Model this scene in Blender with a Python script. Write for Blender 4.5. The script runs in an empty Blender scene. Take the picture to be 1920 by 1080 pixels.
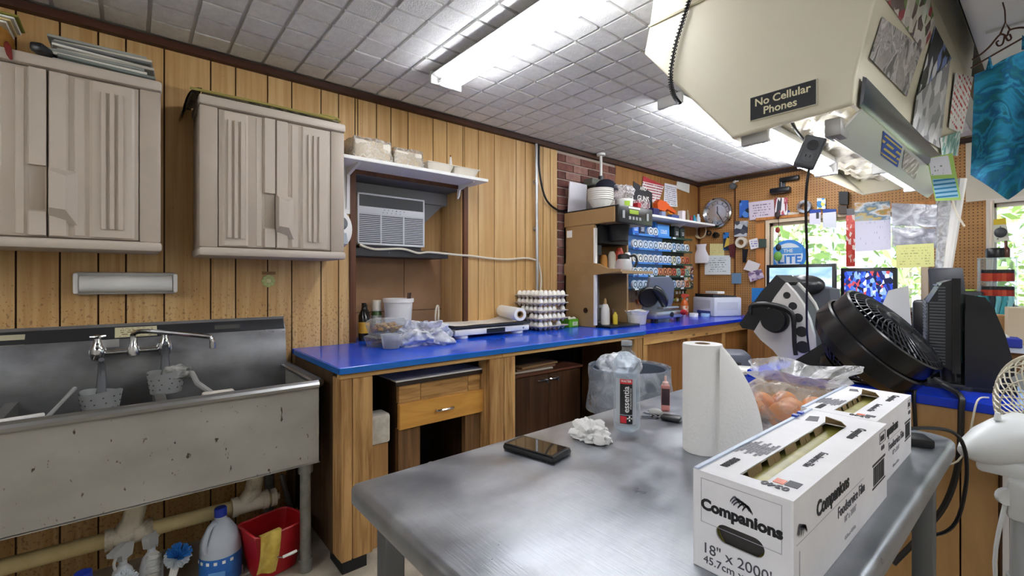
import bpy, bmesh, math, random
from mathutils import Vector as V, Matrix, Euler
PI = math.pi
S = bpy.context.scene
COL = S.collection
random.seed(7)

# ------------------------------------------------------------- camera, world, exposure
FPX, AZ, CAM, HY = 858.0, math.atan2(1026, 858), V((2.765, 0.0, 1.30)), 525.0
cd = bpy.data.cameras.new('camera'); cam = bpy.data.objects.new('camera', cd); COL.objects.link(cam)
cd.sensor_width = 36; cd.lens = 36 * FPX / 1920; cd.shift_y = (HY - 540) / 1920; cd.clip_start = .02
cam.location = CAM; cam.rotation_euler = (PI / 2, 0, AZ)
S.camera = cam
S.view_settings.view_transform = 'Standard'; S.view_settings.look = 'None'
S.view_settings.gamma = 1; S.view_settings.use_curve_mapping = False
S.view_settings.exposure = 1.0
W = bpy.data.worlds.new('sky'); S.world = W; W.use_nodes = True
wn = W.node_tree; wn.nodes.clear()
_o = wn.nodes.new('ShaderNodeOutputWorld'); _b = wn.nodes.new('ShaderNodeBackground'); _s = wn.nodes.new('ShaderNodeTexSky')
_s.sky_type = 'HOSEK_WILKIE'; _s.turbidity = 5; _s.sun_direction = V((.3, -.6, .74)).normalized()
_b.inputs[1].default_value = 9.0
wn.links.new(_s.outputs[0], _b.inputs[0]); wn.links.new(_b.outputs[0], _o.inputs[0])
_sl = bpy.data.lights.new('sun', 'SUN'); _sl.energy = 11; _sl.angle = .02
_so = bpy.data.objects.new('sun', _sl); COL.objects.link(_so); _so.rotation_euler = (math.radians(38), 0, math.radians(-25))
TUBE_POWER = 24.0

# ------------------------------------------------------------- materials
def C(h, a=1.0):
    h = h.lstrip('#'); r = [int(h[i:i + 2], 16) / 255 for i in (0, 2, 4)]
    return tuple(x / 12.92 if x <= .04045 else ((x + .055) / 1.055) ** 2.4 for x in r) + (a,)
MATS = {}
def newmat(name):
    m = bpy.data.materials.new(name); m.use_nodes = True; nt = m.node_tree; nt.nodes.clear()
    o = nt.nodes.new('ShaderNodeOutputMaterial'); MATS[name] = m
    return m, nt, o
def nd(nt, typ, ins=None, **kw):
    n = nt.nodes.new(typ)
    for k, v in kw.items(): setattr(n, k, v)
    for k, v in (ins or {}).items():
        if isinstance(v, bpy.types.NodeSocket): nt.links.new(v, n.inputs[k])
        else: n.inputs[k].default_value = v
    return n
def mth(nt, op, a, b=0.0):
    return nd(nt, 'ShaderNodeMath', {0: a, 1: b}, operation=op).outputs[0]
def ramp(nt, fac, stops, const=False):
    r = nd(nt, 'ShaderNodeValToRGB', {0: fac}); e = r.color_ramp
    if const: e.interpolation = 'CONSTANT'
    while len(e.elements) < len(stops): e.elements.new(1)
    for el, (p, c) in zip(e.elements, stops): el.position = p; el.color = c
    return r.outputs[0]
def coords(nt, sc, gen=False, rnd=True):
    t = nd(nt, 'ShaderNodeTexCoord'); src = t.outputs['Generated' if gen else 'Object']
    if rnd:
        i = nd(nt, 'ShaderNodeObjectInfo'); k = mth(nt, 'MULTIPLY', i.outputs['Random'], 40.0)
        src = nd(nt, 'ShaderNodeVectorMath', {0: src, 1: k}, operation='ADD').outputs[0]
    return nd(nt, 'ShaderNodeMapping', {0: src, 3: sc}).outputs[0]
def mat(name, c, rough=.5, metal=0, c2=None, sc=(6, 6, 6), lo=.38, hi=.62, bump=0, bsc=80, detail=4, spec=.5, coat=0, rv=0, c3=None, dist=0, rnd=True):
    if name in MATS: return MATS[name]
    m, nt, o = newmat(name)
    p = nd(nt, 'ShaderNodeBsdfPrincipled', {'Base Color': C(c), 'Roughness': rough, 'Metallic': metal, 'Specular IOR Level': spec, 'Coat Weight': coat})
    if c2:
        n = nd(nt, 'ShaderNodeTexNoise', {'Vector': coords(nt, sc, rnd=rnd), 'Scale': 1.0, 'Detail': detail, 'Roughness': .6, 'Distortion': dist})
        st = [(lo, C(c)), (hi, C(c2))]
        if c3: st.append((min(1, hi + .12), C(c3)))
        nt.links.new(ramp(nt, n.outputs[0], st), p.inputs['Base Color'])
        if rv: nt.links.new(nd(nt, 'ShaderNodeMapRange', {0: n.outputs[0], 1: .3, 2: .7, 3: rough - rv, 4: rough + rv}).outputs[0], p.inputs['Roughness'])
    if bump:
        n2 = nd(nt, 'ShaderNodeTexNoise', {'Vector': coords(nt, (bsc,) * 3 if not isinstance(bsc, tuple) else bsc, rnd=rnd), 'Scale': 1.0, 'Detail': 3.0})
        b = nd(nt, 'ShaderNodeBump', {'Strength': bump, 'Distance': .004, 'Height': n2.outputs[0]})
        nt.links.new(b.outputs[0], p.inputs['Normal'])
    nt.links.new(p.outputs[0], o.inputs[0])
    return m
def wood(name, c, c2, ax='z', rough=.5, fine=60, coarse=1.6, dark=None, bump=.15, knots=False, spec=.4):
    if name in MATS: return MATS[name]
    m, nt, o = newmat(name)
    k = {'x': 0, 'y': 1, 'z': 2}[ax]
    sc = [fine] * 3; sc[k] = coarse
    n = nd(nt, 'ShaderNodeTexNoise', {'Vector': coords(nt, tuple(sc)), 'Scale': 1.0, 'Detail': 5.0, 'Roughness': .6, 'Distortion': .6})
    st = [(.34, C(c2)), (.6, C(c))]
    col = ramp(nt, n.outputs[0], st)
    sc2 = [7.0] * 3; sc2[k] = .9
    n2 = nd(nt, 'ShaderNodeTexNoise', {'Vector': coords(nt, tuple(sc2)), 'Scale': 1.0, 'Detail': 2.0})
    mx = nd(nt, 'ShaderNodeMix', {0: nd(nt, 'ShaderNodeMapRange', {0: n2.outputs[0], 1: .4, 2: .75, 3: 0.0, 4: .65}).outputs[0], 6: col, 7: C(dark or c2)}, data_type='RGBA')
    out = mx.outputs[2]
    if knots:
        sk = [16.0] * 3; sk[k] = 5.0
        vo = nd(nt, 'ShaderNodeTexVoronoi', {'Vector': coords(nt, tuple(sk)), 'Scale': 1.0})
        kf = nd(nt, 'ShaderNodeMapRange', {0: vo.outputs['Distance'], 1: .06, 2: .2, 3: .8, 4: 0.0}).outputs[0]
        gate = mth(nt, 'GREATER_THAN', nd(nt, 'ShaderNodeSeparateColor', {0: vo.outputs['Color']}).outputs[0], .62)
        out = nd(nt, 'ShaderNodeMix', {0: mth(nt, 'MULTIPLY', kf, gate), 6: out, 7: C('#2c1a0c')}, data_type='RGBA').outputs[2]
    p = nd(nt, 'ShaderNodeBsdfPrincipled', {'Base Color': out, 'Roughness': rough, 'Specular IOR Level': spec})
    if bump:
        b = nd(nt, 'ShaderNodeBump', {'Strength': bump, 'Distance': .003, 'Height': n.outputs[0]})
        nt.links.new(b.outputs[0], p.inputs['Normal'])
    nt.links.new(p.outputs[0], o.inputs[0])
    return m
def emit(name, c, s):
    if name in MATS: return MATS[name]
    m, nt, o = newmat(name)
    nt.links.new(nd(nt, 'ShaderNodeEmission', {0: C(c), 1: s}).outputs[0], o.inputs[0]); return m
def clear(name, c='#ffffff', body='#ffffff', fac=.25, rough=.12, bump=0, bsc=60):
    """thin see-through plastic or glass: part transparent, part glossy skin"""
    if name in MATS: return MATS[name]
    m, nt, o = newmat(name)
    t = nd(nt, 'ShaderNodeBsdfTransparent', {0: C(c)})
    p = nd(nt, 'ShaderNodeBsdfPrincipled', {'Base Color': C(body), 'Roughness': rough, 'Specular IOR Level': .8})
    f = fac
    if bump:
        n = nd(nt, 'ShaderNodeTexNoise', {'Vector': coords(nt, (bsc,) * 3), 'Scale': 1.0, 'Detail': 3.0, 'Distortion': 1.5})
        b = nd(nt, 'ShaderNodeBump', {'Strength': bump, 'Distance': .01, 'Height': n.outputs[0]})
        nt.links.new(b.outputs[0], p.inputs['Normal'])
        f = nd(nt, 'ShaderNodeMapRange', {0: n.outputs[0], 1: .35, 2: .7, 3: fac * .5, 4: min(1, fac * 1.8)}).outputs[0]
    lw = nd(nt, 'ShaderNodeLayerWeight', {'Blend': .5})
    f = nd(nt, 'ShaderNodeMath', {0: mth(nt, 'MULTIPLY', mth(nt, 'POWER', lw.outputs['Facing'], 3.0), .55), 1: f}, operation='ADD', use_clamp=True).outputs[0]
    mx = nd(nt, 'ShaderNodeMixShader', {0: f, 1: t.outputs[0], 2: p.outputs[0]})
    nt.links.new(mx.outputs[0], o.inputs[0]); return m
def prt(name, cols, sc, gen=False, rough=.45, warp=.0, noise=False, rnd=True, emis=0):
    """flat colour print: random cells of the given colours"""
    if name in MATS: return MATS[name]
    m, nt, o = newmat(name)
    co = coords(nt, sc, gen, rnd)
    if noise:
        v = nd(nt, 'ShaderNodeTexNoise', {'Vector': co, 'Scale': 1.0, 'Detail': 4.0, 'Distortion': warp}).outputs[0]
        v = nd(nt, 'ShaderNodeMapRange', {0: v, 1: .28, 2: .72}).outputs[0]
    else:
        vo = nd(nt, 'ShaderNodeTexVoronoi', {'Vector': co, 'Scale': 1.0})
        v = nd(nt, 'ShaderNodeSeparateColor', {0: vo.outputs['Color']}).outputs[0]
    col = ramp(nt, v, [(i / len(cols), C(c)) for i, c in enumerate(cols)], const=not noise)
    p = nd(nt, 'ShaderNodeBsdfPrincipled', {'Base Color': col, 'Roughness': rough})
    if emis:
        nt.links.new(col, p.inputs['Emission Color']); p.inputs['Emission Strength'].default_value = emis
    nt.links.new(p.outputs[0], o.inputs[0]); return m
def paper(name, bg, ink, rows=10, ua=0, va=2, wid=28, cover=.5, margin=.1, head=None, rough=.7):
    """paper with printed or written lines: ua / va are the generated axes along and across the lines"""
    if name in MATS: return MATS[name]
    m, nt, o = newmat(name)
    g = nd(nt, 'ShaderNodeSeparateXYZ', {0: nd(nt, 'ShaderNodeTexCoord').outputs['Generated']})
    u, v = g.outputs[ua], g.outputs[va]
    vr = mth(nt, 'MULTIPLY', v, float(rows)); fr = mth(nt, 'FRACT', vr); row = mth(nt, 'FLOOR', vr)
    line = mth(nt, 'MULTIPLY', mth(nt, 'GREATER_THAN', fr, .3), mth(nt, 'LESS_THAN', fr, .72))
    cv = nd(nt, 'ShaderNodeCombineXYZ', {0: mth(nt, 'MULTIPLY', u, float(wid)), 1: mth(nt, 'MULTIPLY', row, 7.3)})
    n = nd(nt, 'ShaderNodeTexNoise', {'Vector': cv.outputs[0], 'Scale': 1.0, 'Detail': 2.0})
    w = mth(nt, 'GREATER_THAN', n.outputs[0], 1 - cover)
    def inside(a): return mth(nt, 'MULTIPLY', mth(nt, 'GREATER_THAN', a, margin), mth(nt, 'LESS_THAN', a, 1 - margin))
    msk = mth(nt, 'MULTIPLY', mth(nt, 'MULTIPLY', line, w), mth(nt, 'MULTIPLY', inside(u), inside(v)))
    col = nd(nt, 'ShaderNodeMix', {0: msk, 6: C(bg), 7: C(ink)}, data_type='RGBA').outputs[2]
    if head:
        col = nd(nt, 'ShaderNodeMix', {0: mth(nt, 'GREATER_THAN', v, head[0]), 6: col, 7: C(head[1])}, data_type='RGBA').outputs[2]
    p = nd(nt, 'ShaderNodeBsdfPrincipled', {'Base Color': col, 'Roughness': rough})
    nt.links.new(p.outputs[0], o.inputs[0]); return m

# ------------------------------------------------------------- mesh builder
class M:
    def __init__(s, xf=None): s.v = []; s.f = []; s.k = []; s.cur = 0; s.xf = xf
    def add(s, vs, fs):
        b = len(s.v)
        for p in vs:
            p = V(p); s.v.append(tuple(s.xf @ p) if s.xf else tuple(p))
        for f in fs: s.f.append([b + i for i in f]); s.k.append(s.cur)
        return s
    def mat(s, i): s.cur = i; return s
    def at(s, loc=(0, 0, 0), rot=(0, 0, 0)): s.xf = Matrix.Translation(V(loc)) @ Euler(rot).to_matrix().to_4x4(); return s
    def box(s, x0, x1, y0, y1, z0, z1, bev=0, seg=2):
        if x0 > x1: x0, x1 = x1, x0
        if y0 > y1: y0, y1 = y1, y0
        if z0 > z1: z0, z1 = z1, z0
        vs = [(x, y, z) for x in (x0, x1) for y in (y0, y1) for z in (z0, z1)]
        fs = [(0, 1, 3, 2), (4, 6, 7, 5), (0, 4, 5, 1), (2, 3, 7, 6), (0, 2, 6, 4), (1, 5, 7, 3)]
        if not bev: return s.add(vs, fs)
        bm = bmesh.new(); q = [bm.verts.new(p) for p in vs]
        for f in fs: bm.faces.new([q[i] for i in f])
        bev = min(bev, .49 * min(x1 - x0, y1 - y0, z1 - z0))
        bmesh.ops.bevel(bm, geom=bm.edges[:], offset=bev, segments=seg, affect='EDGES', profile=.5)
        bm.verts.index_update()
        s.add([v.co for v in bm.verts], [[v.index for v in f.verts] for f in bm.faces]); bm.free(); return s
    def frame(s, p0, p1):
        a = (V(p1) - V(p0)); a.normalize()
        u = a.cross(V((0, 0, 1)));
        if u.length < 1e-4: u = V((1, 0, 0))
        u.normalize(); return u, a.cross(u)
    def cyl(s, p0, p1, r0, r1=None, n=16, cap=True):
        r1 = r0 if r1 is None else r1; u, w = s.frame(p0, p1); vs = []
        for p, r in ((V(p0), r0), (V(p1), r1)):
            for i in range(n):
                t = 2 * PI * i / n; vs.append(p + (u * math.cos(t) + w * math.sin(t)) * r)
        fs = [(i, (i + 1) % n, n + (i + 1) % n, n + i) for i in range(n)]
        if cap: fs += [tuple(range(n)), tuple(range(n, 2 * n))]
        return s.add(vs, fs)
    def lathe(s, prof, o=(0, 0, 0), n=24, d=(0, 0, 1), sx=1, sy=1):
        """prof: (radius, height) along the direction d from o"""
        o = V(o); d = V(d).normalized()
        if abs(d.z) > .999: u, w = V((1, 0, 0)), V((0, 1, 0))
        else: u = d.cross(V((0, 0, 1))).normalized(); w = d.cross(u)
        vs = []; fs = []; rings = []
        for r, h in prof:
            if r < 1e-5: rings.append([len(vs)]); vs.append(o + d * h); continue
            rings.append(list(range(len(vs), len(vs) + n)))
            for i in range(n):
                t = 2 * PI * i / n; vs.append(o + d * h + (u * math.cos(t) * sx + w * math.sin(t) * sy) * r)
        for a, b in zip(rings, rings[1:]):
            for i in range(n):
                j = (i + 1) % n
                if len(a) == 1 and len(b) == 1: continue
                if len(a) == 1: fs.append((a[0], b[i], b[j]))
                elif len(b) == 1: fs.append((a[i], a[j], b[0]))
                else: fs.append((a[i], a[j], b[j], b[i]))
        return s.add(vs, fs)
    def tube(s, pts, r, n=8, closed=False, smooth=0):
        pts = [V(p) for p in pts]
        if smooth:
            if isinstance(r, (list, tuple)): r = [r[min(i // smooth, len(r) - 1)] * (1 - (i % smooth) / smooth) + r[min(i // smooth + 1, len(r) - 1)] * (i % smooth) / smooth for i in range((len(pts) - 1) * smooth + 1)]
            pts = spline(pts, smooth, closed)
        N = len(pts); vs = []; fs = []; prev = None
        for i, p in enumerate(pts):
            if closed: t = pts[(i + 1) % N] - pts[i - 1]
            else: t = pts[min(i + 1, N - 1)] - pts[max(i - 1, 0)]
            t.normalize()
            if prev is None:
                u = t.cross(V((0, 0, 1)));
                if u.length < 1e-3: u = t.cross(V((1, 0, 0)))
            else: u = prev - t * prev.dot(t)
            u.normalize(); prev = u; w = t.cross(u); rr = r[i] if isinstance(r, (list, tuple)) else r
            for k in range(n):
                a = 2 * PI * k / n; vs.append(p + (u * math.cos(a) + w * math.sin(a)) * rr)
        for i in range(N if closed else N - 1):
            j = (i + 1) % N
            for k in range(n):
                l = (k + 1) % n; fs.append((i * n + k, i * n + l, j * n + l, j * n + k))
        if not closed: fs += [tuple(range(n)), tuple(range((N - 1) * n, N * n))]
        return s.add(vs, fs)
    def prism(s, poly, ax, a, b):
        n = len(poly)
        def P(q, t): return {'x': (t, q[0], q[1]), 'y': (q[0], t, q[1]), 'z': (q[0], q[1], t)}[ax]
        vs = [P(q, a) for q in poly] + [P(q, b) for q in poly]
        return s.add(vs, [(i, (i + 1) % n, n + (i + 1) % n, n + i) for i in range(n)] + [tuple(range(n)), tuple(range(n, 2 * n))])
    def ball(s, c, r, nu=12, nv=8):
        if not isinstance(r, (tuple, list)): r = (r, r, r)
        vs = [(c[0], c[1], c[2] - r[2])]; fs = []
        for j in range(1, nv):
            f = PI * j / nv - PI / 2
            for i in range(nu):
                t = 2 * PI * i / nu; vs.append((c[0] + r[0] * math.cos(f) * math.cos(t), c[1] + r[1] * math.cos(f) * math.sin(t), c[2] + r[2] * math.sin(f)))
        vs.append((c[0], c[1], c[2] + r[2])); L = len(vs) - 1
        for i in range(nu):
            k = (i + 1) % nu; fs.append((0, 1 + k, 1 + i)); fs.append((L, L - nu + i, L - nu + k))
            for j in range(nv - 2):
                a = 1 + j * nu; fs.append((a + i, a + k, a + nu + k, a + nu + i))
        return s.add(vs, fs)
    def grid(s, fn, nu, nv, wrap=False):
        vs = [fn(i / nu, j / nv) for j in range(nv + 1) for i in range(nu + (0 if wrap else 1))]
        w = nu if wrap else nu + 1
        return s.add(vs, [(j * w + i, j * w + (i + 1) % w, (j + 1) * w + (i + 1) % w, (j + 1) * w + i) for j in range(nv) for i in range(nu)])
    def quad(s, a, b, c, d, th):
        """a thin slab on four corner points"""
        a, b, c, d = map(V, (a, b, c, d)); n = (b - a).cross(d - a).normalized() * th
        return s.add([a, b, c, d, a + n, b + n, c + n, d + n], [(0, 1, 2, 3), (7, 6, 5, 4), (0, 4, 5, 1), (1, 5, 6, 2), (2, 6, 7, 3), (3, 7, 4, 0)])
    def build(s, name, m, parent=None, ang=35, **props):
        me = bpy.data.meshes.new(name); bm = bmesh.new(); q = [bm.verts.new(p) for p in s.v]
        for f, k in zip(s.f, s.k):
            try: fc = bm.faces.new([q[i] for i in f]); fc.material_index = k; fc.smooth = True
            except ValueError: pass
        bmesh.ops.recalc_face_normals(bm, faces=bm.faces[:]); bm.to_mesh(me); bm.free()
        for x in (m if isinstance(m, (list, tuple)) else [m]): me.materials.append(x)
        try: me.set_sharp_from_angle(angle=math.radians(ang))
        except Exception: pass
        o = bpy.data.objects.new(name, me); COL.objects.link(o)
        if parent: o.parent = parent
        for k, v in props.items(): o[k] = v
        return o
def spline(pts, k=6, closed=False):
    pts = [V(p) for p in pts]; n = len(pts); out = []
    for i in range(n if closed else n - 1):
        g = (lambda j: pts[j % n]) if closed else (lambda j: pts[max(0, min(n - 1, j))])
        a, b, c, d = g(i - 1), g(i), g(i + 1), g(i + 2)
        for s_ in range(k):
            t = s_ / k; out.append(.5 * ((2 * b) + (c - a) * t + (2 * a - 5 * b + 4 * c - d) * t * t + (3 * b - a - 3 * c + d) * t ** 3))
    if not closed: out.append(pts[-1])
    return out
def T(name, label, cat, loc=(0, 0, 0), rz=0, group=None, rot=None):
    o = bpy.data.objects.new(name, None); o.empty_display_size = .05; COL.objects.link(o)
    o.location = loc; o.rotation_euler = rot or (0, 0, rz); tag(o, label, cat, group); return o
def tag(o, label, cat, group=None):
    o['label'] = label; o['category'] = cat
    if group: o['group'] = group
    return o
def one(m, name, label, cat, material, loc=(0, 0, 0), rz=0, group=None, rot=None, kind=None, ang=35):
    o = m.build(name, material, ang=ang); o.location = loc; o.rotation_euler = rot or (0, 0, rz); tag(o, label, cat, group)
    if kind: o['kind'] = kind
    return o
def struct(m, name, material, parent=None, label=None):
    o = m.build(name, material, parent)
    if not parent: o['kind'] = 'structure'
    if label: o['label'] = label
    return o
def dup(root, loc, rz=None, label=None, group=None, rot=None):
    def cp(o, par):
        c = o.copy(); COL.objects.link(c); c.parent = par
        for ch in list(o.children): cp(ch, c)
        return c
    r = cp(root, None); r.location = loc
    if rz is not None: r.rotation_euler = (0, 0, rz)
    if rot: r.rotation_euler = rot
    if label: r['label'] = label
    if group: r['group'] = group
    return r
def text(s, size, m, parent, loc, rot=(0, 0, 0), bold=0, name='lettering', align='CENTER', ext=.0004, sx=1, shear=0):
    cu = bpy.data.curves.new('t', 'FONT'); cu.body = s; cu.size = size; cu.align_x = align; cu.align_y = 'CENTER'
    cu.extrude = ext; cu.offset = bold; cu.resolution_u = 3; cu.shear = shear
    t = bpy.data.objects.new('t', cu); me = bpy.data.meshes.new_from_object(t); bpy.data.objects.remove(t); bpy.data.curves.remove(cu)
    me.materials.clear(); me.materials.append(m)
    o = bpy.data.objects.new(name, me); COL.objects.link(o); o.parent = parent; o.location = loc; o.rotation_euler = rot; o.scale = (sx, 1, 1)
    return o
# a pixel of the photograph onto a wall, a counter or another plane of the room
_F = V((-math.sin(AZ), math.cos(AZ), 0)); _R = V((math.cos(AZ), math.sin(AZ), 0))
def ray(px, py): return _F + _R * ((px - 960) / FPX) + V((0, 0, (HY - py) / FPX))
def onX(px, py, x): d = ray(px, py); return CAM + d * ((x - CAM.x) / d.x)
def onY(px, py, y): d = ray(px, py); return CAM + d * ((y - CAM.y) / d.y)
def onZ(px, py, z): d = ray(px, py); return CAM + d * ((z - CAM.z) / d.z)
def onP(px, py, p, n): d = ray(px, py); p = V(p); n = V(n); return CAM + d * ((p - CAM).dot(n) / d.dot(n))
def proj(p):
    d = V(p) - CAM; z = d.dot(_F)
    return (960 + FPX * d.dot(_R) / z, HY - FPX * d.z / z, z) if z > .05 else (1e5, 1e5, z)
# ------------------------------------------------------------- palette
white = mat('white_plastic', '#e9e8e4', .4)
white2 = mat('white_matte', '#eeeeea', .7)
black = mat('black_plastic', '#101114', .35)
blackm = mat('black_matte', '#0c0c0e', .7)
chrome = mat('chrome', '#c9cacc', .12, 1)
dkgrey = mat('dark_grey_plastic', '#3a3d42', .45)
grey = mat('grey_plastic', '#8d9093', .45)
red = mat('red_plastic', '#a5141c', .35)
blue = mat('blue_plastic', '#1a4fb8', .4)
orange = mat('orange_plastic', '#d8581c', .45)
yellow = mat('yellow_plastic', '#d8b13a', .5)
inkm = mat('black_ink', '#17171b', .7)
whiteink = mat('white_ink', '#f3f2ec', .6)
CEIL = 2.46; FARY = 5.2
plank_m = wood('panel_wood', '#d3b07a', '#bd935a', 'z', .5, 38, 1.3, '#b98c50', .12)
# rough flecks where the lower panelling beside the sink is worn
_nt = plank_m.node_tree; _pb = [q for q in _nt.nodes if q.type == 'BSDF_PRINCIPLED'][0]; _src = _pb.inputs['Base Color'].links[0].from_socket
_ob = nd(_nt, 'ShaderNodeSeparateXYZ', {0: nd(_nt, 'ShaderNodeTexCoord').outputs['Object']})
_fl = nd(_nt, 'ShaderNodeTexNoise', {'Vector': coords(_nt, (90, 90, 70), rnd=False), 'Scale': 1.0, 'Detail': 2.0})
_lo = mth(_nt, 'MULTIPLY', nd(_nt, 'ShaderNodeMapRange', {0: _ob.outputs[2], 1: 1.1, 2: 1.42, 3: .14, 4: 0.0}).outputs[0], mth(_nt, 'LESS_THAN', _ob.outputs[1], 1.02))
_th = mth(_nt, 'GREATER_THAN', mth(_nt, 'ADD', _fl.outputs[0], _lo), .735)
_nt.links.new(nd(_nt, 'ShaderNodeMix', {0: mth(_nt, 'MULTIPLY', _th, .5), 6: _src, 7: C('#6d4a26')}, data_type='RGBA').outputs[2], _pb.inputs['Base Color'])
trim_m = wood('dark_trim_wood', '#4f2c1d', '#331a10', 'y', .5, 50, 1.5)
tile_m = mat('ceiling_tile_white', '#e6e6e4', .85, c2='#dcdcda', sc=(30, 30, 30), bump=.5, bsc=140)
cback_m = mat('ceiling_groove', '#cfcfcc', .9)
floor_m = mat('floor_vinyl', '#b7ad9c', .6, c2='#968c7c', sc=(5, 5, 5), detail=8, bump=.1, bsc=40)
peg_m, nt, o_ = newmat('pegboard')
_c = coords(nt, (39.4, 39.4, 39.4), rnd=False)
_f = nd(nt, 'ShaderNodeVectorMath', {0: _c}, operation='FRACTION').outputs[0]
_s3 = nd(nt, 'ShaderNodeSeparateXYZ', {0: _f})
_dx = mth(nt, 'SUBTRACT', _s3.outputs[0], .5); _dz = mth(nt, 'SUBTRACT', _s3.outputs[2], .5)
_r = mth(nt, 'ADD', mth(nt, 'MULTIPLY', _dx, _dx), mth(nt, 'MULTIPLY', _dz, _dz))
_hole = mth(nt, 'LESS_THAN', _r, .028)
_n = nd(nt, 'ShaderNodeTexNoise', {'Vector': coords(nt, (3, 3, 9), rnd=False), 'Scale': 1.0, 'Detail': 4.0})
_base = ramp(nt, _n.outputs[0], [(.35, C('#a3743f')), (.65, C('#b4844c'))])
_col = nd(nt, 'ShaderNodeMix', {0: _hole, 6: _base, 7: C('#3a200d')}, data_type='RGBA').outputs[2]
nt.links.new(nd(nt, 'ShaderNodeBsdfPrincipled', {'Base Color': _col, 'Roughness': .55}).outputs[0], o_.inputs[0])
board_m = wood('brown_board', '#a97a44', '#8d6232', 'z', .5, 30, 1.5)

# ------------------------------------------------------------- room shell
struct(M().box(-.4, 4.7, -1.9, 5.4, -.1, 0), 'floor', floor_m)
AY0, AY1, AZ1, AD = 1.06, 1.85, 1.95, -.30           # recess of the left wall: y range, head height, back
wl = struct(M().box(-.5, -.008, -1.9, AY0, 0, CEIL + .02).box(-.5, -.008, AY1, 5.4, 0, CEIL + .02).box(-.5, -.008, AY0, AY1, AZ1, CEIL + .02)
            .box(-.5, -.008, AY0, AY1, 0, .88).box(-.5, AD - .012, AY0, AY1, .88, AZ1), 'wall_left', mat('groove_brown', '#4a3018', .8))
ys = [-1.1, -.95, -.79, -.64, -.50, -.36, -.23, -.107, -.012, .129, .317, .427, .578, .70, .859, .96, 1.077, 1.197, 1.294, 1.415, 1.604, 1.715, 1.864, 1.987, 2.137, 2.356, 2.453, 2.582, 2.65, 2.736, 2.82]
g = .0035
for a, b in zip(ys, ys[1:]):
    spans = [(0.0, CEIL)]
    segs = [(a, b)]
    if b > AY0 and a < AY1:
        segs = []
        if a < AY0: segs.append((a, AY0, 0, CEIL)); segs.append((AY0, b, AZ1, CEIL))
        elif b > AY1: segs.append((a, AY1, AZ1, CEIL)); segs.append((AY1, b, 0, CEIL))
        else: segs.append((a, b, AZ1, CEIL))
    for sg in segs:
        z0, z1 = (sg[2], sg[3]) if len(sg) == 4 else (0, CEIL)
        struct(M().box(-.008, 0, sg[0] + g, sg[1] - g, z0, z1), 'plank', plank_m, wl)
# recess linings: two boards on its right cheek, cardboard sheets at the back
card_m = mat('tan_board', '#a98563', .75, c2='#9b7855', sc=(3, 3, 3))
struct(M().box(-.29, -.15, AY1 - .008, AY1, .92, AZ1), 'plank', plank_m, wl)
struct(M().box(-.147, -.01, AY1 - .008, AY1, .92, AZ1), 'plank', plank_m, wl)
struct(M().box(-.29, -.01, AY0, AY0 + .008, .92, AZ1), 'plank', plank_m, wl)
for a, b in ((AY0, 1.535), (1.54, AY1)):
    struct(M().box(AD - .012, AD, a, b, 1.08, 1.5), 'panel', card_m, wl)
    struct(M().box(AD - .012, AD + .004, a, b, .9, 1.075), 'panel', card_m, wl)
    struct(M().box(AD - .012, AD, a, b, 1.505, AZ1), 'panel', plank_m, wl)
fr_m = wood('recess_frame_wood', '#6b3d20', '#4a2812', 'z', .5, 40, 1.5)
trm = struct(M().box(-.02, .015, AY0 - .035, AY0, .92, AZ1 + .03), 'trim_4', fr_m)
struct(M().box(-.02, .015, AY1, AY1 + .035, .92, AZ1 + .03), 'jamb', fr_m, trm)
struct(M().box(-.02, .015, AY0, AY1, AZ1, AZ1 + .035), 'head', fr_m, trm)
struct(M().box(-.3, 0, AY0, AY1, AZ1 - .004, AZ1), 'soffit', mat('soffit_dark', '#6b6a6a', .8), trm)
# brick strip behind the tan machine
mortar = mat('mortar', '#a99a90', .9)
wb = struct(M().box(-.012, -.004, 2.82, 3.62, .92, 2.44), 'wall_brick', mortar)
bms = [mat('brick_%d' % i, c, .85, c2=d, sc=(20, 20, 20), bump=.3) for i, (c, d) in enumerate((('#7d5046', '#6a4038'), ('#8d6256', '#7a4f45'), ('#6b423a', '#5a352f'), ('#9b776b', '#86605a')))]
z = .92; r = 0; bmesh_cache = {}
while z < 2.40:
    y = 2.82 - (.1 if r % 2 else 0)
    while y < 3.62:
        y0, y1 = max(y, 2.822), min(y + .19, 3.62)
        if y1 - y0 > .02:
            key = (round(y1 - y0, 3))
            if key not in bmesh_cache:
                bmesh_cache[key] = [M().box(-.006, .006, 0, y1 - y0, 0, .062).build('brick', m_, wb) for m_ in bms]
                ob = bmesh_cache[key]
                for q in ob: COL.objects.unlink(q)
            src = random.choice(bmesh_cache[key]); q = src.copy(); q.name = 'brick'; COL.objects.link(q); q.parent = wb; q.location = (0, y0, z)
        y += .2
    z += .074; r += 1
for lst in bmesh_cache.values():
    for q in lst: bpy.data.objects.remove(q)
struct(M().box(-.01, .002, 3.62, 4.4, .92, 2.42), 'panel', board_m, wl)
struct(M().box(-.01, .002, 4.404, 5.2, .92, 2.42), 'panel', board_m, wl)
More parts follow.
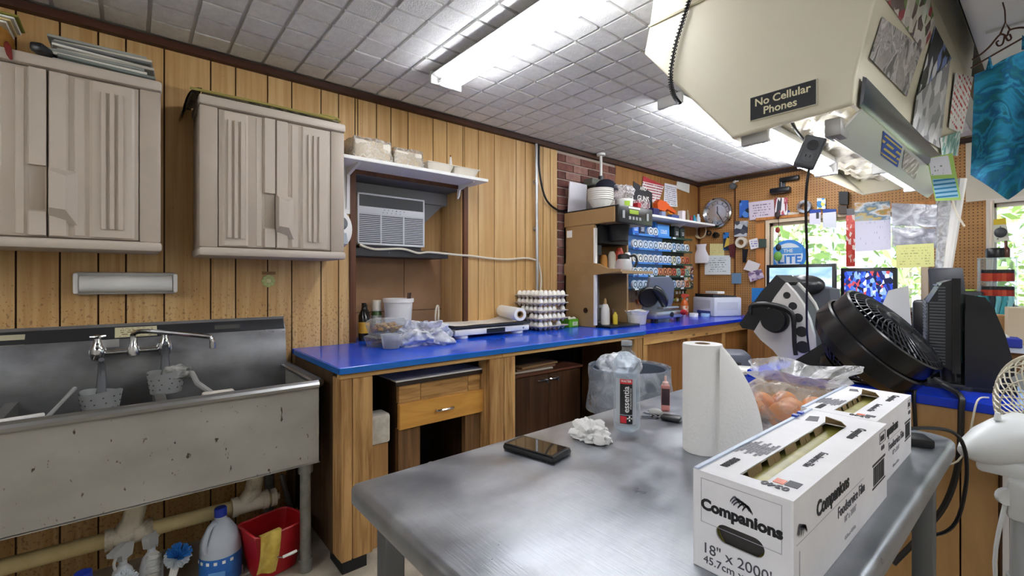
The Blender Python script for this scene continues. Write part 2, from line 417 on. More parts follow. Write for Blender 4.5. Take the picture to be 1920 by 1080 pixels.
# far wall with two window openings
W1 = (.80, 2.02, 1.06, 1.90); W2 = (2.43, 3.9, 1.10, 1.90)
m = M()
xs = [-.4, W1[0], W1[1], W2[0], W2[1], 4.7]
for a, b, wn_ in ((xs[0], xs[1], None), (xs[1], xs[2], W1), (xs[2], xs[3], None), (xs[3], xs[4], W2), (xs[4], xs[5], None)):
    if wn_: m.box(a, b, FARY, FARY + .12, 0, wn_[2]).box(a, b, FARY, FARY + .12, wn_[3], CEIL + .02)
    else: m.box(a, b, FARY, FARY + .12, 0, CEIL + .02)
wf = struct(m, 'wall_far', peg_m)
struct(M().box(-.002, .028, FARY - .004, FARY, .92, 2.42), 'batten', fr_m, wf)
struct(M().box(.43, .445, FARY - .006, FARY, .92, 2.42), 'batten', fr_m, wf)
struct(M().box(2.28, 4.7, FARY - .006, FARY, 1.93, 2.46), 'panel', mat('cream_paint', '#d9d0bd', .6), wf, 'cream painted panel above the window')
wood_o = wood('orange_pine', '#c9884a', '#b06e33', 'z', .5, 40, 1.5, knots=False)
for i, w in enumerate((W1, W2)):
    fm = mat('window_frame_cream', '#d8c3a6', .5) if i == 0 else mat('window_frame_white', '#e4dccf', .5)
    t = .035
    wd = struct(M().box(w[0] - t, w[1] + t, FARY - .02, FARY + .02, w[3], w[3] + t).box(w[0] - t, w[1] + t, FARY - .03, FARY + .02, w[2] - t, w[2])
                .box(w[0] - t, w[0], FARY - .02, FARY + .02, w[2], w[3]).box(w[1], w[1] + t, FARY - .02, FARY + .02, w[2], w[3]), 'window_%d' % (i + 1), fm)
    struct(M().box(w[0], w[1], FARY + .05, FARY + .055, w[2], w[3]), 'pane', clear('window_glass', fac=.05, rough=.03), wd)
    struct(M().box(w[0], w[0] + .02, FARY + .03, FARY + .07, w[2], w[3]).box(w[1] - .02, w[1], FARY + .03, FARY + .07, w[2], w[3]).box(w[0], w[1], FARY + .03, FARY + .07, w[3] - .03, w[3]), 'sash', fm, wd)
struct(M().box(W1[0] - .13, W1[0] - .045, FARY - .025, FARY, .92, 1.90), 'casing', wood_o, bpy.data.objects['window_1'], 'orange pine board')
struct(M().box(W1[0] - .13, W1[1] + .1, FARY - .03, FARY, 1.937, 1.965), 'ledge', wood_o, bpy.data.objects['window_1'])
struct(M().box(4.6, 4.7, -1.9, 5.3, 0, CEIL), 'wall_right', mat('plain_wall', '#dedad2', .8))
struct(M().box(-.4, 4.7, -2.0, -1.9, 0, CEIL), 'wall_back', MATS['plain_wall'])
# ceiling: slab and single square tiles, dark boards past the cream hood
ce = struct(M().box(-.4, 2.42, -1.9, 5.3, CEIL, CEIL + .05), 'ceiling', cback_m)
dk_m = wood('dark_board', '#2c2019', '#1a120d', 'x', .7, 40, 1.2)
for i in range(18):
    y = -1.8 + i * .4
    struct(M().box(2.42, 4.7, y, y + .39, CEIL + .01, CEIL + .05), 'board', dk_m, ce, 'dark bare board where the tiles are missing')
MX, MY, TG = .1525, .158, .0085
cells = []
for i in range(-2, 15):
    for j in range(-12, 33):
        x0, y0 = .05 + i * MX, .225 + j * MY
        if x0 < -.1 or x0 + MX > 2.42 or y0 + MY > FARY + .06: continue
        c = (x0 + MX / 2, y0 + MY / 2, CEIL - .012); px, py, dz = proj(c)
        vis = -60 < px < 1700 and -120 < py < 700
        if y0 > 1.5 and x0 > 1.74 and y0 < 3.3 and x0 > 1.9: vis = False
        cells.append((0 if vis else 1, dz, x0, y0))
cells.sort()
tsrc = M().box(TG, MX - TG, TG, MY - TG, CEIL - .013, CEIL).build('ceiling_tile', tile_m, ce); tsrc.location = (cells[0][2], cells[0][3], 0)
rest = M()
for n_, (vis, dz, x0, y0) in enumerate(cells[1:]):
    dzv = random.uniform(0, .0025)
    if n_ < 295 and not vis:
        q = tsrc.copy(); COL.objects.link(q); q.parent = ce; q.location = (x0, y0, dzv)
    else: rest.box(x0 + TG, x0 + MX - TG, y0 + TG, y0 + MY - TG, CEIL - .013 + dzv, CEIL)
ro = rest.build('far_tiles', tile_m, ce); ro['kind'] = 'stuff'
# trim along the ceiling
struct(M().box(0, .04, -1.9, FARY, 2.412, CEIL - .014), 'trim_1', trim_m)
struct(M().box(0, 4.6, FARY - .03, FARY, 2.405, CEIL - .014), 'trim_2', wood('far_trim_wood', '#3c2a1c', '#2a1c12', 'x', .5))
struct(M().box(2.42, 2.45, -1.9, FARY, 2.42, CEIL + .01), 'trim_3', trim_m)

# ------------------------------------------------------------- fluorescent fixtures
tube_e = emit('fluorescent_tube', '#f3f5fa', TUBE_POWER)
fix_m = mat('fixture_white', '#b9b9b6', .4)
def fixture(label, x, y, L, along, group=None, w=.17, zt=CEIL - .013, ntube=2, name='fluorescent_light', cat='light', h=.045):
    t = T(name, label, cat, (x, y, zt), 0 if along == 'y' else -PI / 2, group)
    hw = w / 2
    M().prism([(-hw * .75, 0), (hw * .75, 0), (hw, -h * .6), (hw * .3, -h), (-hw * .3, -h), (-hw, -h * .6)], 'y', 0, L).build('housing', fix_m, t)
    for e in (0, L): M().box(-hw, hw, e - .012, e + .012, -h - .028, -.004, .006).build('end_cap', fix_m, t)
    for k in range(ntube):
        xx = (k - (ntube - 1) / 2) * w * .42
        M().cyl((xx, .02, -h - .014), (xx, L - .02, -h - .014), .0135, n=12).build('tube', tube_e, t)
        for e in (.022, L - .04): M().cyl((xx, e - .008, -h - .012), (xx, e + .022, -h - .012), .0142, n=12).build('socket', white, t)
    return t
fixture('long two-tube ceiling light above the blue counter and sink aisle', .56, 1.36, 1.24, 'x', w=.2)
fixture('two-tube ceiling light running back toward the far wall, partly behind the hood', 1.22, 2.57, 2.40, 'y', w=.17)
# two made-up ceiling lights out of view, added to brighten the room
fixture('unseen fill light added over the aisle behind the viewer', 1.2, -1.7, 2.44, 'x', w=.2)
fixture('unseen fill light added over the shop side by the right wall', 3.7, 1.2, 2.44, 'y', w=.2)
# ------------------------------------------------------------- stainless sink on the left wall
steel = mat('sink_steel', '#8b8a86', .42, .85, c2='#a3a29d', sc=(3, 9, 14), bump=.06, bsc=30, rv=.1)
steel_d = mat('sink_steel_pitted', '#84827c', .5, .7, c2='#96948d', sc=(5, 5, 5), bump=.08, bsc=40, rv=.08)
m_, nt, o_ = newmat('sink_front')
_n = nd(nt, 'ShaderNodeTexNoise', {'Vector': coords(nt, (55, 55, 30), rnd=False), 'Scale': 1.0, 'Detail': 3.0})
_n2 = nd(nt, 'ShaderNodeTexNoise', {'Vector': coords(nt, (3, 3, 5), rnd=False), 'Scale': 1.0, 'Detail': 5.0})
_b = ramp(nt, _n2.outputs[0], [(.3, C('#9d9a92')), (.7, C('#b4b2aa'))])
_m = nd(nt, 'ShaderNodeMix', {0: nd(nt, 'ShaderNodeMapRange', {0: _n.outputs[0], 1: .68, 2: .74}).outputs[0], 6: _b, 7: C('#4b4338')}, data_type='RGBA')
nt.links.new(nd(nt, 'ShaderNodeBsdfPrincipled', {'Base Color': _m.outputs[2], 'Roughness': .5, 'Metallic': .55}).outputs[0], o_.inputs[0])
sink_f = m_
SX0, SX1, SY0, SY1, SZ, SB = .03, .645, -1.15, .655, .83, .49
sk = T('utility_sink', 'long stainless steel three compartment sink on pipe legs under the beige cabinets', 'sink', (0, 0, 0))
b = M().box(SX1 - .006, SX1, SY0, SY1, SB, SZ).box(SX0, SX1, SY1 - .006, SY1, SB, SZ).box(SX0, SX1, SY0, SY0 + .006, SB, SZ).box(SX0, SX1, SY0, SY1, SB - .004, SB + .003)
b.build('basin_shell', sink_f, sk)
for y in (.10, -.36, -.80): M().prism([(.06, SB), (SX1 - .01, SB), (SX1 - .01, SZ - .02), (.06, SZ - .02)], 'y', y - .018, y + .018).build('divider', steel, sk)
for y in (.38, -.13): M().lathe([(.0, .0), (.03, .0), (.045, .004), (.05, .002)], (.3, y, SB + .003), 20).build('drain', chrome, sk)
M().tube([(SX0 + .02, SY1 + .004, SZ + .008), (SX1 - .02, SY1 + .004, SZ + .008), (SX1 + .004, SY1 - .01, SZ + .008), (SX1 + .006, SY0, SZ + .008)], .019, 10).box(SX1 - .03, SX1 + .004, SY0, SY1, SZ + .004, SZ + .016).box(.06, SX1, SY1 - .03, SY1, SZ + .004, SZ + .016).build('rim', mat('rim_steel', '#b5b6b6', .28, 1), sk)
M().prism([(.03, SB), (.075, SB), (.075, SZ), (.05, 1.035), (.014, 1.085), (.014, 1.10), (.004, 1.10), (.004, 1.03)], 'y', SY0, .655).build('backsplash', mat('splash_steel', '#77777a', .36, .85, c2='#8c8d90', sc=(2, 4, 6), rv=.1), sk)
M().prism([(.052, 1.037), (.0155, 1.087), (.0148, 1.0855), (.0505, 1.0355)], 'y', SY0, .65).build('ledge', mat('ledge_dark', '#4d4f52', .4, .8), sk)
gal = mat('galvanized_pipe', '#8e8f8a', .5, .6, c2='#77786f', sc=(12, 12, 12))
for x, y in ((.60, .605), (.12, .56), (.60, -.95)):
    M().cyl((x, y, .05), (x, y, SB), .023, n=18).cyl((x, y, SB - .05), (x, y, SB), .031, n=18).cyl((x, y, 0), (x, y, .055), .027, .03, n=18).build('leg', gal, sk)
# wall faucet on the splash
fx = .075
fa = T('wall_faucet', 'chrome two handle wall faucet with long swing spout on the sink splash', 'faucet', (fx, 0, 0))
m = M().cyl((.045, -.10, .985), (.045, .12, .985), .012, n=14)
for y in (-.105, .125): m.lathe([(.03, 0), (.03, .008), (.02, .012), (.018, .05)], (0, y, .985), 18, (1, 0, 0)).lathe([(.0, -.03), (.02, -.028), (.026, -.01), (.026, .02), (.018, .035), (.014, .05), (.012, .065)], (.05, y, .985), 18)
m.lathe([(0, -.025), (.022, -.02), (.024, .01), (.016, .03), (.013, .06)], (.05, .014, .985), 18)
m.build('body', chrome, fa)
for y in (-.105, .125):
    h = M()
    for k in range(4):
        a = k * PI / 2 + .4; h.cyl((.05, y, 1.055), (.05 + .028 * math.cos(a), y + .028 * math.sin(a), 1.058), .006, .0045, 8)
    h.ball((.05, y, 1.058), (.011, .011, .008)); h.build('handle', chrome, fa)
M().tube([(.05, .014, 1.035), (.052, .014, 1.06), (.075, .04, 1.072), (.11, .1, 1.068), (.2, .26, 1.045), (.21, .285, 1.035), (.212, .292, 1.005)], .0105, 10, smooth=5).cyl((.212, .292, .99), (.212, .292, 1.015), .013, n=12).build('spout', chrome, fa)
# hanging sponge caddies
cad_m = mat('caddy_grey', '#8f9190', .55); cadd = mat('caddy_hole', '#4a4c4c', .7)
def caddy(x, y, z, label, tilt=0):
    t = T('sink_caddy', label, 'sink caddy', (x, y, z), tilt, 'hanging sponge caddies')
    n = 28
    def wall(u, v):
        a = 2 * PI * u; r = .055 + .014 * v
        k = 1 + .12 * math.cos(2 * a)
        return (math.cos(a) * r * .75 * k, math.sin(a) * r * 1.15 * k, -.045 + .088 * v + .006 * math.sin(a * 2) * v)
    M().grid(wall, n, 5, True).grid(lambda u, v: (wall(u, 1 - v)[0] * .92, wall(u, 1 - v)[1] * .92, wall(u, 1 - v)[2] + .002), n, 5, True).add([wall(i / n, 0) for i in range(n)], [tuple(range(n))]).build('basket', cad_m, t)
    h = M()
    for j in range(3):
        for i in range(n // 2):
            p = wall((i + .25 + .25 * (j % 2)) / (n // 2), .25 + .25 * j); q = V(p) * 1.0; d = V((p[0], p[1], 0)).normalized()
            h.cyl(q - d * .001, q + d * .0012, .0032, n=6)
    h.build('drain_holes', cadd, t)['kind'] = 'stuff'
    M().tube([(-.05, 0, .02), (-.072, 0, .06), (-.085, 0, .11), (-.075, .0, .15), (-.055, 0, .165)], [.02, .018, .014, .012, .01], 8, smooth=4).build('hanging_strap', mat('caddy_strap', '#55575a', .6), t)
    return t
caddy(.235, -.09, .80, 'empty grey sponge caddy hanging from the left faucet handle')
c2 = caddy(.235, .125, .85, 'grey sponge caddy holding a rag, hanging from the right faucet handle')
rag_m = mat('rag_grey', '#a9a9a4', .9, c2='#6f706c', sc=(25, 25, 25), bump=.5, bsc=60)
def crumple(name, label, cat, c, r, m, seed=1, n=26, amp=.45, group=None, freq=2.3, kind=None):
    import mathutils.noise as N
    def f(u, v):
        a = 2 * PI * u; e = PI * (v - .5); d = V((math.cos(e) * math.cos(a), math.cos(e) * math.sin(a), math.sin(e)))
        w = d + V((N.noise(d * 1.7 + V((seed, 1, 2))), N.noise(d * 1.7 + V((3, seed, 1))), N.noise(d * 1.7 + V((2, 4, seed))))) * .45
        k = 1 + amp * 1.1 * N.noise(w * freq + V((seed * 5.1, 0, 0))) + amp * .75 * (.35 - abs(N.noise(w * freq * 1.9 + V((0, seed * 3.3, 0))))) + amp * .14 * (.3 - abs(N.noise(w * freq * 3.7 + V((0, 0, seed)))))
        return (d.x * r[0] * k, d.y * r[1] * k, max(d.z * r[2] * k, -r[2] * .62))
    return one(M().grid(f, n, n // 2, True), name, label, cat, m, c, group=group, kind=kind, ang=60)
crumple('grey_rag', 'crumpled grey rag lying in the right-hand sponge caddy', 'cloth', (.245, .165, .885), (.035, .05, .035), rag_m, 3)
# brushes in the compartments
def brush(label, p0, p1, r, handle, head, hr, hl=.05):
    d = (V(p1) - V(p0)).normalized()
    t = T('scrub_brush', label, 'brush', p0, 0)
    q = V(p1) - V(p0)
    M().tube([(0, 0, 0), q * .5, q], [r, r * .8, r], 8).build('handle', handle, t)
    M().lathe([(0, -hl * .4), (hr * .7, -hl * .35), (hr, 0), (hr * .9, hl * .5), (0, hl * .6)], (0, 0, 0), 14, -d).build('head', head, t)
    return t
grey2 = mat('stick_grey', '#9b9c9a', .5)
brush('grey stick brush with pink end leaning in the middle sink compartment', (.48, -.235, .80), (.20, -.17, .86), .008, grey2, mat('pink_rubber', '#d98aa0', .5), .022)
wbm = mat('cream_bristle', '#d9d3c8', .7)
t = T('dish_brush', 'white flat dish brush on a grey stick in the right sink compartment', 'brush', (.50, .285, .825))
M().box(-.03, .03, -.055, .06, -.02, .008, .008).build('head', wbm, t)
M().tube([(-.02, -.02, 0), (-.12, -.06, .03), (-.22, -.07, .06)], .011, 8).build('handle', grey2, t)
one(M().box(-.012, .012, -.07, .07, -.006, .006, .004), 'white_spatula', 'white plastic spatula blade lying across the rim of the left compartment', 'utensil', white, (.56, -.29, .842), .15)
# tape, labels on the splash ledge (stick to the steel: parts of the sink)
def ledge_quad(y0, y1, z0, z1, name, m):
    def X_(z): return .0525 - (z - 1.035) * (.0365 / .05) if z > 1.035 else .0755 - (z - SZ) * (.025 / .205)
    return M().quad((X_(z0), y0, z0), (X_(z0), y1, z0), (X_(z1), y1, z1), (X_(z1), y0, z1), .0016).build(name, m, sk)
ledge_quad(-.05, .10, 1.04, 1.082, 'sticker', paper('sticker_print', '#cfc8a4', '#77683f', 5, 1, 2, 14))
ledge_quad(-.115, -.035, 1.0, 1.035, 'tape_scrap', mat('tape_grey', '#a7a6a2', .6))
ledge_quad(-.42, -.33, 1.035, 1.075, 'tape_scrap', mat('tape_old', '#b8b196', .6))
ledge_quad(.33, .44, 1.05, 1.07, 'stain_patch', mat('dark_patch', '#4a4a48', .6))

# ------------------------------------------------------------- two beige cabinets on the wall
taupe = mat('taupe_plastic', '#b3a698', .5, c2='#aea193', sc=(4, 4, 4), bump=.06, bsc=300)
taupe_l = mat('taupe_light', '#bdb1a3', .45)
def cabinet(label, y0, y1, z0, z1, seam, d=.30):
    t = T('wall_cabinet', label, 'cabinet', (0, y0, z0), 0, 'beige plastic wall cabinets')
    w = y1 - y0; h = z1 - z0; s = seam - y0
    M().box(.002, d - .035, 0.006, w - .006, .02, h - .02, .01).build('carcass', taupe, t)
    M().box(.002, d + .004, 0, w, h - .045, h, .012).build('top_cap', taupe_l, t)
    M().box(.002, d + .004, 0, w, 0, .04, .012).build('bottom_cap', taupe_l, t)
    pr = []                                                           # corner pillars either side of the doors
    for a, b_ in ((.004, .075), (w - .075, w - .004)): M().box(d - .05, d - .012, a, b_, .04, h - .045, .006).build('corner_post', taupe, t)
    for k, (a, b_) in enumerate(((.078, s - .002), (s + .002, w - .078))):
        dr = M().box(d - .035, d - .014, a, b_, .045, h - .05, .003).build('door', taupe, t)
        L = b_ - a
        e0, e1 = (b_ - .115, b_ - .055) if k == 0 else (a + .055, a + .115)     # raised flutes near the seam
        fl = M()
        # wide raised field, with a step either side
        if k == 0: fl.prism([(d - .015, a + .012), (d - .006, a + .022), (d - .006, b_ - .125), (d - .015, b_ - .115)], 'z', .052, h - .057)
        else: fl.prism([(d - .015, a + .115), (d - .006, a + .125), (d - .006, b_ - .022), (d - .015, b_ - .012)], 'z', .052, h - .057)
        c = (a + b_ - .10) / 2 - .0 if k == 0 else (a + b_ + .10) / 2
        for q in (-.026, 0, .026): fl.prism([(d - .007, c + q - .0095), (d + .004, c + q - .006), (d + .004, c + q + .006), (d - .007, c + q + .0095)], 'z', .085, h - .095)
        fl.build('raised_field', taupe_l, dr)
        # centre strip with the step for the hand
        st = M()
        hz0, hz1 = h * .19, h * .43
        if k == 0:
            st.prism([(d - .015, b_ - .052), (d - .001, b_ - .046), (d - .001, b_ - .001), (d - .015, b_)], 'z', hz1, h - .052)
            st.prism([(d - .015, b_ - .052), (d - .001, b_ - .046), (d - .001, b_ - .001), (d - .015, b_)], 'z', .05, hz0)
            st.prism([(d - .016, b_ - .085), (d - .011, b_ - .08), (d - .011, b_ - .06), (d - .016, b_ - .055)], 'z', .055, h - .06)
        else:
            st.prism([(d - .015, a), (d - .004, a + .004), (d - .004, a + .05), (d - .015, a + .056)], 'z', .05, h - .052)
            st.prism([(d - .016, a + .07), (d - .009, a + .075), (d - .009, a + .1), (d - .016, a + .105)], 'z', .055, h - .06)
        st.build('edge_strip', taupe_l, dr)
        if k == 1:
            vs = []; fs = []
            a0, a1 = a + .002, a + .085
            base = [(a0, hz0 - .02), (a1, hz0 - .05), (a1, hz1 - .01), (a0, hz1)]
            top = [(a0 + .004, hz0 + .015), (a1 - .035, hz0 + .01), (a1 - .035, hz1 - .035), (a0 + .004, hz1 - .02)]
            vs = [(d - .012, p, q) for p, q in base] + [(d + .028, p, q) for p, q in top]
            M().add(vs, [(4, 5, 6, 7), (0, 1, 5, 4), (1, 2, 6, 5), (2, 3, 7, 6), (3, 0, 4, 7)]).build('handle', taupe_l, dr)
        else:
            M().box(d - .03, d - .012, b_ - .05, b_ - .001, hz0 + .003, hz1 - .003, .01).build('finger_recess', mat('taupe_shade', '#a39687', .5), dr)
    return t
cabinet('beige plastic two-door wall cabinet over the left of the sink, magazines on top', -.60, .108, 1.42, 2.150, -.24)
cabinet('beige plastic two-door wall cabinet beside the shelf, flat board lying on top', .237, .895, 1.41, 2.138, .552)
# things on the first cabinet
zt = 2.150
cols = ['#c9c7c0', '#77807c', '#d9d6cc', '#8f938f', '#b4b0a4', '#e4e2da', '#6d6f70', '#c4c0b2', '#9b9d97']
z = zt
for i, c in enumerate(cols):
    th = random.choice((.009, .011, .013)); dy = random.uniform(-.02, .02)
    nm = 'magazine'
    one(M().box(-.11, .11, -.15, .15, 0, th, .002, 1), nm, ['white magazine at the bottom of the pile on the left cabinet', 'dark green magazine second from the bottom of the cabinet-top pile', 'cream magazine third from the bottom of the cabinet-top pile', 'grey-green magazine fourth from the bottom of the cabinet-top pile', 'tan catalogue in the middle of the cabinet-top pile', 'white catalogue just above the middle of the cabinet-top pile', 'dark grey magazine third from the top of the cabinet-top pile', 'buff magazine second from the top of the cabinet-top pile', 'grey-green folder topmost on the pile on the left cabinet'][i],
        'magazine', mat('magazine_%d' % i, c, .5), (.165 + random.uniform(-.015, .015), -.08 + dy, z), random.uniform(-.09, .09), 'magazines on the left cabinet')
    z += th + .0006
one(M().box(-.02, .02, -.09, .09, 0, .035, .01), 'black_case', 'small black case beside the magazine pile on the left cabinet', 'case', black, (.25, -.235, zt), 1.2)
t = T('wooden_plaque', 'brown oval plaque leaning on the wall behind the magazine pile', 'plaque', (.04, -.06, zt))
M().prism([(-.16, 0), (.16, 0), (.16, .08), (.13, .11), (.0, .125), (-.13, .11), (-.16, .08)], 'x', 0, .014).build('board', wood('plaque_wood', '#8f6a3a', '#6d4c24', 'y'), t)
gl = mat('glove_leather', '#c08a3a', .6, c2='#a87428', sc=(8, 8, 8), bump=.3)
t = T('tote_bag', 'yellow and black tote full of papers lying on the left cabinet by the frame edge', 'bag', (.16, -.44, zt))
M().ball((0, 0, .06), (.10, .10, .085), 18, 10).build('body', gl, t)
M().tube([(.105, -.06, .01), (.115, -.03, .08), (.115, .03, .08), (.105, .06, .01)], .013, 8, smooth=5).build('strap', mat('strap_yellow', '#d9a62c', .6), t)
for k in range(4): M().box(-.06, .095, -.08, .09 + .01 * k, .105 + .011 * k, .113 + .011 * k, .003, 1).build('paper_stack', [white2, mat('buff', '#d8c48c', .7), white2, mat('olive_paper', '#8f8a35', .7)][k], t)
one(M().tube([(.29, -.345, zt + .02), (.305, -.34, zt + .0), (.31, -.335, zt - .03), (.308, -.33, zt - .045)], [.006, .01, .008, .003], 6, smooth=3), 'red_tassel', 'small dark red tassel hanging over the top edge of the left cabinet', 'tassel', mat('dark_red', '#7a1f18', .7))
# folded flat board with cloth on the second cabinet
zt2 = 2.138
t = T('folded_bag', 'dark patterned flat bag with olive trim lying over the top of the right cabinet', 'bag', (0, 0, zt2))
bagm = mat('bag_camouflage', '#4a4636', .8, c2='#77705a', sc=(20, 20, 20), lo=.45, hi=.55)
M().box(.02, .30, .25, .86, .001, .012, .004).build('panel', bagm, t)
M().tube([(.31, .205, .008), (.31, .5, .012), (.31, .83, .010)], .006, 6).build('trim', mat('olive_gold', '#9b8f4a', .6), t)
M().grid(lambda u, v: (.0 + .31 * u, .25 - .055 * v ** .6, .016 - .075 * v ** 2 + .008 * math.sin(u * 9)), 12, 8).grid(lambda u, v: (.31 * u, .235 - .05 * v ** .6, .004 - .07 * v ** 2 + .008 * math.sin(u * 9)), 12, 8).build('flap', bagm, t)
M().tube([(.29, .74, .012), (.295, .79, .025), (.29, .85, .022), (.3, .86, .006)], .008, 6, smooth=3).build('strap_end', mat('olive_gold', '#9b8f4a', .6), t)
# wrap film dispenser and flower decal
t = T('wrap_dispenser', 'white paper towel roll in a slim wall holder between cabinet and sink', 'dispenser', (0, 0, 0))
p0, p1 = onX(141, 520, 0), onX(330, 555, 0)
M().box(.0, .05, -.185, .175, 1.235, 1.335, .012).build('back_shell', mat('holder_grey', '#bdbcb8', .4), t)
M().cyl((.052, -.165, 1.283), (.052, .155, 1.283), .036, n=24).build('roll', white2, t)
for y in (-.185, .158): M().box(.01, .085, y, y + .018, 1.24, 1.33, .008).build('end_bracket', white, t)
c = onX(503, 527, 0)
fl = M()
for k in range(8):
    a = k * PI / 4; fl.ball((.003, c.y + .022 * math.cos(a), c.z + .022 * math.sin(a)), (.003, .013, .013), 8, 6)
t = T('flower_decal', 'pale green flower decal on the panelling under the right cabinet', 'decal', (0, 0, 0))
fl.build('petals', mat('decal_green', '#b9c27a', .6), t)
M().ball((.005, c.y, c.z), (.004, .014, .014), 10, 6).build('centre', mat('decal_centre', '#d9d39a', .6), t)
one(M().box(0, .004, c.y - .03, c.y + .035, c.z + .035, c.z + .052), 'tape_strip', 'brown tape scrap on the panelling above the flower decal', 'tape', mat('brown_tape', '#8a6433', .4))

# ------------------------------------------------------------- drain pipes under the sink
pvc = mat('aged_pvc', '#cdbb88', .5, c2='#b8a470', sc=(5, 5, 5)); pvcw = mat('dirty_white_pvc', '#d6cdb9', .5, c2='#8f826c', sc=(14, 14, 14), lo=.55, hi=.75)
t = T('drain_pipe', 'yellowed plastic drain pipe with white tees running under the sink', 'pipe', (0, 0, 0))
PX, PZ = .33, .262
def pz(y): return PZ + (.0 if True else 0) - .02 * (y)
M().cyl((PX, -1.2, pz(-1.2)), (PX, .52, pz(.52)), .030, n=18).build('main_run', pvc, t)
for y in (-.0, .435):
    z_ = pz(y)
    M().cyl((PX, y - .07, z_), (PX, y + .07, z_), .038, n=18).cyl((PX, y - .075, z_), (PX, y - .05, z_), .043, n=18).cyl((PX, y + .05, z_), (PX, y + .075, z_), .043, n=18) \
        .tube([(PX, y - .03, z_), (PX, y + .01, z_ + .05), (PX, y + .02, z_ + .1), (PX, y + .02, z_ + .13)], [.036, .038, .036, .036], 14).build('tee', pvcw, t)
    M().cyl((PX, y + .02, z_ + .12), (PX, y + .02, z_ + .16), .043, n=18).cyl((PX, y + .02, z_ + .165), (PX, y + .02, SB - .004), .041, n=18).build('coupling', pvcw, t)
    M().cyl((PX, y + .02, z_ + .155), (PX, y + .02, z_ + .168), .0445, n=18).build('clamp', mat('rust_band', '#4a3b2c', .7), t)
M().cyl((PX, .52, pz(.52)), (PX, .545, pz(.52)), .040, n=18).box(PX - .012, PX + .012, .545, .56, pz(.52) - .012, pz(.52) + .012).build('end_plug', pvcw, t)
dpipe = mat('dull_steel', '#55575a', .5, .7)
one(M().tube([(.2, .60, .30), (.24, .64, .12), (.3, .70, .07)], .012, 8, smooth=4), 'supply_pipe', 'thin grey supply pipe slanting to the floor beside the sink leg', 'pipe', mat('pipe_grey', '#8f8f8c', .4, .8))
one(M().box(.03, .10, .664, .695, 0, .66, .003), 'wooden_upright', 'rough wooden upright against the wall under the sink end', 'board', wood('rough_dark', '#6d5338', '#4a3622', 'z', .7))

# ------------------------------------------------------------- cleaning things on the floor
jug = mat('jug_plastic', '#b4bcc6', .35, spec=.4)
t = T('bleach_jug', 'large translucent bleach jug with blue cap and blue label by the bucket', 'jug', (.445, .302, 0), -.9)
prof = [(0, 0), (.072, 0), (.078, .008), (.078, .15), (.075, .165), (.076, .175), (.072, .195), (.058, .225), (.035, .262), (.022, .272), (.021, .29)]
M().lathe(prof, (0, 0, 0), 28).build('bottle', jug, t)
M().lathe([(.079, .02), (.0792, .021), (.0792, .135), (.079, .136)], (0, 0, 0), 28).build('label', mat('bleach_label', '#1f5fae', .4, c2='#2f74c4', sc=(12, 12, 12)), t)
for k in range(6):
    a = -.6 + k * .38
    M().at((.0795 * math.cos(a), .0795 * math.sin(a), .12), (0, 0, a)).box(-.001, .0012, -.006, .006, -.006, .006).build('pictogram', whiteink, t)
M().at((.0796 * math.cos(.6), .0796 * math.sin(.6), .06), (0, 0, .6)).box(-.001, .0012, -.03, .03, -.03, .025).build('label_panel', mat('label_panel_blue', '#5f97cf', .4), t)
M().lathe([(0, .32), (.021, .32), (.024, .316), (.024, .285), (.022, .284)], (0, 0, 0), 20).build('cap', mat('cap_blue', '#17329a', .4), t)
M().tube([(.03, 0, .265), (.058, 0, .256), (.082, 0, .2), (.074, 0, .165)], .0105, 10, smooth=5).build('handle', jug, t)
t = T('mop_bucket', 'red rectangular bucket with pour lip standing by the sink leg', 'bucket', (.482, .497, 0), .25)
def bk(u, v, s=1.0):
    a = 2 * PI * u; w = .072 + .03 * v; l = .085 + .035 * v
    k = max(abs(math.cos(a)), abs(math.sin(a))) ** .75
    return (w * math.cos(a) / k * s, l * math.sin(a) / k * s, .004 + .20 * v + (.016 * max(0, -math.sin(a)) ** 4) * v)
M().grid(lambda u, v: bk(u, v), 36, 6, True).grid(lambda u, v: bk(u, 1 - v, .95), 36, 6, True).add([bk(i / 36, 0) for i in range(36)], [tuple(range(36))]).build('pail', red, t)
M().tube([bk(i / 36, 1.0) for i in range(36)], .005, 6, True).build('rim', mat('red_rim', '#b8252b', .35), t)
M().tube([(.10, -.08, .17), (.125, -.04, .11), (.13, .05, .1), (.105, .10, .17)], .003, 6, smooth=5).build('bail_handle', chrome, t)
M().cyl((.13, -.02, .103), (.13, .04, .101), .006, n=8).build('grip', white, t)
def clothf(u, v, o=0):
    e = V((.617 - .247 * (.015 + .085 * u), .407 + .969 * (.015 + .085 * u), 0)); nrm = V((.969, .247, 0))
    if v < .15: q = e - nrm * (.035 * (1 - v / .15) - o); return (q.x, q.y, .209 + .014 * math.sin(v / .15 * PI * .5) + o * .5)
    w = (v - .15) / .85; q = e + nrm * (.004 + .012 * math.sin(w * 3) + .006 * math.sin(u * 9 + w * 2) + o)
    return (q.x, q.y - .02 * w, .223 - (.15 + .03 * u) * w)
one(M().grid(lambda u, v: clothf(u, v), 14, 20).grid(lambda u, v: clothf(u, v, .003), 14, 20), 'yellow_cloth', 'yellow cloth draped over the edge of the red bucket', 'cloth', mat('yellow_cloth', '#cdb45a', .9, c2='#b59a3f', sc=(20, 20, 20), bump=.4))
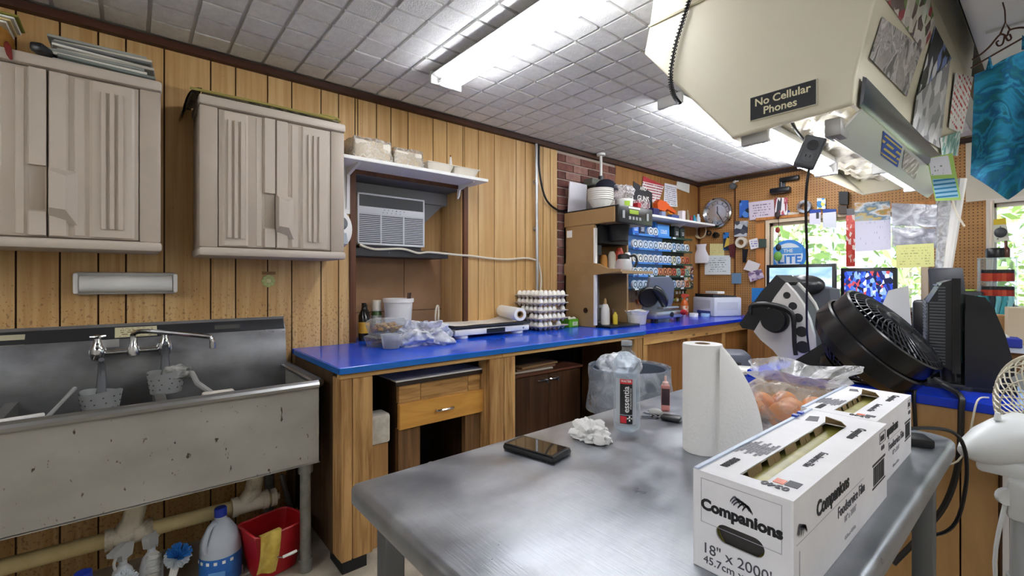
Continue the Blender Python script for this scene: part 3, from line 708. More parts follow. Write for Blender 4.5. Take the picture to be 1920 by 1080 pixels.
# spray bottles and brushes, lower left
spr = mat('spray_grey', '#c4c5c3', .4)
def spray(label, loc, rz, body):
    t = T('spray_bottle', label, 'spray bottle', loc, rz, 'spray bottles under the sink')
    M().lathe([(0, 0), (.036, 0), (.04, .01), (.04, .12), (.03, .16), (.014, .18), (.014, .2)], (0, 0, 0), 20).build('bottle', body, t)
    M().prism([(-.03, .205), (.018, .2), (.02, .225), (.055, .235), (.058, .25), (.0, .265), (-.04, .25)], 'y', -.014, .014).build('spray_head', spr, t)
    M().tube([(.028, 0, .228), (.04, 0, .205), (.034, 0, .18)], .005, 6, smooth=3).build('trigger', spr, t)
    return t
spray('grey spray bottle with hooded head standing behind the blue brushes', (.40, -.02, 0), -.7, mat('spray_body', '#cfd3d6', .3))
spray('tall white spray bottle with its nozzle tipped up, behind the bleach jug', (.36, .07, .0), 2.6, mat('spray_body_2', '#dfe2e4', .3))
bris = mat('blue_bristle', '#2b7fd0', .8, bump=.8, bsc=220); wbr = mat('white_bristle', '#dfe6ea', .8, bump=.8, bsc=220)
def bowl_brush(label, p, d, tip):
    t = T('scrubbing_brush', label, 'brush', p, 0, None); d = V(d).normalized()
    M().tube([(0, 0, 0), d * .1, d * .16], [.012, .014, .016], 10).build('handle', white, t)
    o = d * .165; m1 = M(); m2 = M(); rr = random.Random(int(p[1] * 1000))
    for k in range(420):
        q = V((rr.gauss(0, 1), rr.gauss(0, 1), rr.gauss(0, 1))).normalized()
        (m1 if q.dot(d) > .25 else m2).cyl(o, o + q * rr.uniform(.040, .050) + d * .01, .0032, .0022, 4, False)
    m1.build('bristle_tip', tip, t)['kind'] = 'stuff'; m2.build('bristle_side', wbr, t)['kind'] = 'stuff'
    return t
bowl_brush('round brush with blue bristles pointing up, nearest the bleach jug', (.46, .115, .02), (.15, .2, .95), bris)
bowl_brush('round brush with white bristles edged in blue, beside the blue-capped bottle', (.52, -.035, .0), (.1, .1, .95), wbr)
t = T('handled_brush', 'clear ribbed brush leaning beside the blue bristled brush', 'brush', (.43, .075, 0), .3)
for k in range(7): M().lathe([(.018, 0), (.026, .006), (.018, .012)], (0, 0, .1 + .014 * k), 14).build('rib', clear('cloudy_plastic', body='#e9ece8', fac=.6), t)
M().cyl((0, 0, 0), (0, 0, .2), .014, .018, 12).build('core', white, t)
t = T('cleaner_bottle', 'white cleaner bottle with royal blue cap at the bottom frame edge', 'bottle', (.56, -.125, 0.0))
M().lathe([(0, 0), (.04, 0), (.042, .02), (.042, .11), (.042, .19), (.02, .225), (.019, .235)], (0, 0, 0), 20).build('bottle', white, t)
M().lathe([(0, .272), (.025, .271), (.027, .235), (.022, .233)], (0, 0, 0), 18).build('cap', MATS['cap_blue'], t)
one(M().box(-.13, .13, -.10, .10, 0, .012, .004).box(-.12, .12, -.09, -.08, .012, .05, .003).box(-.12, .12, .08, .09, .012, .05, .003), 'floor_tray', 'grey plastic tray on the floor under the red bucket and jug', 'tray', mat('tray_grey', '#a6a39c', .5), (.33, .44, .0), .2)
# ------------------------------------------------------------- blue counter along the left wall
CT = .915; CX = .755
blue_top = mat('blue_laminate', '#0f58e6', .18, c2='#0d50d6', sc=(3, 3, 3), spec=.6, bump=.02, bsc=20)
blue_edge = mat('blue_edge_paint', '#0f5fae', .35)
blue_dark = mat('dark_blue_laminate', '#1038c8', .2, spec=.6)
rough_w = wood('rough_board', '#c79e66', '#8a6234', 'z', .7, 42, 2.6, '#7d552a', .7, True)
rough_x = wood('rough_rail', '#cba468', '#946b3b', 'y', .7, 42, 2.6, '#86602f', .6, True)
t = T('blue_countertop', 'bright blue worktop carrying the scale, egg trays and food tubs', 'countertop', (0, 0, 0))
M().box(-.0, CX, .702, 3.0, CT - .028, CT, .003, 1).build('top', blue_top, t)
struct(M().box(AD + .002, .0, AY0 + .009, AY1 - .009, CT - .028, CT), 'sill', blue_top, trm)
M().box(CX, CX + .004, .702, 3.0, CT - .028, CT - .002).box(.05, CX, .698, .702, CT - .028, CT - .002).build('edge_band', blue_edge, t)
t = T('blue_countertop', 'darker blue worktop at the far end under the slicer and printer', 'countertop', (0, 0, 0))
M().box(0, CX - .01, 3.003, FARY, CT - .03, CT, .003, 1).build('top', blue_dark, t)
t = T('counter_frame', 'rough timber frame with posts and rail holding up the bright blue worktop', 'counter', (0, 0, 0))
def post(y0, y1, parts, m=rough_w, x1=.74):
    for a, b in parts: M().box(x1 - .04, x1, a + .001, b - .001, .05, CT - .055, .003, 1).build('post_board', m, t)
    M().box(x1 - .11, x1 - .041, y0, y1, .05, CT - .055).build('post', m, t)
post(.715, .86, ((.715, .765), (.766, .86)))
post(1.535, 1.72, ((1.535, 1.635), (1.637, 1.72)))
post(2.88, 2.98, ((2.88, 2.98),))
M().box(.70, .742, .71, 1.62, CT - .054, CT - .029, .002, 1).build('rail', rough_x, t)
M().box(.70, .742, 1.622, 2.99, CT - .054, CT - .029, .002, 1).build('rail', rough_x, t)
M().box(.01, .62, .715, .74, .04, CT - .04).build('side_panel', wood('dark_rough_side', '#5b4329', '#3d2b18', 'z', .8), t)
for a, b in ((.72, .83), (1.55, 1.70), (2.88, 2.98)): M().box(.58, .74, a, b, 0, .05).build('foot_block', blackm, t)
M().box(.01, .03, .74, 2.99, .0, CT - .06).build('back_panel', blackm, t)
# drawer unit under it
dk = wood('dark_cabinet_side', '#4a3420', '#33220f', 'z', .6)
t = T('drawer_unit', 'low wooden chest with white top and one plywood drawer under the blue worktop', 'cabinet', (0, 0, 0))
DY0, DY1, DX = 1.03, 1.53, .655
M().box(.10, DX + .01, DY0 - .02, DY1 + .01, .793, .80).build('top', mat('white_laminate', '#d8d5d2', .4), t)
M().box(.10, DX + .012, DY0 - .022, DY1 + .012, .772, .7925).build('top_edge', mat('dark_edge', '#2a1d14', .5), t)
for a, b in ((DY0, DY0 + .12), (DY0 + .122, DY1 - .085), (DY1 - .083, DY1)): M().box(DX - .03, DX, a, b, .68, .771, .002, 1).build('front_board', wood('reclaimed_board', '#c79a5c', '#8d6534', 'y', .6, 40, 3, '#5d3c1c', .3, True), t)
dr = M().box(DX - .01, DX + .02, DY0 - .005, DY1 + .01, .555, .682, .003, 1).build('drawer', wood('plywood_yellow', '#d09a4a', '#b9823a', 'y', .45, 14, 2.2, '#c08a40', .05), t)
M().tube([(DX + .02, 1.23, .62), (DX + .045, 1.235, .622), (DX + .045, 1.32, .622), (DX + .02, 1.325, .62)], .006, 8, smooth=3).build('handle', chrome, dr)
for a in (DY0, DY1 - .02): M().box(.10, DX - .04, a, a + .02, .05, .771).build('side_panel', dk, t)
M().box(DX - .04, DX - .005, DY0, DY0 + .12, 0, .553).build('leg', wood('brown_rough', '#7c5a36', '#553b20', 'z', .7, 50, 2), t)
M().box(DX - .04, DX - .005, DY1 - .10, DY1, 0, .553).build('leg', MATS['brown_rough'], t)
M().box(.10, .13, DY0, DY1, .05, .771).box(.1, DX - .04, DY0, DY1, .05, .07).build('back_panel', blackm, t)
t = T('paper_cap_post', 'square tan post topped by a dirty white plastic box under the worktop', 'post', (.60, .935, 0))
M().box(-.04, .04, -.045, .045, 0, .50, .002, 1).build('post', wood('tan_post', '#b88f5c', '#9c7343', 'z', .6), t)
M().box(-.055, .05, -.055, .055, .50, .645, .015).build('cap_box', mat('dirty_white', '#d5d0c4', .6, c2='#b9b2a3', sc=(14, 14, 14)), t)
for i, (y, z, c, lab) in enumerate(((1.20, .0, '#b8512a', 'orange-capped bottle in the dark space under the drawer'), (1.30, .0, '#d8d4c8', 'white bottle standing in the dark space under the drawer'))):
    t = T('bottle', lab, 'bottle', (.5, y, .07))
    M().lathe([(0, 0), (.03, 0), (.032, .01), (.032, .12), (.012, .16), (.012, .18)], n=16).build('body', mat('under_bottle_%d' % i, '#cfc9bd', .4), t)
    M().lathe([(0, .205), (.015, .205), (.015, .175)], n=12).build('cap', mat('under_cap_%d' % i, c, .4), t)
# dark two-door cabinet
dw = wood('walnut_print', '#4f3522', '#2f1e12', 'z', .4, 30, 1.4, '#3c2616', .05)
t = T('dark_cabinet', 'dark woodgrain two-door cabinet with chrome pulls under the blue worktop', 'cabinet', (0, 0, 0))
M().box(.06, .60, 1.80, 2.42, .06, .695).build('carcass', dw, t)
M().box(.05, .635, 1.79, 2.43, .695, .712, .006).build('top', wood('cabinet_top_edge', '#6b4028', '#4a2a18', 'y', .35), t)
for k, (a, b) in enumerate(((1.803, 2.108), (2.112, 2.417))):
    d = M().box(.60, .62, a, b, .07, .69, .002, 1).build('door', dw, t)
    y = 2.04 if k == 0 else 2.15
    M().tube([(.62, y - .03, .655), (.636, y - .03, .655), (.636, y + .04, .655), (.62, y + .04, .655)], .005, 8, smooth=2).build('handle', chrome, d)
    M().cyl((.62, (2.09 if k == 0 else 2.19), .64), (.628, (2.09 if k == 0 else 2.19), .64), .011, n=12).build('lock', chrome, d)
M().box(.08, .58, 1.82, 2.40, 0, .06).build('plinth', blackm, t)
for i, (c, lab) in enumerate((('#b7aea0', 'grey-white sheet at the bottom of the boards on the dark cabinet'), ('#6f5136', 'brown board in the middle of the boards on the dark cabinet'), ('#8a6a45', 'tan cutting board topmost on the dark cabinet'))):
    one(M().box(-.2, .2, -.17, .17, 0, .012, .002, 1), 'board', lab, 'board', mat('board_%d' % i, c, .6), (.40, 2.0 + .02 * i, .7125 + .0135 * i), .06 * i - .05, 'boards on the dark cabinet')
# doors under the far worktop
t = T('base_cabinet', 'knotty pine base cabinet with brown doors under the far blue worktop', 'cabinet', (0, 0, 0))
pine = wood('pine_face', '#cfa468', '#b08049', 'y', .55, 45, 1.8, '#9b6d3a', .2, True); pine_z = wood('pine_stile', '#c69a61', '#a87a44', 'z', .55, 45, 1.8, '#9b6d3a', .2, True)
M().box(.1, .68, 3.02, FARY - .01, .08, CT - .031).build('carcass', wood('carcass_brown', '#8c6236', '#6d4825', 'z', .6), t)
M().box(.68, .73, 3.01, FARY - .02, CT - .115, CT - .031, .002, 1).build('rail', pine, t)
for a, b in ((3.01, 3.07), (3.66, 3.71), (4.30, 4.35), (4.9, 5.0)): M().box(.68, .728, a, b, .05, CT - .115, .002, 1).build('stile', pine_z, t)
for k, (a, b) in enumerate(((3.08, 3.65), (3.72, 4.29), (4.36, 4.89))):
    M().box(.685, .712, a, b, .09, CT - .12, .002, 1).build('door', wood('door_brown', '#a1703e', '#83562b', 'z', .5, 30, 1.5, '#75491f', .1), t)
M().box(.14, .66, 3.02, FARY - .02, 0, .08).build('plinth', blackm, t)
# bin with clear liner
binm = mat('bin_grey', '#5a6470', .45)
t = T('trash_bin', 'round grey trash bin with clear plastic liner in front of the dark cabinet', 'bin', (.95, 2.52, 0))
M().lathe([(0, 0), (.19, 0), (.2, .01), (.235, .70), (.25, .705), (.25, .725), (.238, .728), (.23, .72), (.196, .03), (0, .028)], n=32).build('barrel', binm, t)
import mathutils.noise as NZ
def liner(u, v):
    a = 2 * PI * u; r = .262 + .012 * math.sin(a * 9 + 3 * v) * v + .01 * NZ.noise(V((math.cos(a) * 4, math.sin(a) * 4, v * 3))) + .012 * v
    return (r * math.cos(a), r * math.sin(a), .737 - .26 * v - .03 * v * math.sin(a * 3 + 1))
lin = clear('bin_liner', '#e9eef5', '#e8eef6', .22, .15, .25, 9)
M().grid(liner, 64, 8, True).grid(lambda u, v: ((.262 - .02 * v) * math.cos(2 * PI * u), (.262 - .02 * v) * math.sin(2 * PI * u), .737 - .3 * v), 48, 4, True).build('liner', lin, t, 60)
crumple('plastic_bag', 'crumpled white bag lying in the mouth of the trash bin', 'bag', (.90, 2.48, .735), (.13, .12, .09), clear('milky_bag', '#e6eaf0', '#eef1f6', .6, .3, .3, 12), 5, 40, .35, freq=1.5)

# ------------------------------------------------------------- shelf, air conditioner and recess
t = T('wall_shelf', 'white shelf board on a white bracket above the air conditioner', 'shelf', (0, 0, 0))
M().box(0, .24, .90, 1.90, 1.975, 1.995, .002, 1).build('board', white2, t)
M().prism([(.001, 1.975), (.2, 1.975), (.2, 1.968), (.03, 1.93), (.02, 1.74), (.001, 1.70)], 'y', 1.00, 1.018).box(.0, .012, .985, 1.032, 1.70, 1.975).build('bracket', white, t)
M().prism([(.001, 1.975), (.2, 1.975), (.2, 1.968), (.03, 1.94), (.02, 1.90), (.001, 1.88)], 'y', 1.80, 1.812).build('bracket', white, t)
wrapm = clear('crinkled_wrap', '#e9e2d6', '#e9e6de', .26, .12, .6, 22)
foam = mat('foam_white', '#e4ddd0', .7); card2 = mat('brown_paper', '#9a7a52', .8)
def wrapped(label, y, L, hgt, cm, zz=1.9952, x=.12):
    t = T('wrapped_package', label, 'package', (x, y, zz), 0, 'wrapped packages on the shelf')
    M().box(-.085, .085, -L / 2 + .01, L / 2 - .01, 0, hgt, .012).build('contents', cm, t)
    def f(u, v):
        a = 2 * PI * u; k = 1 / max(abs(math.cos(a)), abs(math.sin(a))) ** .8
        q = V((.10 * math.cos(a) * k * (1 - .18 * v), (L / 2 + .012) * math.sin(a) * k * (1 - .1 * v), 0.001 + (hgt + .012) * v))
        return q + V((0, 0, 1)) * .006 * NZ.noise(q * 30) * v + q * .05 * NZ.noise(q * 22) * min(1, 4 * v)
    M().grid(f, 40, 8, True).grid(lambda u, v: (f(u, 1)[0] * (1 - v), f(u, 1)[1] * (1 - v), f(u, 1)[2] + .004 * math.sin(u * 40) * v * (1 - v)), 40, 4, True).build('wrap', wrapm, t, 60)
wrapped('brown package in crinkled clear wrap at the left end of the white shelf', 1.09, .24, .115, foam)
wrapped('smaller clear-wrapped white package, second on the white shelf', 1.32, .2, .095, foam)
def foam_tray(label, y, L, zz, x=.12):
    t = T('foam_tray', label, 'tray', (x, y, zz), 0, 'foam trays on the shelf')
    M().grid(lambda u, v: ((.06 + .03 * v) * math.cos(2 * PI * u) / max(abs(math.cos(2 * PI * u)), abs(math.sin(2 * PI * u))) ** .85, (L / 2 - .02 + .02 * v) * math.sin(2 * PI * u) / max(abs(math.cos(2 * PI * u)), abs(math.sin(2 * PI * u))) ** .85, .055 * v), 36, 4, True).box(-.055, .055, -L / 2 + .025, L / 2 - .025, 0, .004).build('dish', foam, t)
    M().box(-.092, .092, -L / 2 - .004, L / 2 + .004, .0545, .061, .003, 1).build('rim', foam, t)
foam_tray('white foam tray beside the wrapped packages on the white shelf', 1.55, .20, 1.9952)
foam_tray('clear-lidded foam tray at the right end of the white shelf', 1.75, .2, 1.9952)
t = T('nozzle_bottle', 'white pointed nozzle bottle standing behind the foam trays on the shelf', 'bottle', (.04, 1.72, 1.9952))
M().lathe([(0, 0), (.02, 0), (.02, .06), (.016, .08), (.006, .16), (.003, .165), (0, .166)], n=16).build('bottle', white, t)
M().lathe([(0, .176), (.004, .176), (.005, .166), (0, .165)], n=10).build('tip', mat('tip_brown', '#8b4a20', .5), t)
# soap dispenser, half hidden by the right-hand cabinet
t = T('soap_dispenser', 'white oval wall dispenser with a round grey window right of the cabinet', 'dispenser', (0, 0, 0))
M().lathe([(0, .085), (.05, .08), (.075, .06), (.082, .02), (.082, 0), (0, 0)], (0, .945, 1.60), 28, (1, 0, 0), 1, 1.45).build('shell', white, t)
M().lathe([(0, .003), (.034, .003), (.04, 0)], (.083, .945, 1.63), 20, (1, 0, 0)).build('window', mat('smoke_window', '#6d7479', .2), t)
M().prism([(.905, 1.51), (.985, 1.51), (.975, 1.575), (.915, 1.575)], 'x', .06, .088).build('reservoir', mat('reservoir_grey', '#aab4bb', .3), t)
# air conditioner
acg = mat('ac_white', '#cfd1d6', .45); acs = mat('ac_slat', '#c4c6cb', .45)
t = T('air_conditioner', 'white window air conditioner with slatted grille built into the wall recess', 'air conditioner', (0, 0, 0))
AX, A0, A1, AB, AT = -.07, 1.10, 1.575, 1.525, 1.855
M().box(-.298, AX, A0, A1, AB, AT, .012).build('body', acg, t)
M().box(AX, AX + .004, A0 + .012, A1 - .012, AT - .085, AT - .012, .001, 1).build('intake_panel', mat('ac_dark', '#33363c', .35), t)
M().box(AX - .002, AX + .006, A0, A1, AT - .012, AT, .003).box(AX - .002, AX + .006, A0, A0 + .012, AB, AT, .003).box(AX - .002, AX + .006, A1 - .012, A1, AB, AT, .003).box(AX - .002, AX + .006, A0, A1, AB, AB + .015, .003).box(AX - .002, AX + .005, A0, A1, AT - .13, AT - .085, .002).build('front_frame', acg, t)
M().box(AX - .001, AX + .0015, A0 + .01, A1 - .01, AB + .014, AT - .13).build('grille_back', mat('grille_dark', '#3c3f44', .6), t)
for k in range(15):
    z = AB + .022 + k * .0122
    M().box(AX - .001, AX + .007, A0 + .012, A1 - .012, z, z + .0062).build('slat', acs, t)
for y in (A0 + .155, A0 + .315): M().box(AX, AX + .0085, y - .005, y + .005, AB + .015, AT - .13).build('mullion', acs, t)
for k, (dy, dz) in enumerate([(i * .028 + .18, -.098) for i in range(6)] + [(i * .03 + .17, -.116) for i in range(5)]):
    M().cyl((AX + .004, A0 + dy, AT + dz), (AX + .0065, A0 + dy, AT + dz), .0035, n=8).build('button', black if k == 3 else grey, t)
t = T('ac_surround', 'grey insulating board packed above and beside the air conditioner', 'panel', (0, 0, 0))
M().box(AD + .001, -.2, AY0 + .01, AY1 - .01, AT + .002, AZ1 - .006).prism([(A1 + .002, AT + .002), (A1 + .24, AT + .002), (A1 + .002, AB + .12)], 'x', AD + .006, -.22).build('board', mat('grey_board', '#8c8d90', .6), t)
t = T('ac_shelf', 'dark metal tray under the air conditioner fixed across the recess', 'shelf', (0, 0, 0))
M().box(AD + .001, -.04, AY0 + .01, AY1 - .10, 1.452, 1.462).box(-.05, -.04, AY0 + .01, AY1 - .10, 1.462, 1.50).box(AD + .001, -.08, A0 + .02, A1 - .02, 1.463, 1.524).build('tray', mat('tray_black', '#25262a', .4, .3), t)
for y in (1.3, 1.5): M().ball((-.039, y, 1.48), .005, 8, 6).build('screw', chrome, t)
cordc = mat('cream_cord', '#d8d0bc', .6)
one(M().tube([(-.03, 1.10, 1.52), (-.03, 1.2, 1.495), (-.02, 1.38, 1.505), (-.02, 1.50, 1.482), (.0, 1.58, 1.49), (.02, 1.8, 1.478), (.022, 1.9, 1.475), (.022, 2.2, 1.458), (.022, 2.42, 1.475), (.02, 2.52, 1.468), (.03, 2.57, 1.44), (.03, 2.60, 1.30), (.025, 2.585, 1.16), (.025, 2.565, 1.0), (.03, 2.56, .925)], .0075, 8, smooth=5), 'cream_cord', 'cream power cord sagging from the air conditioner along the panelling', 'cord', cordc)
one(M().tube([(.03, 2.545, 2.41), (.03, 2.55, 1.9), (.03, 2.555, 1.42), (.03, 2.555, 1.2)], .0125, 10).cyl((.0, 2.553, 1.72), (.032, 2.553, 1.72), .018, n=10).cyl((.0, 2.551, 2.1), (.032, 2.551, 2.1), .018, n=10), 'conduit_pipe', 'thin metal conduit running down the panelling from the ceiling', 'pipe', mat('conduit_metal', '#a9abad', .35, .8))
one(M().tube([(.03, 2.575, 2.41), (.03, 2.58, 2.2), (.03, 2.65, 1.98), (.03, 2.80, 1.895), (.03, 2.95, 1.93), (.04, 3.04, 2.05), (.05, 3.06, 2.14), (.05, 3.10, 2.155)], .0085, 8, smooth=6), 'black_cable', 'black cable looping from the ceiling to the small box over the bricks', 'cable', black)
t = T('ceiling_bracket_box', 'small dark box on a white pipe hanging from the ceiling before the bricks', 'fixture', (.10, 3.2, 2.1))
M().box(-.05, .05, -.10, .06, .03, .095, .006).build('box', mat('box_olive', '#54564c', .5), t)
M().cyl((0, .08, .05), (0, .08, .33), .012, n=10).cyl((0, .08, .325), (0, .08, .346), .04, n=14).build('pipe', white, t)
M().cyl((0, .08, .0), (0, .08, .14), .026, n=12).ball((0, .12, .06), .022).build('clamp', black, t)

# ------------------------------------------------------------- on the bright blue worktop
clr = clear('clear_tub', '#f2f4f5', '#eef0f2', .14, .1)
brownfood = mat('brown_food', '#6b4a33', .7, c2='#3f2a1e', sc=(40, 40, 40), bump=.5)
goldfood = mat('gold_food', '#c59a58', .7, c2='#8d6531', sc=(45, 45, 45), bump=.6)
def rr(r, k, a): return r / max(abs(math.cos(a)), abs(math.sin(a))) ** k
def tub(m, lx, ly, h, fl=.85, z=0):
    def f(u, v):
        a = 2 * PI * u; s = fl + (1 - fl) * v; return (lx / 2 * s * math.cos(a) * rr(1, .75, a), ly / 2 * s * math.sin(a) * rr(1, .75, a), z + h * v)
    return m.grid(f, 36, 3, True).add([f(i / 36, 0) for i in range(36)], [tuple(range(36))])
def salad(label, x, y, z, rz, food, lx, ly, h, lid=.035):
    t = T('food_container', label, 'container', (x, y, z), rz, 'clear food containers on the blue worktop')
    tub(M(), lx, ly, h).build('tub', clr, t)
    rg = random.Random(int(h * 1e4) + int(y * 100)); m = M()
    for _ in range(60): m.ball((rg.uniform(-.38, .38) * lx, rg.uniform(-.38, .38) * ly, rg.uniform(.25, 1.05) * h), (rg.uniform(.012, .022), rg.uniform(.012, .022), rg.uniform(.008, .014)), 8, 5)
    m.build('food', food, t)['kind'] = 'stuff'
    M().grid(lambda u, v: (lx / 2 * (1 - .25 * v ** 2) * math.cos(2 * PI * u) * rr(1, .75, 2 * PI * u), ly / 2 * (1 - .25 * v ** 2) * math.sin(2 * PI * u) * rr(1, .75, 2 * PI * u), h + .002 + lid * v), 36, 4, True).box(-lx * .36, lx * .36, -ly * .36, ly * .36, h + lid + .001, h + lid + .004).build('lid', clr, t)
    return t
salad('clear container of dark food at the bottom of the pair beside the white bucket', .22, 1.165, CT, .1, brownfood, .17, .24, .05, .015)
salad('clear container of golden pastry lying on top of the dark food container', .215, 1.17, CT + .07, .06, goldfood, .17, .23, .055, .03)
t = T('deli_cup', 'small frosted cup of brown balls in front of the stacked food containers', 'container', (.355, 1.13, CT))
M().lathe([(0, .002), (.042, .002), (.045, .004), (.055, .075), (.059, .076), (.059, .082)], n=28).build('cup', clear('frosted_cup', '#e8ebee', '#eceff2', .25, .3), t)
for k in range(7):
    a = k * 1.05; M().ball((.024 * math.cos(a) * (k > 0), .024 * math.sin(a) * (k > 0), .018 + .012 * (k % 2) + (.012 if k == 0 else 0)), .0155, 10, 8).build('food_ball', brownfood, t)
crumple('plastic_bag', 'crumpled white plastic bag in front of the scale on the blue worktop', 'bag', (.30, 1.36, CT + .05), (.12, .15, .085), clear('milky_bag_2', '#eef1f6', '#f2f4f8', .5, .3, .25, 10), 9, 80, .62, freq=1.7)
t = T('white_bucket', 'tall white plastic tub with spoon handles behind the food containers', 'bucket', (-.08, 1.385, CT))
M().lathe([(0, .002), (.075, .002), (.078, .006), (.094, .235), (.102, .237), (.102, .262), (.096, .262), (.092, .24), (.074, .01), (0, .008)], n=32).build('tub', white, t)
for a, c in ((.5, '#5a3b22'), (1.1, '#2e2a26')): M().cyl((.05 * math.cos(a), .05 * math.sin(a), .012), (.075 * math.cos(a) + .01, .075 * math.sin(a), .30), .008, .006, 8).build('spoon_handle', mat('spoon_%s' % c[1:], c, .5), t)
t = T('sauce_bottle', 'dark glass bottle with yellow label by the left edge of the wall recess', 'bottle', (-.06, 1.14, CT))
M().lathe([(0, 0), (.032, 0), (.034, .01), (.034, .16), (.016, .2), (.014, .235), (.016, .24), (0, .24)], n=20).build('glass', mat('dark_bottle', '#14100d', .12), t)
M().lathe([(.0345, .05), (.0345, .12)], n=20).build('label', mat('mustard_label', '#d0a338', .5), t)
t = T('spice_bottle', 'green and white capped bottle at the back of the recess', 'bottle', (-.17, 1.27, CT))
M().lathe([(0, 0), (.032, 0), (.034, .01), (.034, .16), (.028, .18)], n=20).build('bottle', mat('green_glass', '#3f5a2c', .25), t)
M().lathe([(.0345, .06), (.0345, .15)], n=20).build('label', mat('white_label', '#d9d9d0', .5, c2='#6b7d58', sc=(60, 60, 60)), t)
M().lathe([(0, .25), (.03, .25), (.032, .245), (.032, .18), (.03, .178)], n=20).build('cap', mat('cream_cap', '#e4ddcc', .4), t)
t = T('spice_bottle', 'black topped bottle hidden behind the stacked food containers', 'bottle', (-.15, 1.18, CT))
M().lathe([(0, 0), (.03, 0), (.03, .17), (.018, .2), (.018, .225), (0, .225)], n=18).build('bottle', black, t)
# low rail at the mouth of the recess with a small loop of cord
one(M().tube([(-.12, 1.70, CT + .03), (-.115, 1.69, CT + .12), (-.115, 1.70, CT + .19), (-.115, 1.715, CT + .19), (-.115, 1.715, CT + .1), (-.12, 1.705, CT + .03)], .007, 8, smooth=4).box(-.14, -.1, 1.68, 1.73, CT, CT + .03, .004), 'cord_loop', 'small loop of cream cord standing in the recess behind the scale', 'cord', cordc)
# scale with a sheet and a roll of paper
SA, SBq = onZ(857, 637, CT), onZ(986, 624, CT)
t = T('bench_scale', 'white digital bench scale with paper-covered platform on the blue worktop', 'scale', (SA.x + .01, (SA.y + SBq.y) / 2, CT))
hl = .32
M().box(-.30, 0, -hl, hl, .022, .062, .008).build('base', white, t)
M().box(-.31, .005, -hl - .006, hl + .004, .070, .082, .003, 1).box(-.28, -.03, -hl + .03, hl - .03, .06, .072).build('platform', mat('platform_dark', '#3c3e42', .4, .5), t)
M().box(.0005, .004, -.07, .09, .026, .056, .001, 1).build('display', black, t)
M().cyl((0, .26, .042), (.004, .26, .042), .007, n=10).build('level_bubble', grey, t)
for y in (-hl + .08, hl - .08):
    for x in (-.05, -.25): M().lathe([(0, 0), (.04, 0), (.045, .004), (.045, .018), (.035, .023)], (x, y, 0), 18).build('foot', white, t)
one(M().grid(lambda u, v: (-.03 + .0 + .29 * (u - 1), (v - .5) * .6, .003 * abs(math.sin(v * 9 + u * 2)) + .012 * u * v * math.sin(u * 3) + .035 * (max(0, v - .75) * 4) ** 2 * (1 - .6 * u)), 14, 20).grid(lambda u, v: (-.03 + .29 * (u - 1), (v - .5) * .6, .0015 + .003 * abs(math.sin(v * 9 + u * 2)) + .012 * u * v * math.sin(u * 3) + .035 * (max(0, v - .75) * 4) ** 2 * (1 - .6 * u)), 14, 20), 'paper_sheet', 'white butcher paper sheet lying on the scale platform', 'paper', mat('butcher_paper', '#e6e0d6', .7, c2='#d9d1c4', sc=(5, 5, 5)), (SA.x + .02, (SA.y + SBq.y) / 2 - .01, CT + .0825))
t = T('paper_roll', 'roll of white butcher paper resting on the scale in front of the egg trays', 'paper roll', (.20, 2.13, CT + .148), 0, rot=(0, 0, -.35))
M().lathe([(.024, -.20), (.044, -.20), (.045, -.198), (.045, .198), (.044, .20), (.024, .20), (.024, -.20)], (0, 0, 0), 26, (1, 0, .0)).build('roll', white2, t)
M().lathe([(.018, -.2005), (.0245, -.2005), (.0245, .2005), (.018, .2005), (.018, -.2005)], (0, 0, 0), 20, (1, 0, 0)).build('core', mat('cardboard_core', '#a8865c', .8), t)
# five trays of eggs
trayc = mat('pulp_grey', '#c6bcb0', .9, c2='#b5aa9d', sc=(30, 30, 30), bump=.4); eggm = mat('egg_white', '#f0ede6', .45)
PIT = .0475
def egg_tray_mesh():
    n = 31
    def f(u, v):
        x = (u - .5) * .292; y = (v - .5) * .292
        ix, iy = x / PIT, y / PIT
        h = .5 + .25 * (math.cos(2 * PI * (ix + .5)) + math.cos(2 * PI * (iy + .5)))   # crests between the cells
        e = max(abs(u - .5), abs(v - .5))
        return (x, y, .005 + .043 * (1 - h) * (1 if e < .47 else .0) + (.030 if e >= .47 else 0))
    return M().grid(lambda u, v: f(u, v), 36, 36).grid(lambda u, v: (f(u, v)[0], f(u, v)[1], f(u, v)[2] - .004), 36, 36).box(-.152, .152, .140, .153, .028, .037, .003, 1).box(-.152, .152, -.153, -.140, .028, .037, .003, 1).box(.140, .153, -.139, .139, .028, .037, .003, 1).box(-.153, -.140, -.139, .139, .028, .037, .003, 1)
ec = (.075, 2.47); ets = None
names_tr = ['grey pulp egg tray at the bottom of the stack beside the paper roll', 'grey pulp egg tray second from the bottom of the stack', 'grey pulp egg tray in the middle of the egg stack', 'grey pulp egg tray second from the top of the egg stack', 'grey pulp egg tray topmost of the stack, filled with white eggs']
et = one(egg_tray_mesh(), 'egg_tray', names_tr[0], 'egg tray', trayc, (ec[0] + .07, ec[1] + .02, CT + .002), 0, 'egg trays', ang=60)
egg = None
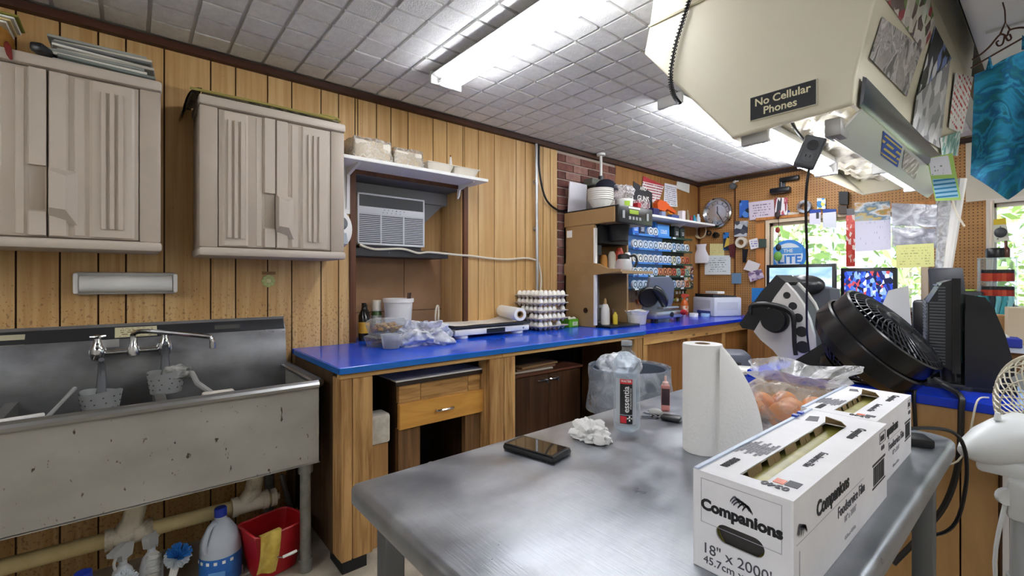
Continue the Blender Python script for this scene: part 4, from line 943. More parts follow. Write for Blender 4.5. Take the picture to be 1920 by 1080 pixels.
for k in range(5):
    zt_ = CT + .002 + k * .058; jx, jy = random.uniform(-.008, .008), random.uniform(-.008, .008)
    if k:
        q = et.copy(); COL.objects.link(q); q.location = (ec[0] + .07 + jx, ec[1] + .02 + jy, zt_); q['label'] = names_tr[k]
    for i in range(6):
        for j in range(6):
            if k < 4 and not (i >= 5 or j == 0): continue
            if k < 4 and random.random() < .12: continue
            p = (ec[0] + .07 + jx * (k > 0) + (i - 2.5) * PIT, ec[1] + .02 + jy * (k > 0) + (j - 2.5) * PIT, zt_ + .040)
            if egg is None:
                egg = one(M().lathe([(0, -.027), (.012, -.024), (.019, -.013), (.0215, 0), (.0195, .012), (.0135, .023), (.006, .029), (0, .030)], n=16), 'egg', 'white egg sitting in a grey pulp tray of the egg stack', 'egg', eggm, p, 0, 'white eggs in the stacked trays')
            else:
                q = egg.copy(); COL.objects.link(q); q.location = p
t = T('tissue_box', 'lime green tissue box with tissues showing beside the tan machine', 'box', (.165, 2.78, CT), .1)
M().box(-.06, .06, -.06, .06, 0, .065, .003, 1).build('carton', mat('lime_card', '#6fc01f', .5, c2='#5aa818', sc=(18, 18, 18)), t)
M().box(.0602, .061, -.02, .045, .012, .045).build('label', paper('lime_label', '#dfe9cf', '#4a7a2a', 3, 1, 2, 8), t)
M().grid(lambda u, v: ((u - .5) * .09, (v - .5) * .10, .066 + .014 * abs(math.sin(u * 5 + v * 4)) * (1 - abs(2 * u - 1) ** 3)), 10, 10).grid(lambda u, v: ((u - .5) * .09, (v - .5) * .10, .069 + .014 * abs(math.sin(u * 5 + v * 4)) * (1 - abs(2 * u - 1) ** 3)), 10, 10).build('tissue', white2, t)

# ------------------------------------------------------------- tan drink machine used as a shelf
tanm = mat('tan_metal', '#a2835a', .4, c2='#97784f', sc=(3, 3, 3)); greyin = mat('machine_inner', '#b8b8ba', .5)
MY0, MY1 = 2.875, 3.33
t = T('drink_machine', 'tall tan drink machine with black control head, its open front used for storage', 'machine', (0, 0, 0))
M().box(.03, .36, MY0, MY0 + .02, CT + .002, 1.75).box(.03, .05, MY0, MY1, CT + .002, 1.87).box(.03, .36, MY1 - .02, MY1, CT + .002, 1.75).build('carcass', tanm, t)
M().box(.05, .36, MY0 + .021, MY0 + .028, CT + .02, 1.74).box(.051, .056, MY0 + .03, MY1 - .02, CT + .02, 1.74).build('liner', greyin, t)
M().box(.355, .372, MY0 - .002, MY0 + .024, CT + .02, 1.72).build('edge_strip', white, t)
M().box(.03, .565, MY0 - .004, MY1, 1.752, 1.872, .004, 1).build('head', tanm, t)
M().box(.03, .57, MY0 - .006, MY1 + .002, 1.873, 1.880).build('head_lid', blackm, t)
hd = M().box(.566, .605, MY0 + .0, MY1, 1.742, 1.884, .012).build('control_panel', black, t)
M().box(.606, .608, MY0 + .13, MY0 + .25, 1.82, 1.853).build('screen', mat('lcd_green', '#8aa33a', .3), hd)
for k in range(4): M().box(.606, .609, MY0 + .12 + .045 * k, MY0 + .15 + .045 * k, 1.775, 1.80, .002, 1).build('button', grey, hd)
M().box(.606, .608, MY0 + .12, MY0 + .27, 1.862, 1.874).build('nameplate', whiteink, hd)
for dy in (.04, .36): M().box(.606, .609, MY0 + dy, MY0 + dy + .03, 1.78, 1.84, .002, 1).build('button', grey, hd)
M().prism([(.03, 1.34), (.36, 1.34), (.62, 1.365), (.62, 1.385), (.5, 1.39), (.40, 1.43), (.34, 1.44), (.03, 1.44)], 'y', MY0 - .003, MY0 + .017).box(.06, .62, MY0 + .017, MY1 - .022, 1.352, 1.372).build('mid_tray', tanm, t)
M().box(.06, .12, MY0 - .002, MY0, 1.66, 1.72).build('sticker', white2, t)
M().cyl((.27, MY0 - .004, 1.05), (.27, MY0, 1.05), .022, n=14).cyl((.27, MY0 - .012, 1.05), (.27, MY0, 1.05), .011, n=12).build('lock', mat('lock_dark', '#3a2a1c', .4, .5), t)
M().box(.10, .38, MY0 + .05, MY1 - .03, 1.60, 1.752).cyl((.45, MY0 + .2, 1.62), (.45, MY0 + .2, 1.75), .07, .09, 18).build('brew_head', blackm, t)
M().box(.1, .5, MY0 + .03, MY1 - .03, CT + .0005, CT + .018, .004).build('drip_tray', black, t)
def sbox(label, x, y, z, dx, dy, dz, m, rz=0, name='storage_box', cat='box', grp='boxes stored in the tan machine', bev=.004):
    return one(M().box(-dx / 2, dx / 2, -dy / 2, dy / 2, 0, dz, bev, 1), name, label, cat, m, (x, y, z), rz, grp)
sbox('black box with silver top on the upper level inside the tan machine', .24, MY0 + .09, 1.505, .16, .11, .085, black)
sbox('white paper packet standing inside the tan machine under the black box', .25, MY0 + .085, 1.43, .015, .1, .07, white2, .2, 'paper_packet', 'packet')
t = T('cup_rack', 'small black rack on the middle tray inside the tan machine', 'rack', (.26, MY0 + .10, 1.374))
for k in range(5): M().box(-.06 + .026 * k, -.05 + .026 * k, -.06, .06, 0, .05).build('divider', black, t)
M().box(-.065, .065, -.065, .065, 0, .008).build('base', black, t)
t = T('coffee_pot', 'glass coffee pot with black collar and handle on the middle tray', 'pot', (.48, 3.10, 1.3725), .6)
M().lathe([(0, .002), (.05, .002), (.066, .015), (.072, .045), (.06, .085), (.045, .10)], n=24).build('bowl', clear('pot_glass', '#dfe4ea', '#ffffff', .3, .05), t)
M().lathe([(.046, .098), (.05, .10), (.05, .13), (.03, .14), (0, .142)], n=24).build('collar', black, t)
M().tube([(.05, 0, .12), (.09, 0, .125), (.105, 0, .08), (.085, 0, .03)], .01, 8, smooth=4).build('handle', black, t)
for i, (dx, dy, h, c, lab) in enumerate(((.32, .28, .17, '#c9c2b3', 'cream packet behind the coffee pot'), (.36, .33, .20, '#b8402a', 'red-topped packet right of the coffee pot'), (.28, .22, .14, '#c98a3a', 'amber jar behind the coffee pot on the middle tray'), (.42, .36, .16, '#dfe0e2', 'white cup right of the coffee pot on the middle tray'))):
    one(M().lathe([(0, 0), (.03, 0), (.034, .01), (.034, h * .8), (.02, h), (0, h)], n=14), 'jar', lab, 'jar', mat('jar_c%d' % i, c, .45), (dx, MY0 + dy, 1.3725), 0, 'jars on the middle tray of the tan machine')
# lower opening: bottles and tubs on a black tray
sbox('white carton with a grey top standing at the back of the lower opening', .13, MY0 + .12, CT + .0185, .07, .09, .25, white2, .1, 'carton', 'box')
one(M().box(-.025, .025, -.035, .035, 0, .16, .006).cyl((0, 0, .16), (0, 0, .18), .018, n=12), 'label_bottle', 'black bottle with blue label in the lower opening of the tan machine', 'bottle', prt('black_blue_print', ['#141416', '#141416', '#2b62b8', '#d8d8d8'], (30, 30, 40)), (.28, MY0 + .085, CT + .0185), .4)
t = T('squeeze_bottle', 'white squeeze bottle with tan cap in the lower opening of the tan machine', 'bottle', (.36, MY0 + .14, CT + .0185))
M().lathe([(0, 0), (.034, 0), (.037, .01), (.037, .09), (.034, .13), (.022, .165), (.012, .17)], n=20).build('bottle', mat('milk_white', '#e6e2d6', .45), t)
M().lathe([(.012, .169), (.014, .17), (.012, .195), (.006, .215), (0, .216)], n=14).build('cap', mat('tan_cap', '#b88f56', .5), t)
one(M().lathe([(0, 0), (.018, 0), (.02, .005), (.02, .075), (.01, .09), (.01, .1), (0, .1)], n=16), 'vial', 'small yellow bottle beside the white squeeze bottle', 'bottle', mat('vial_yellow', '#c9b32c', .4), (.40, MY0 + .22, CT + .0185))
one(M().lathe([(0, 0), (.018, 0), (.02, .005), (.02, .1), (.012, .12), (0, .12)], n=16), 'vial', 'slim brown bottle behind the small yellow bottle', 'bottle', mat('vial_brown', '#5d3b22', .3), (.33, MY0 + .28, CT + .0185))
t = T('clear_jar', 'clear jar with lid behind the yellow vial in the tan machine', 'jar', (.24, MY0 + .26, CT + .0185))
M().lathe([(0, .002), (.05, .002), (.052, .006), (.052, .12), (.04, .13)], n=22).build('jar', clr, t)
M().lathe([(0, .15), (.04, .15), (.042, .13), (0, .129)], n=20).build('lid', white, t)
t = T('liner_tub', 'white tub with a ruffled paper liner on the black tray by the slicer', 'tub', (.42, 3.37, CT + .001))
M().lathe([(0, .002), (.07, .002), (.073, .006), (.085, .09), (.09, .092), (.09, .1)], n=28).build('tub', mat('tub_cream', '#e0ddd2', .5), t)
M().grid(lambda u, v: ((.083 + .02 * v + .004 * math.sin(60 * u) * v) * math.cos(2 * PI * u), (.083 + .02 * v + .004 * math.sin(60 * u) * v) * math.sin(2 * PI * u), .085 + .035 * v + .006 * math.sin(25 * u) * v), 90, 3, True).build('liner', white2, t)
# ------------------------------------------------------------- stainless work table
TZ = .90; TX0, TX1, TY0, TY1 = 1.868, 2.600, .333, 1.620
m_, nt, o_ = newmat('table_steel')
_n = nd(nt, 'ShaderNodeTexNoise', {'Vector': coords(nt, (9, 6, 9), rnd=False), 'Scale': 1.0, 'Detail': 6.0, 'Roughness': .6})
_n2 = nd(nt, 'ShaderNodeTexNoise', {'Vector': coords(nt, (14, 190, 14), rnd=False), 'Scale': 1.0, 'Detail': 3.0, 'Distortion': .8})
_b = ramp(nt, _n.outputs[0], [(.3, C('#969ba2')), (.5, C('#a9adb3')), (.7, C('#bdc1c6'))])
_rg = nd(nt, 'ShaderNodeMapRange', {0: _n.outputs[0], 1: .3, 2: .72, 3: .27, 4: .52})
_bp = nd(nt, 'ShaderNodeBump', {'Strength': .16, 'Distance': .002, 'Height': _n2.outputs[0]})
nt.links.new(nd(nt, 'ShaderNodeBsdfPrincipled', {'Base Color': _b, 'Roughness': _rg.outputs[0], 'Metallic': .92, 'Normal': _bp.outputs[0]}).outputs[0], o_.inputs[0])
tsteel = m_
t = T('work_table', 'stainless steel work table in the middle holding two film boxes and a water bottle', 'table', (0, 0, 0))
poly = []
R_ = .05
for cx, cy, a0 in ((TX0 + .012, TY0 + .012, 180), (TX1 - R_, TY0 + R_, 270), (TX1 - R_, TY1 - R_, 0), (TX0 + .012, TY1 - .012, 90)):
    r = R_ if cx > 2.2 else .012
    for k in range(7): a = math.radians(a0 + 15 * k); poly.append((cx + r * math.cos(a), cy + r * math.sin(a)))
n = len(poly); ctr = ((TX0 + TX1) / 2, (TY0 + TY1) / 2)
def ins(p, d): return (p[0] + (ctr[0] - p[0]) / abs(ctr[0] - p[0] + 1e-9) * min(d, abs(ctr[0] - p[0])), p[1] + (ctr[1] - p[1]) / abs(ctr[1] - p[1] + 1e-9) * min(d, abs(ctr[1] - p[1])))
rings = [(.012, TZ), (.004, TZ - .003), (.0, TZ - .010), (.0, TZ - .036), (.004, TZ - .042), (.03, TZ - .044)]
vs = []; fs = []
for d, z in rings: vs += [ins(p, d) + (z,) for p in poly]
for j in range(len(rings) - 1): fs += [(j * n + i, j * n + (i + 1) % n, (j + 1) * n + (i + 1) % n, (j + 1) * n + i) for i in range(n)]
fs += [tuple(range(n)), tuple((len(rings) - 1) * n + i for i in range(n))]
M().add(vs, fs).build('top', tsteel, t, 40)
legm = mat('leg_steel', '#77797c', .4, .8)
for x, y in ((1.91, .40), (1.91, 1.54), (2.545, 1.545), (2.545, .42)): M().box(x - .021, x + .021, y - .021, y + .021, 0, TZ - .045, .004).build('leg', legm, t)
M().box(1.92, 2.54, .41, 1.54, .28, .30, .004).build('under_shelf', legm, t)
t = T('plastic_sack', 'clear plastic sack of green and dark things on the shelf under the table', 'bag', (2.46, 1.16, .3005))
M().grid(lambda u, v: ((.085 + .012 * math.sin(u * 50) * v) * math.cos(2 * PI * u) * (1 - .45 * v ** 3), (.17 + .02 * math.sin(u * 44 + 1)) * math.sin(2 * PI * u) * (1 - .45 * v ** 3), .50 * v), 70, 10, True).build('sack', clear('sack_clear', '#dfe3dc', '#e8ece6', .35, .15, .7, 30), t, 60)
for k, c in enumerate(('#1f5c3a', '#23262a', '#3d6f4a', '#1c1d20', '#7b8f7f')): M().at((.02 * (k % 2) - .01, -.09 + .045 * k, .03 + .2 * (k % 2))).ball((0, 0, .06), (.05, .04, .085), 12, 8).build('contents', mat('sack_content_%d' % k, c, .5), t)
# phone
a_ = math.atan2(.27, 1.24) * 1.0
t = T('smartphone', 'black smartphone in a thick case lying on the steel table', 'phone', (1.985, .727, TZ + .0005), .20)
M().box(-.072, .072, -.039, .039, 0, .0135, .006).build('case', mat('case_black', '#131316', .6), t)
M().box(-.069, .069, -.036, .036, .0125, .0150, .001, 1).build('bezel', black, t)
M().box(-.060, .062, -.032, .032, .01505, .0154).build('screen', mat('screen_glass', '#2a2622', .04, spec=.9), t)
crumple('crumpled_tissue', 'crumpled white paper napkin on the steel table between phone and bottle', 'napkin', (2.012, .885, TZ + .018), (.045, .034, .026), mat('tissue_white', '#f2f1ee', .8, bump=.4, bsc=90), 4, 70, .62, freq=1.7)
# water bottle
wat = clear('bottle_clear', '#eef3f7', '#eef3f6', .10, .04); labw = mat('label_white', '#eef0f1', .35)
t = T('water_bottle', 'clear water bottle with black and red upright label on the steel table', 'bottle', (2.022, 1.022, TZ + .0005), 0)
M().lathe([(0, .006), (.012, .004), (.026, .0), (.033, .006), (.0345, .016), (.0345, .155), (.033, .168), (.0345, .174), (.031, .188), (.02, .205), (.0125, .212), (.0125, .222), (.015, .223), (.015, .226), (.012, .227)], n=36).build('bottle', wat, t)
M().lathe([(0, .237), (.0135, .237), (.0142, .236), (.0142, .2255), (.0135, .2245)], n=28).build('cap', mat('cap_clear_grey', '#9fa4a8', .35), t)
M().lathe([(.0125, .2222), (.0148, .2222), (.0148, .2250), (.0125, .2250)], n=24).build('neck_ring', black, t)
va = math.atan2(CAM.y - 1.022, CAM.x - 2.022)
def bottle_patch(a0, a1, z0, z1, r, m, name, off=0):
    k = 8; return M().grid(lambda u, v: (r * math.cos(va + a0 + (a1 - a0) * u), r * math.sin(va + a0 + (a1 - a0) * u), z0 + (z1 - z0) * v), k, 1).build(name, m, t)
lab = bottle_patch(-.95, .75, .022, .142, .0348, clear('label_film', '#ffffff', '#dfe3e6', .38, .3), 'label')
bottle_patch(-.52, .42, .048, .128, .0351, black, 'label_panel'); bottle_patch(-.52, .42, .128, .1405, .0351, mat('label_red', '#c3202c', .35), 'label_band')
bottle_patch(-.52, .42, .024, .046, .0351, black, 'label_panel'); bottle_patch(-.48, -.02, .026, .044, .0353, MATS['label_red'], 'label_mark')
def wrap_text(s, size, zc, ang, m, vert=True, bold=0):
    o = text(s, size, m, t, (0, 0, 0), bold=bold, ext=.0002)
    for v in o.data.vertices:
        x, y, zz = v.co
        if vert: a, hh = va + ang - y / .0353, zc + x
        else: a, hh = va + ang + x / .0353, zc + y
        v.co = ((.0353 + zz) * math.cos(a), (.0353 + zz) * math.sin(a), hh)
    o.data.update()
wrap_text('essentia', .0215, .088, -.02, whiteink, True, .0003)
wrap_text('OVERACHIEVING H2O', .0055, .09, .30, whiteink, True)
wrap_text('+', .026, .037, .2, whiteink, False, .0008)
wrap_text('WATER', .008, .135, -.05, whiteink, False, .0002)
# keys, small tube
t = T('car_keys', 'black car key fob with metal keys lying behind the water bottle', 'keys', (2.03, 1.175, TZ + .0005), .3)
M().box(-.0, .055, -.017, .017, 0, .014, .006).build('fob', black, t)
M().tube([(-.005 + .012 * math.cos(k), .012 * math.sin(k), .008) for k in [i * PI / 6 for i in range(12)]], .0012, 6, True).build('ring', chrome, t)
for k, a in enumerate((-2.6, 2.9, 2.4)): M().at((-.012, 0, .002 + .003 * k), (0, 0, a)).box(0, .045, -.004, .004, 0, .002).lathe([(0, 0), (.011, 0), (.011, .002), (0, .002)], (.006, 0, 0), 14).build('key', chrome, t)
M().ball((-.02, .015, .012), (.02, .012, .012), 10, 8).build('tag', mat('tag_grey', '#b9b9b4', .5), t)
t = T('sanitizer_tube', 'small clear pink-topped bottle with dark label standing behind the keys', 'bottle', (1.99, 1.262, TZ + .0005), .6)
M().box(-.013, .013, -.0095, .0095, 0, .078, .004).build('bottle', clear('pink_clear', '#f3c9c4', '#e9a49b', .5, .15), t)
M().box(-.0115, .0115, -.0103, .0103, .018, .068).build('label', mat('tube_label', '#3a2428', .5), t)
M().lathe([(.009, .078), (.009, .086), (.004, .09), (.003, .105), (0, .106)], n=14).build('nozzle', mat('pale_pink', '#e8bdb4', .4), t)
# kitchen roll with a loose sheet
tow = mat('paper_towel', '#efeeeb', .85, bump=.35, bsc=160)
t = T('paper_towel_roll', 'upright white kitchen towel roll with a loose sheet, left of the film boxes', 'paper towel', (2.226, 1.035, TZ + .0005), 0)
M().lathe([(.017, .0), (.043, .0), (.044, .003), (.044, .247), (.043, .25), (.017, .25), (.017, 0)], n=44).build('roll', tow, t)
M().lathe([(.014, .001), (.0172, .001), (.0172, .2505), (.014, .2505), (.014, .001)], n=28).build('core', mat('core_brown', '#8d7355', .8), t)
dR = V((_R.x, _R.y, 0)); dF = V((_F.x, _F.y, 0))
def sh(u, v, o=0):
    w = .115 * (1 - v ** 2.4 * .80)
    p = dR * (.0 + w * u + .02) + dF * (-.0455 - .0 + .045 * u ** 1.6 - .02 * u * (1 - v) + o) ; return (p.x, p.y, .002 + v * (.246))
M().grid(lambda u, v: sh(u, v), 22, 20).grid(lambda u, v: sh(u, v, -.0012), 22, 20).build('loose_sheet', tow, t, 60)
# bag of oranges
t = T('fruit_bag', 'clear plastic bag of oranges tied at the top behind the film boxes', 'bag', (2.255, 1.385, TZ + .0005))
org = mat('orange_peel', '#e0912c', .5, c2='#d67c1e', sc=(10, 10, 10), bump=.2, bsc=200)
for k, (x, y, z, r) in enumerate(((-.045, -.05, .039, .038), (.04, -.055, .039, .038), (-.05, .035, .037, .036), (.03, .03, .037, .036), (.07, .09, .037, .036), (-.01, .10, .037, .036))):
    o = M().ball((x, y, z), (r, r, r * .95), 18, 12).build('orange', org, t)
def bagf(u, v):
    a = 2 * PI * u
    r = (.10 + .02 * math.sin(v * 2.4)) * (1 - .45 * max(0, v - .5) * 2) if v < .75 else .07 + .06 * (v - .75) * 4
    r *= 1 + .10 * math.sin(a * 7 + 5 * v) * v + .05 * math.sin(a * 13) * v
    return (r * math.cos(a) + .05 * v, r * 1.2 * math.sin(a) + .05 * v, .003 + .150 * v + .012 * math.sin(a * 3) * v * v)
M().grid(bagf, 90, 18, True).build('bag', clear('fruit_bag_film', '#f0eeea', '#f2f2f2', .22, .12, .4, 14), t, 70)

# ------------------------------------------------------------- two boxes of food film
boxw = mat('box_white', '#e9e8ea', .5, c2='#e1e0e3', sc=(9, 9, 9)); boxin = mat('box_brown_edge', '#8d7650', .8)
filmm = mat('film_yellow', '#a39a48', .42, c2='#8f8a3c', sc=(3, 40, 3), bump=.1, bsc=(5, 160, 5))
inkg = mat('print_grey', '#4b4b52', .6); inkl = mat('print_light', '#a9a9b0', .6)
def film_box(label, x, y, wd, L, h, rz, sizes):
    t = T('film_box', label, 'box', (x, y, TZ + .0008), rz, 'boxes of food wrap film'); th = .003
    # walls; the top is four strips round the torn opening
    ox0, ox1, oy0, oy1 = wd * .40, wd * .66, .03, L - .075
    M().box(th, wd - th, th, L - th, 0, th).box(0, th, 0, L, 0, h - th).box(wd - th, wd, 0, L, 0, h - th).box(th, wd - th, L - th, L, 0, h - th).build('carton', boxw, t)
    # front end with the hand hole
    hw, hh, hz = .031, .0125, h * .44
    m = M().box(th, wd - th, 0, th, 0, hz - hh).box(th, wd - th, 0, th, hz + hh, h - th).box(th, wd * .5 - hw, 0, th, hz - hh, hz + hh).box(wd * .5 + hw, wd - th, 0, th, hz - hh, hz + hh)
    for sx in (-1, 1):
        for sz in (-1, 1):
            pl = [(wd * .5 + sx * hw, hz + sz * hh)] + [(wd * .5 + sx * (hw - hh + hh * math.cos(k * PI / 12)), hz + sz * hh * math.sin(k * PI / 12)) for k in range(7)]
            m.prism(pl, 'y', 0, th)
    m.build('end_panel', boxw, t)
    top = M().box(0, ox0, 0, L, h - th, h).box(ox1, wd, 0, L, h - th, h).box(ox0, ox1, 0, oy0, h - th, h).box(ox0, ox1, oy1, L, h - th, h)
    top.build('top_flap', boxw, t)
    rg = random.Random(int(L * 1000)); q = []
    N = 16
    for i in range(N + 1): q.append((ox0 + rg.uniform(-.003, .003), oy0 + (oy1 - oy0) * i / N))
    for i in range(N): M().quad((ox0 + .001, q[i][1], h - .001), (ox0 + .001, q[i + 1][1], h - .001), (ox0 + .006 + rg.uniform(0, .004), q[i + 1][1], h - .02 - rg.uniform(0, .008)), (ox0 + .006 + rg.uniform(0, .003), q[i][1], h - .02 - rg.uniform(0, .008)), .0008).build('torn_edge', boxin, t) if i % 3 else None
    M().quad((ox0, oy1, h), (ox1, oy1, h), (ox1 - .003, oy1 - .020, h + .012), (ox0 + .004, oy1 - .012, h + .014), .0015).build('raised_tab', boxin, t)
    M().cyl((wd * .5, .012, h * .5), (wd * .5, L - .012, h * .5), min(wd, h) * .44, n=30).build('film_roll', filmm, t)
    M().cyl((wd * .5, .0115, h * .5), (wd * .5, .006, h * .5), .03, n=24).build('roll_core', mat('core_dark', '#2b2724', .5), t)
    M().box(.001, .007, 0, L, h, h + .0025).build('cutter_strip', mat('cutter_blue', '#b9c6dc', .4), t)
    for yy in ((L * .80, L * .86) if L > .4 else ()): M().box(.0, .009, yy, yy + .012, h + .002, h + .006).build('slider', mat('slider_blue', '#1a3fae', .4), t)
    # print on the near end
    e = -.0004; F = (PI / 2, 0, 0)
    def rect(x0, x1, z0, z1, w_, m__):
        return M().box(x0, x1, e - .0002, 0, z0, z0 + w_).box(x0, x1, e - .0002, 0, z1 - w_, z1).box(x0, x0 + w_, e - .0002, 0, z0, z1).box(x1 - w_, x1, e - .0002, 0, z0, z1).build('frame_line', m__, t)
    rect(wd * .09, wd * .90, h * .48, h * .93, .0006, inkl)
    text('Companions', wd * .16, inkm, t, (wd * .50, e, h * .665), F, .0009)
    def logo(cx, cz, s, face):
        for i in range(5):
            w_ = .9 - abs(i - 2) * .16
            o = M().grid(lambda u, v: ((u - .5) * s * w_ * .8 + (i - 2) * s * .14, 0, (math.sin(u * PI) * .28 - .14 + (i - 2) * -.055 + (v - .5) * .115) * s), 8, 1).build('logo_stroke', inkg if i < 3 else inkm, t)
            if face == 'front': o.location = (cx, e - .0002, cz)
            elif face == 'side': o.location = (wd - e + .0002, cx, cz); o.rotation_euler = (0, 0, PI / 2)
            else: o.location = (cx, cz, h + .0012); o.rotation_euler = (PI / 2, 0, PI / 2)
    logo(wd * .52, h * .80, wd * .22, 'front')
    text(sizes[0], wd * .155, inkg, t, (wd * .46, e, h * .22), F, 0)
    text(sizes[1], wd * .115, inkg, t, (wd * .52, e, h * .105), F, 0)
    # long side facing the aisle
    Sd = (PI / 2, 0, PI / 2); xs_ = wd + .0004
    text('Companions', h * .21, inkm, t, (xs_, L * .33, h * .72), Sd, .0008)
    text('Foodservice Film', h * .17, inkg, t, (xs_, L * .52, h * .47), Sd, 0, sx=.9)
    text(sizes[0], h * .10, inkl, t, (xs_, L * .50, h * .33), Sd, 0)
    text('45.7cm x 609.6m' if L > .4 else '30.5cm x 609.6m', h * .06, inkl, t, (xs_, L * .5, h * .12), Sd, 0)
    M().box(wd, xs_, L * .02, L * .66, h * .575, h * .58).box(wd, xs_, L * .04, L * .045, h * .05, h * .5).build('rule_line', inkl, t)
    logo(L * .06, h * .68, h * .25, 'side')
    bx0, bx1, bz0, bz1 = L * .78, L * .97, h * .30, h * .62
    m = M().box(wd, xs_, bx0, bx1, bz1 - .004, bz1).box(wd, xs_, bx0, bx1, bz0, bz0 + .003)
    rg = random.Random(3); yy = bx0 + .006
    while yy < bx1 - .006:
        w_ = rg.choice((.0012, .0022, .0035)); m.box(wd, xs_, yy, yy + w_, bz0 + .005, bz1 - .006); yy += w_ + rg.choice((.0015, .0025))
    m.build('barcode', mat('barcode_ink', '#2a2a2e', .6), t)['kind'] = 'stuff'
    m = M().box(wd, xs_, L * .885, L * .975, h * .80, h * .805).box(wd, xs_, L * .885, L * .975, h * .94, h * .945).box(wd, xs_, L * .885, L * .89, h * .80, h * .945).box(wd, xs_, L * .97, L * .975, h * .80, h * .945).box(wd, xs_, L * .90, L * .955, h * .83, h * .90)
    m.build('printed_square', inkm, t)
    text('0340', h * .08, inkg, t, (xs_, L * .93, h * .73), Sd, .0003)
    # top print, read from the far side
    Tp = (0, 0, -PI / 2); zt = h + .0006
    text('Foodservice Film', wd * .115, inkg, t, (wd * .79, L * .36, zt), Tp, 0, sx=.8)
    text('Companions', wd * .13, inkm, t, (wd * .84, L * .76, zt), Tp, .0006, sx=.9)
    text('0340', wd * .13, inkg, t, (wd * .76, L * .06, zt), (0, 0, PI), .0004)
    M().box(wd * .70, wd * .80, L * .085, L * .12, h, zt).build('warning_mark', orange, t)
    M().box(wd * .81, wd * .93, L * .085, L * .13, h, zt).build('warning_panel', inkg, t)
    for i in range(9): text('CAUTION HOLD BOX FIRMLY WHEN CUTTING FILM'[i * 2:i * 2 + 18], wd * .045, inkl, t, (wd * .075 + .0045 * i, L * (.30 + .02 * (i % 3)), zt), (0, 0, PI / 2), 0)
    text('WARNING', wd * .10, inkm, t, (wd * .2, L * .13, zt), (0, 0, PI / 2), .0006, sx=.7)
    M().prism([(wd * .18, L * .80), (wd * .32, L * .82), (wd * .26, L * .90), (wd * .15, L * .88)], 'z', h, zt).build('picture_mark', inkg, t)
    return t
film_box('larger film carton nearest the viewer with an oval hand hole, on the steel table', 2.434, .610, .127, .462, .134, 0, ('18" x 2000\'', '45.7cm x 609.6m'))
film_box('shorter film carton standing behind the larger one at the table end', 2.418, 1.078, .127, .31, .133, 0, ('12" x 2000\'', '30.5cm x 609.6m'))

# ------------------------------------------------------------- island with blue top
IX0, IX1, IY0, IY1 = 1.90, 2.765, 2.045, 2.72
t = T('blue_island', 'blue-topped island counter faced with plywood, holding monitors and a black fan', 'counter', (0, 0, 0))
M().box(IX0, IX1, IY0, IY1, CT - .032, CT, .003, 1).build('top', blue_dark, t)
ply = wood('plywood_tan', '#c39a63', '#ab8150', 'z', .5, 14, 2.0, '#b58b56', .04)
for a, b in ((IX0 + .03, 2.30), (2.303, 2.557), (2.562, 2.643)): M().box(a, b, IY0 + .018, IY0 + .036, .0, CT - .033).build('plywood_panel', ply, t)
M().box(2.645, 2.70, IY0 + .03, IY0 + .06, 0, CT - .033).box(2.70, IX1 - .02, IY0 + .05, IY0 + .07, 0, CT - .033).build('dark_post', wood('post_dark', '#5a3d25', '#40290f', 'z', .6), t)
M().box(IX0 + .03, IX0 + .05, IY0 + .04, IY1 - .02, 0, CT - .033).box(IX1 - .05, IX1 - .03, IY0 + .07, IY1 - .02, 0, CT - .033).box(IX0 + .05, IX1 - .05, IY1 - .04, IY1 - .02, 0, CT - .033).build('carcass_panel', wood('carcass_dark', '#6b4a2c', '#50361e', 'z', .6), t)
M().box(2.655, 2.668, 2.028, 2.043, .0, CT - .04).build('white_strip', white, t)
# wooden side stand with a dark case and small cooler at its left end
t = T('side_stand', 'brown wooden stand left of the island under the grey case', 'stand', (1.70, 2.37, 0), .1)
M().box(-.16, .16, -.17, .17, .735, .765, .003, 1).build('top', wood('stand_top', '#7a5636', '#5a3d22', 'x', .5), t)
M().box(-.165, .165, -.175, -.17, .745, .768).build('edge_strip', mat('pale_edge', '#d3c8b4', .5), t)
for x in (-.14, .14):
    for y in (-.15, .15): M().box(x - .02, x + .02, y - .02, y + .02, 0, .735).build('leg', dk, t)
t = T('grey_case', 'dark grey plastic case with a hoop handle on the wooden stand', 'case', (1.66, 2.36, .7655), .55)
M().box(-.11, .11, -.10, .10, 0, .17, .025).build('shell', mat('slate_plastic', '#4b4e5c', .5), t)
for k in range(3): M().box(-.112 + .0, -.108, -.06 + .05 * k, -.04 + .05 * k, .02, .14, .001, 1).build('rib', mat('slate_dark', '#33353f', .5), t)
M().box(-.06, .06, -.104, -.099, .0, .13, .002, 1).tube([(-.03, -.103, .03), (-.04, -.115, .1), (0, -.12, .15), (.04, -.115, .1), (.03, -.103, .03)], .008, 8, smooth=4).build('handle', black, t)
t = T('small_cooler', 'small blue cooler with white lid between the grey case and the fruit bag', 'cooler', (1.80, 2.27, .7655), .4)
M().box(-.06, .06, -.05, .05, 0, .085, .01).build('body', mat('cooler_blue', '#1238b4', .4), t)
M().box(-.065, .065, -.055, .055, .086, .115, .012).build('lid', white, t)

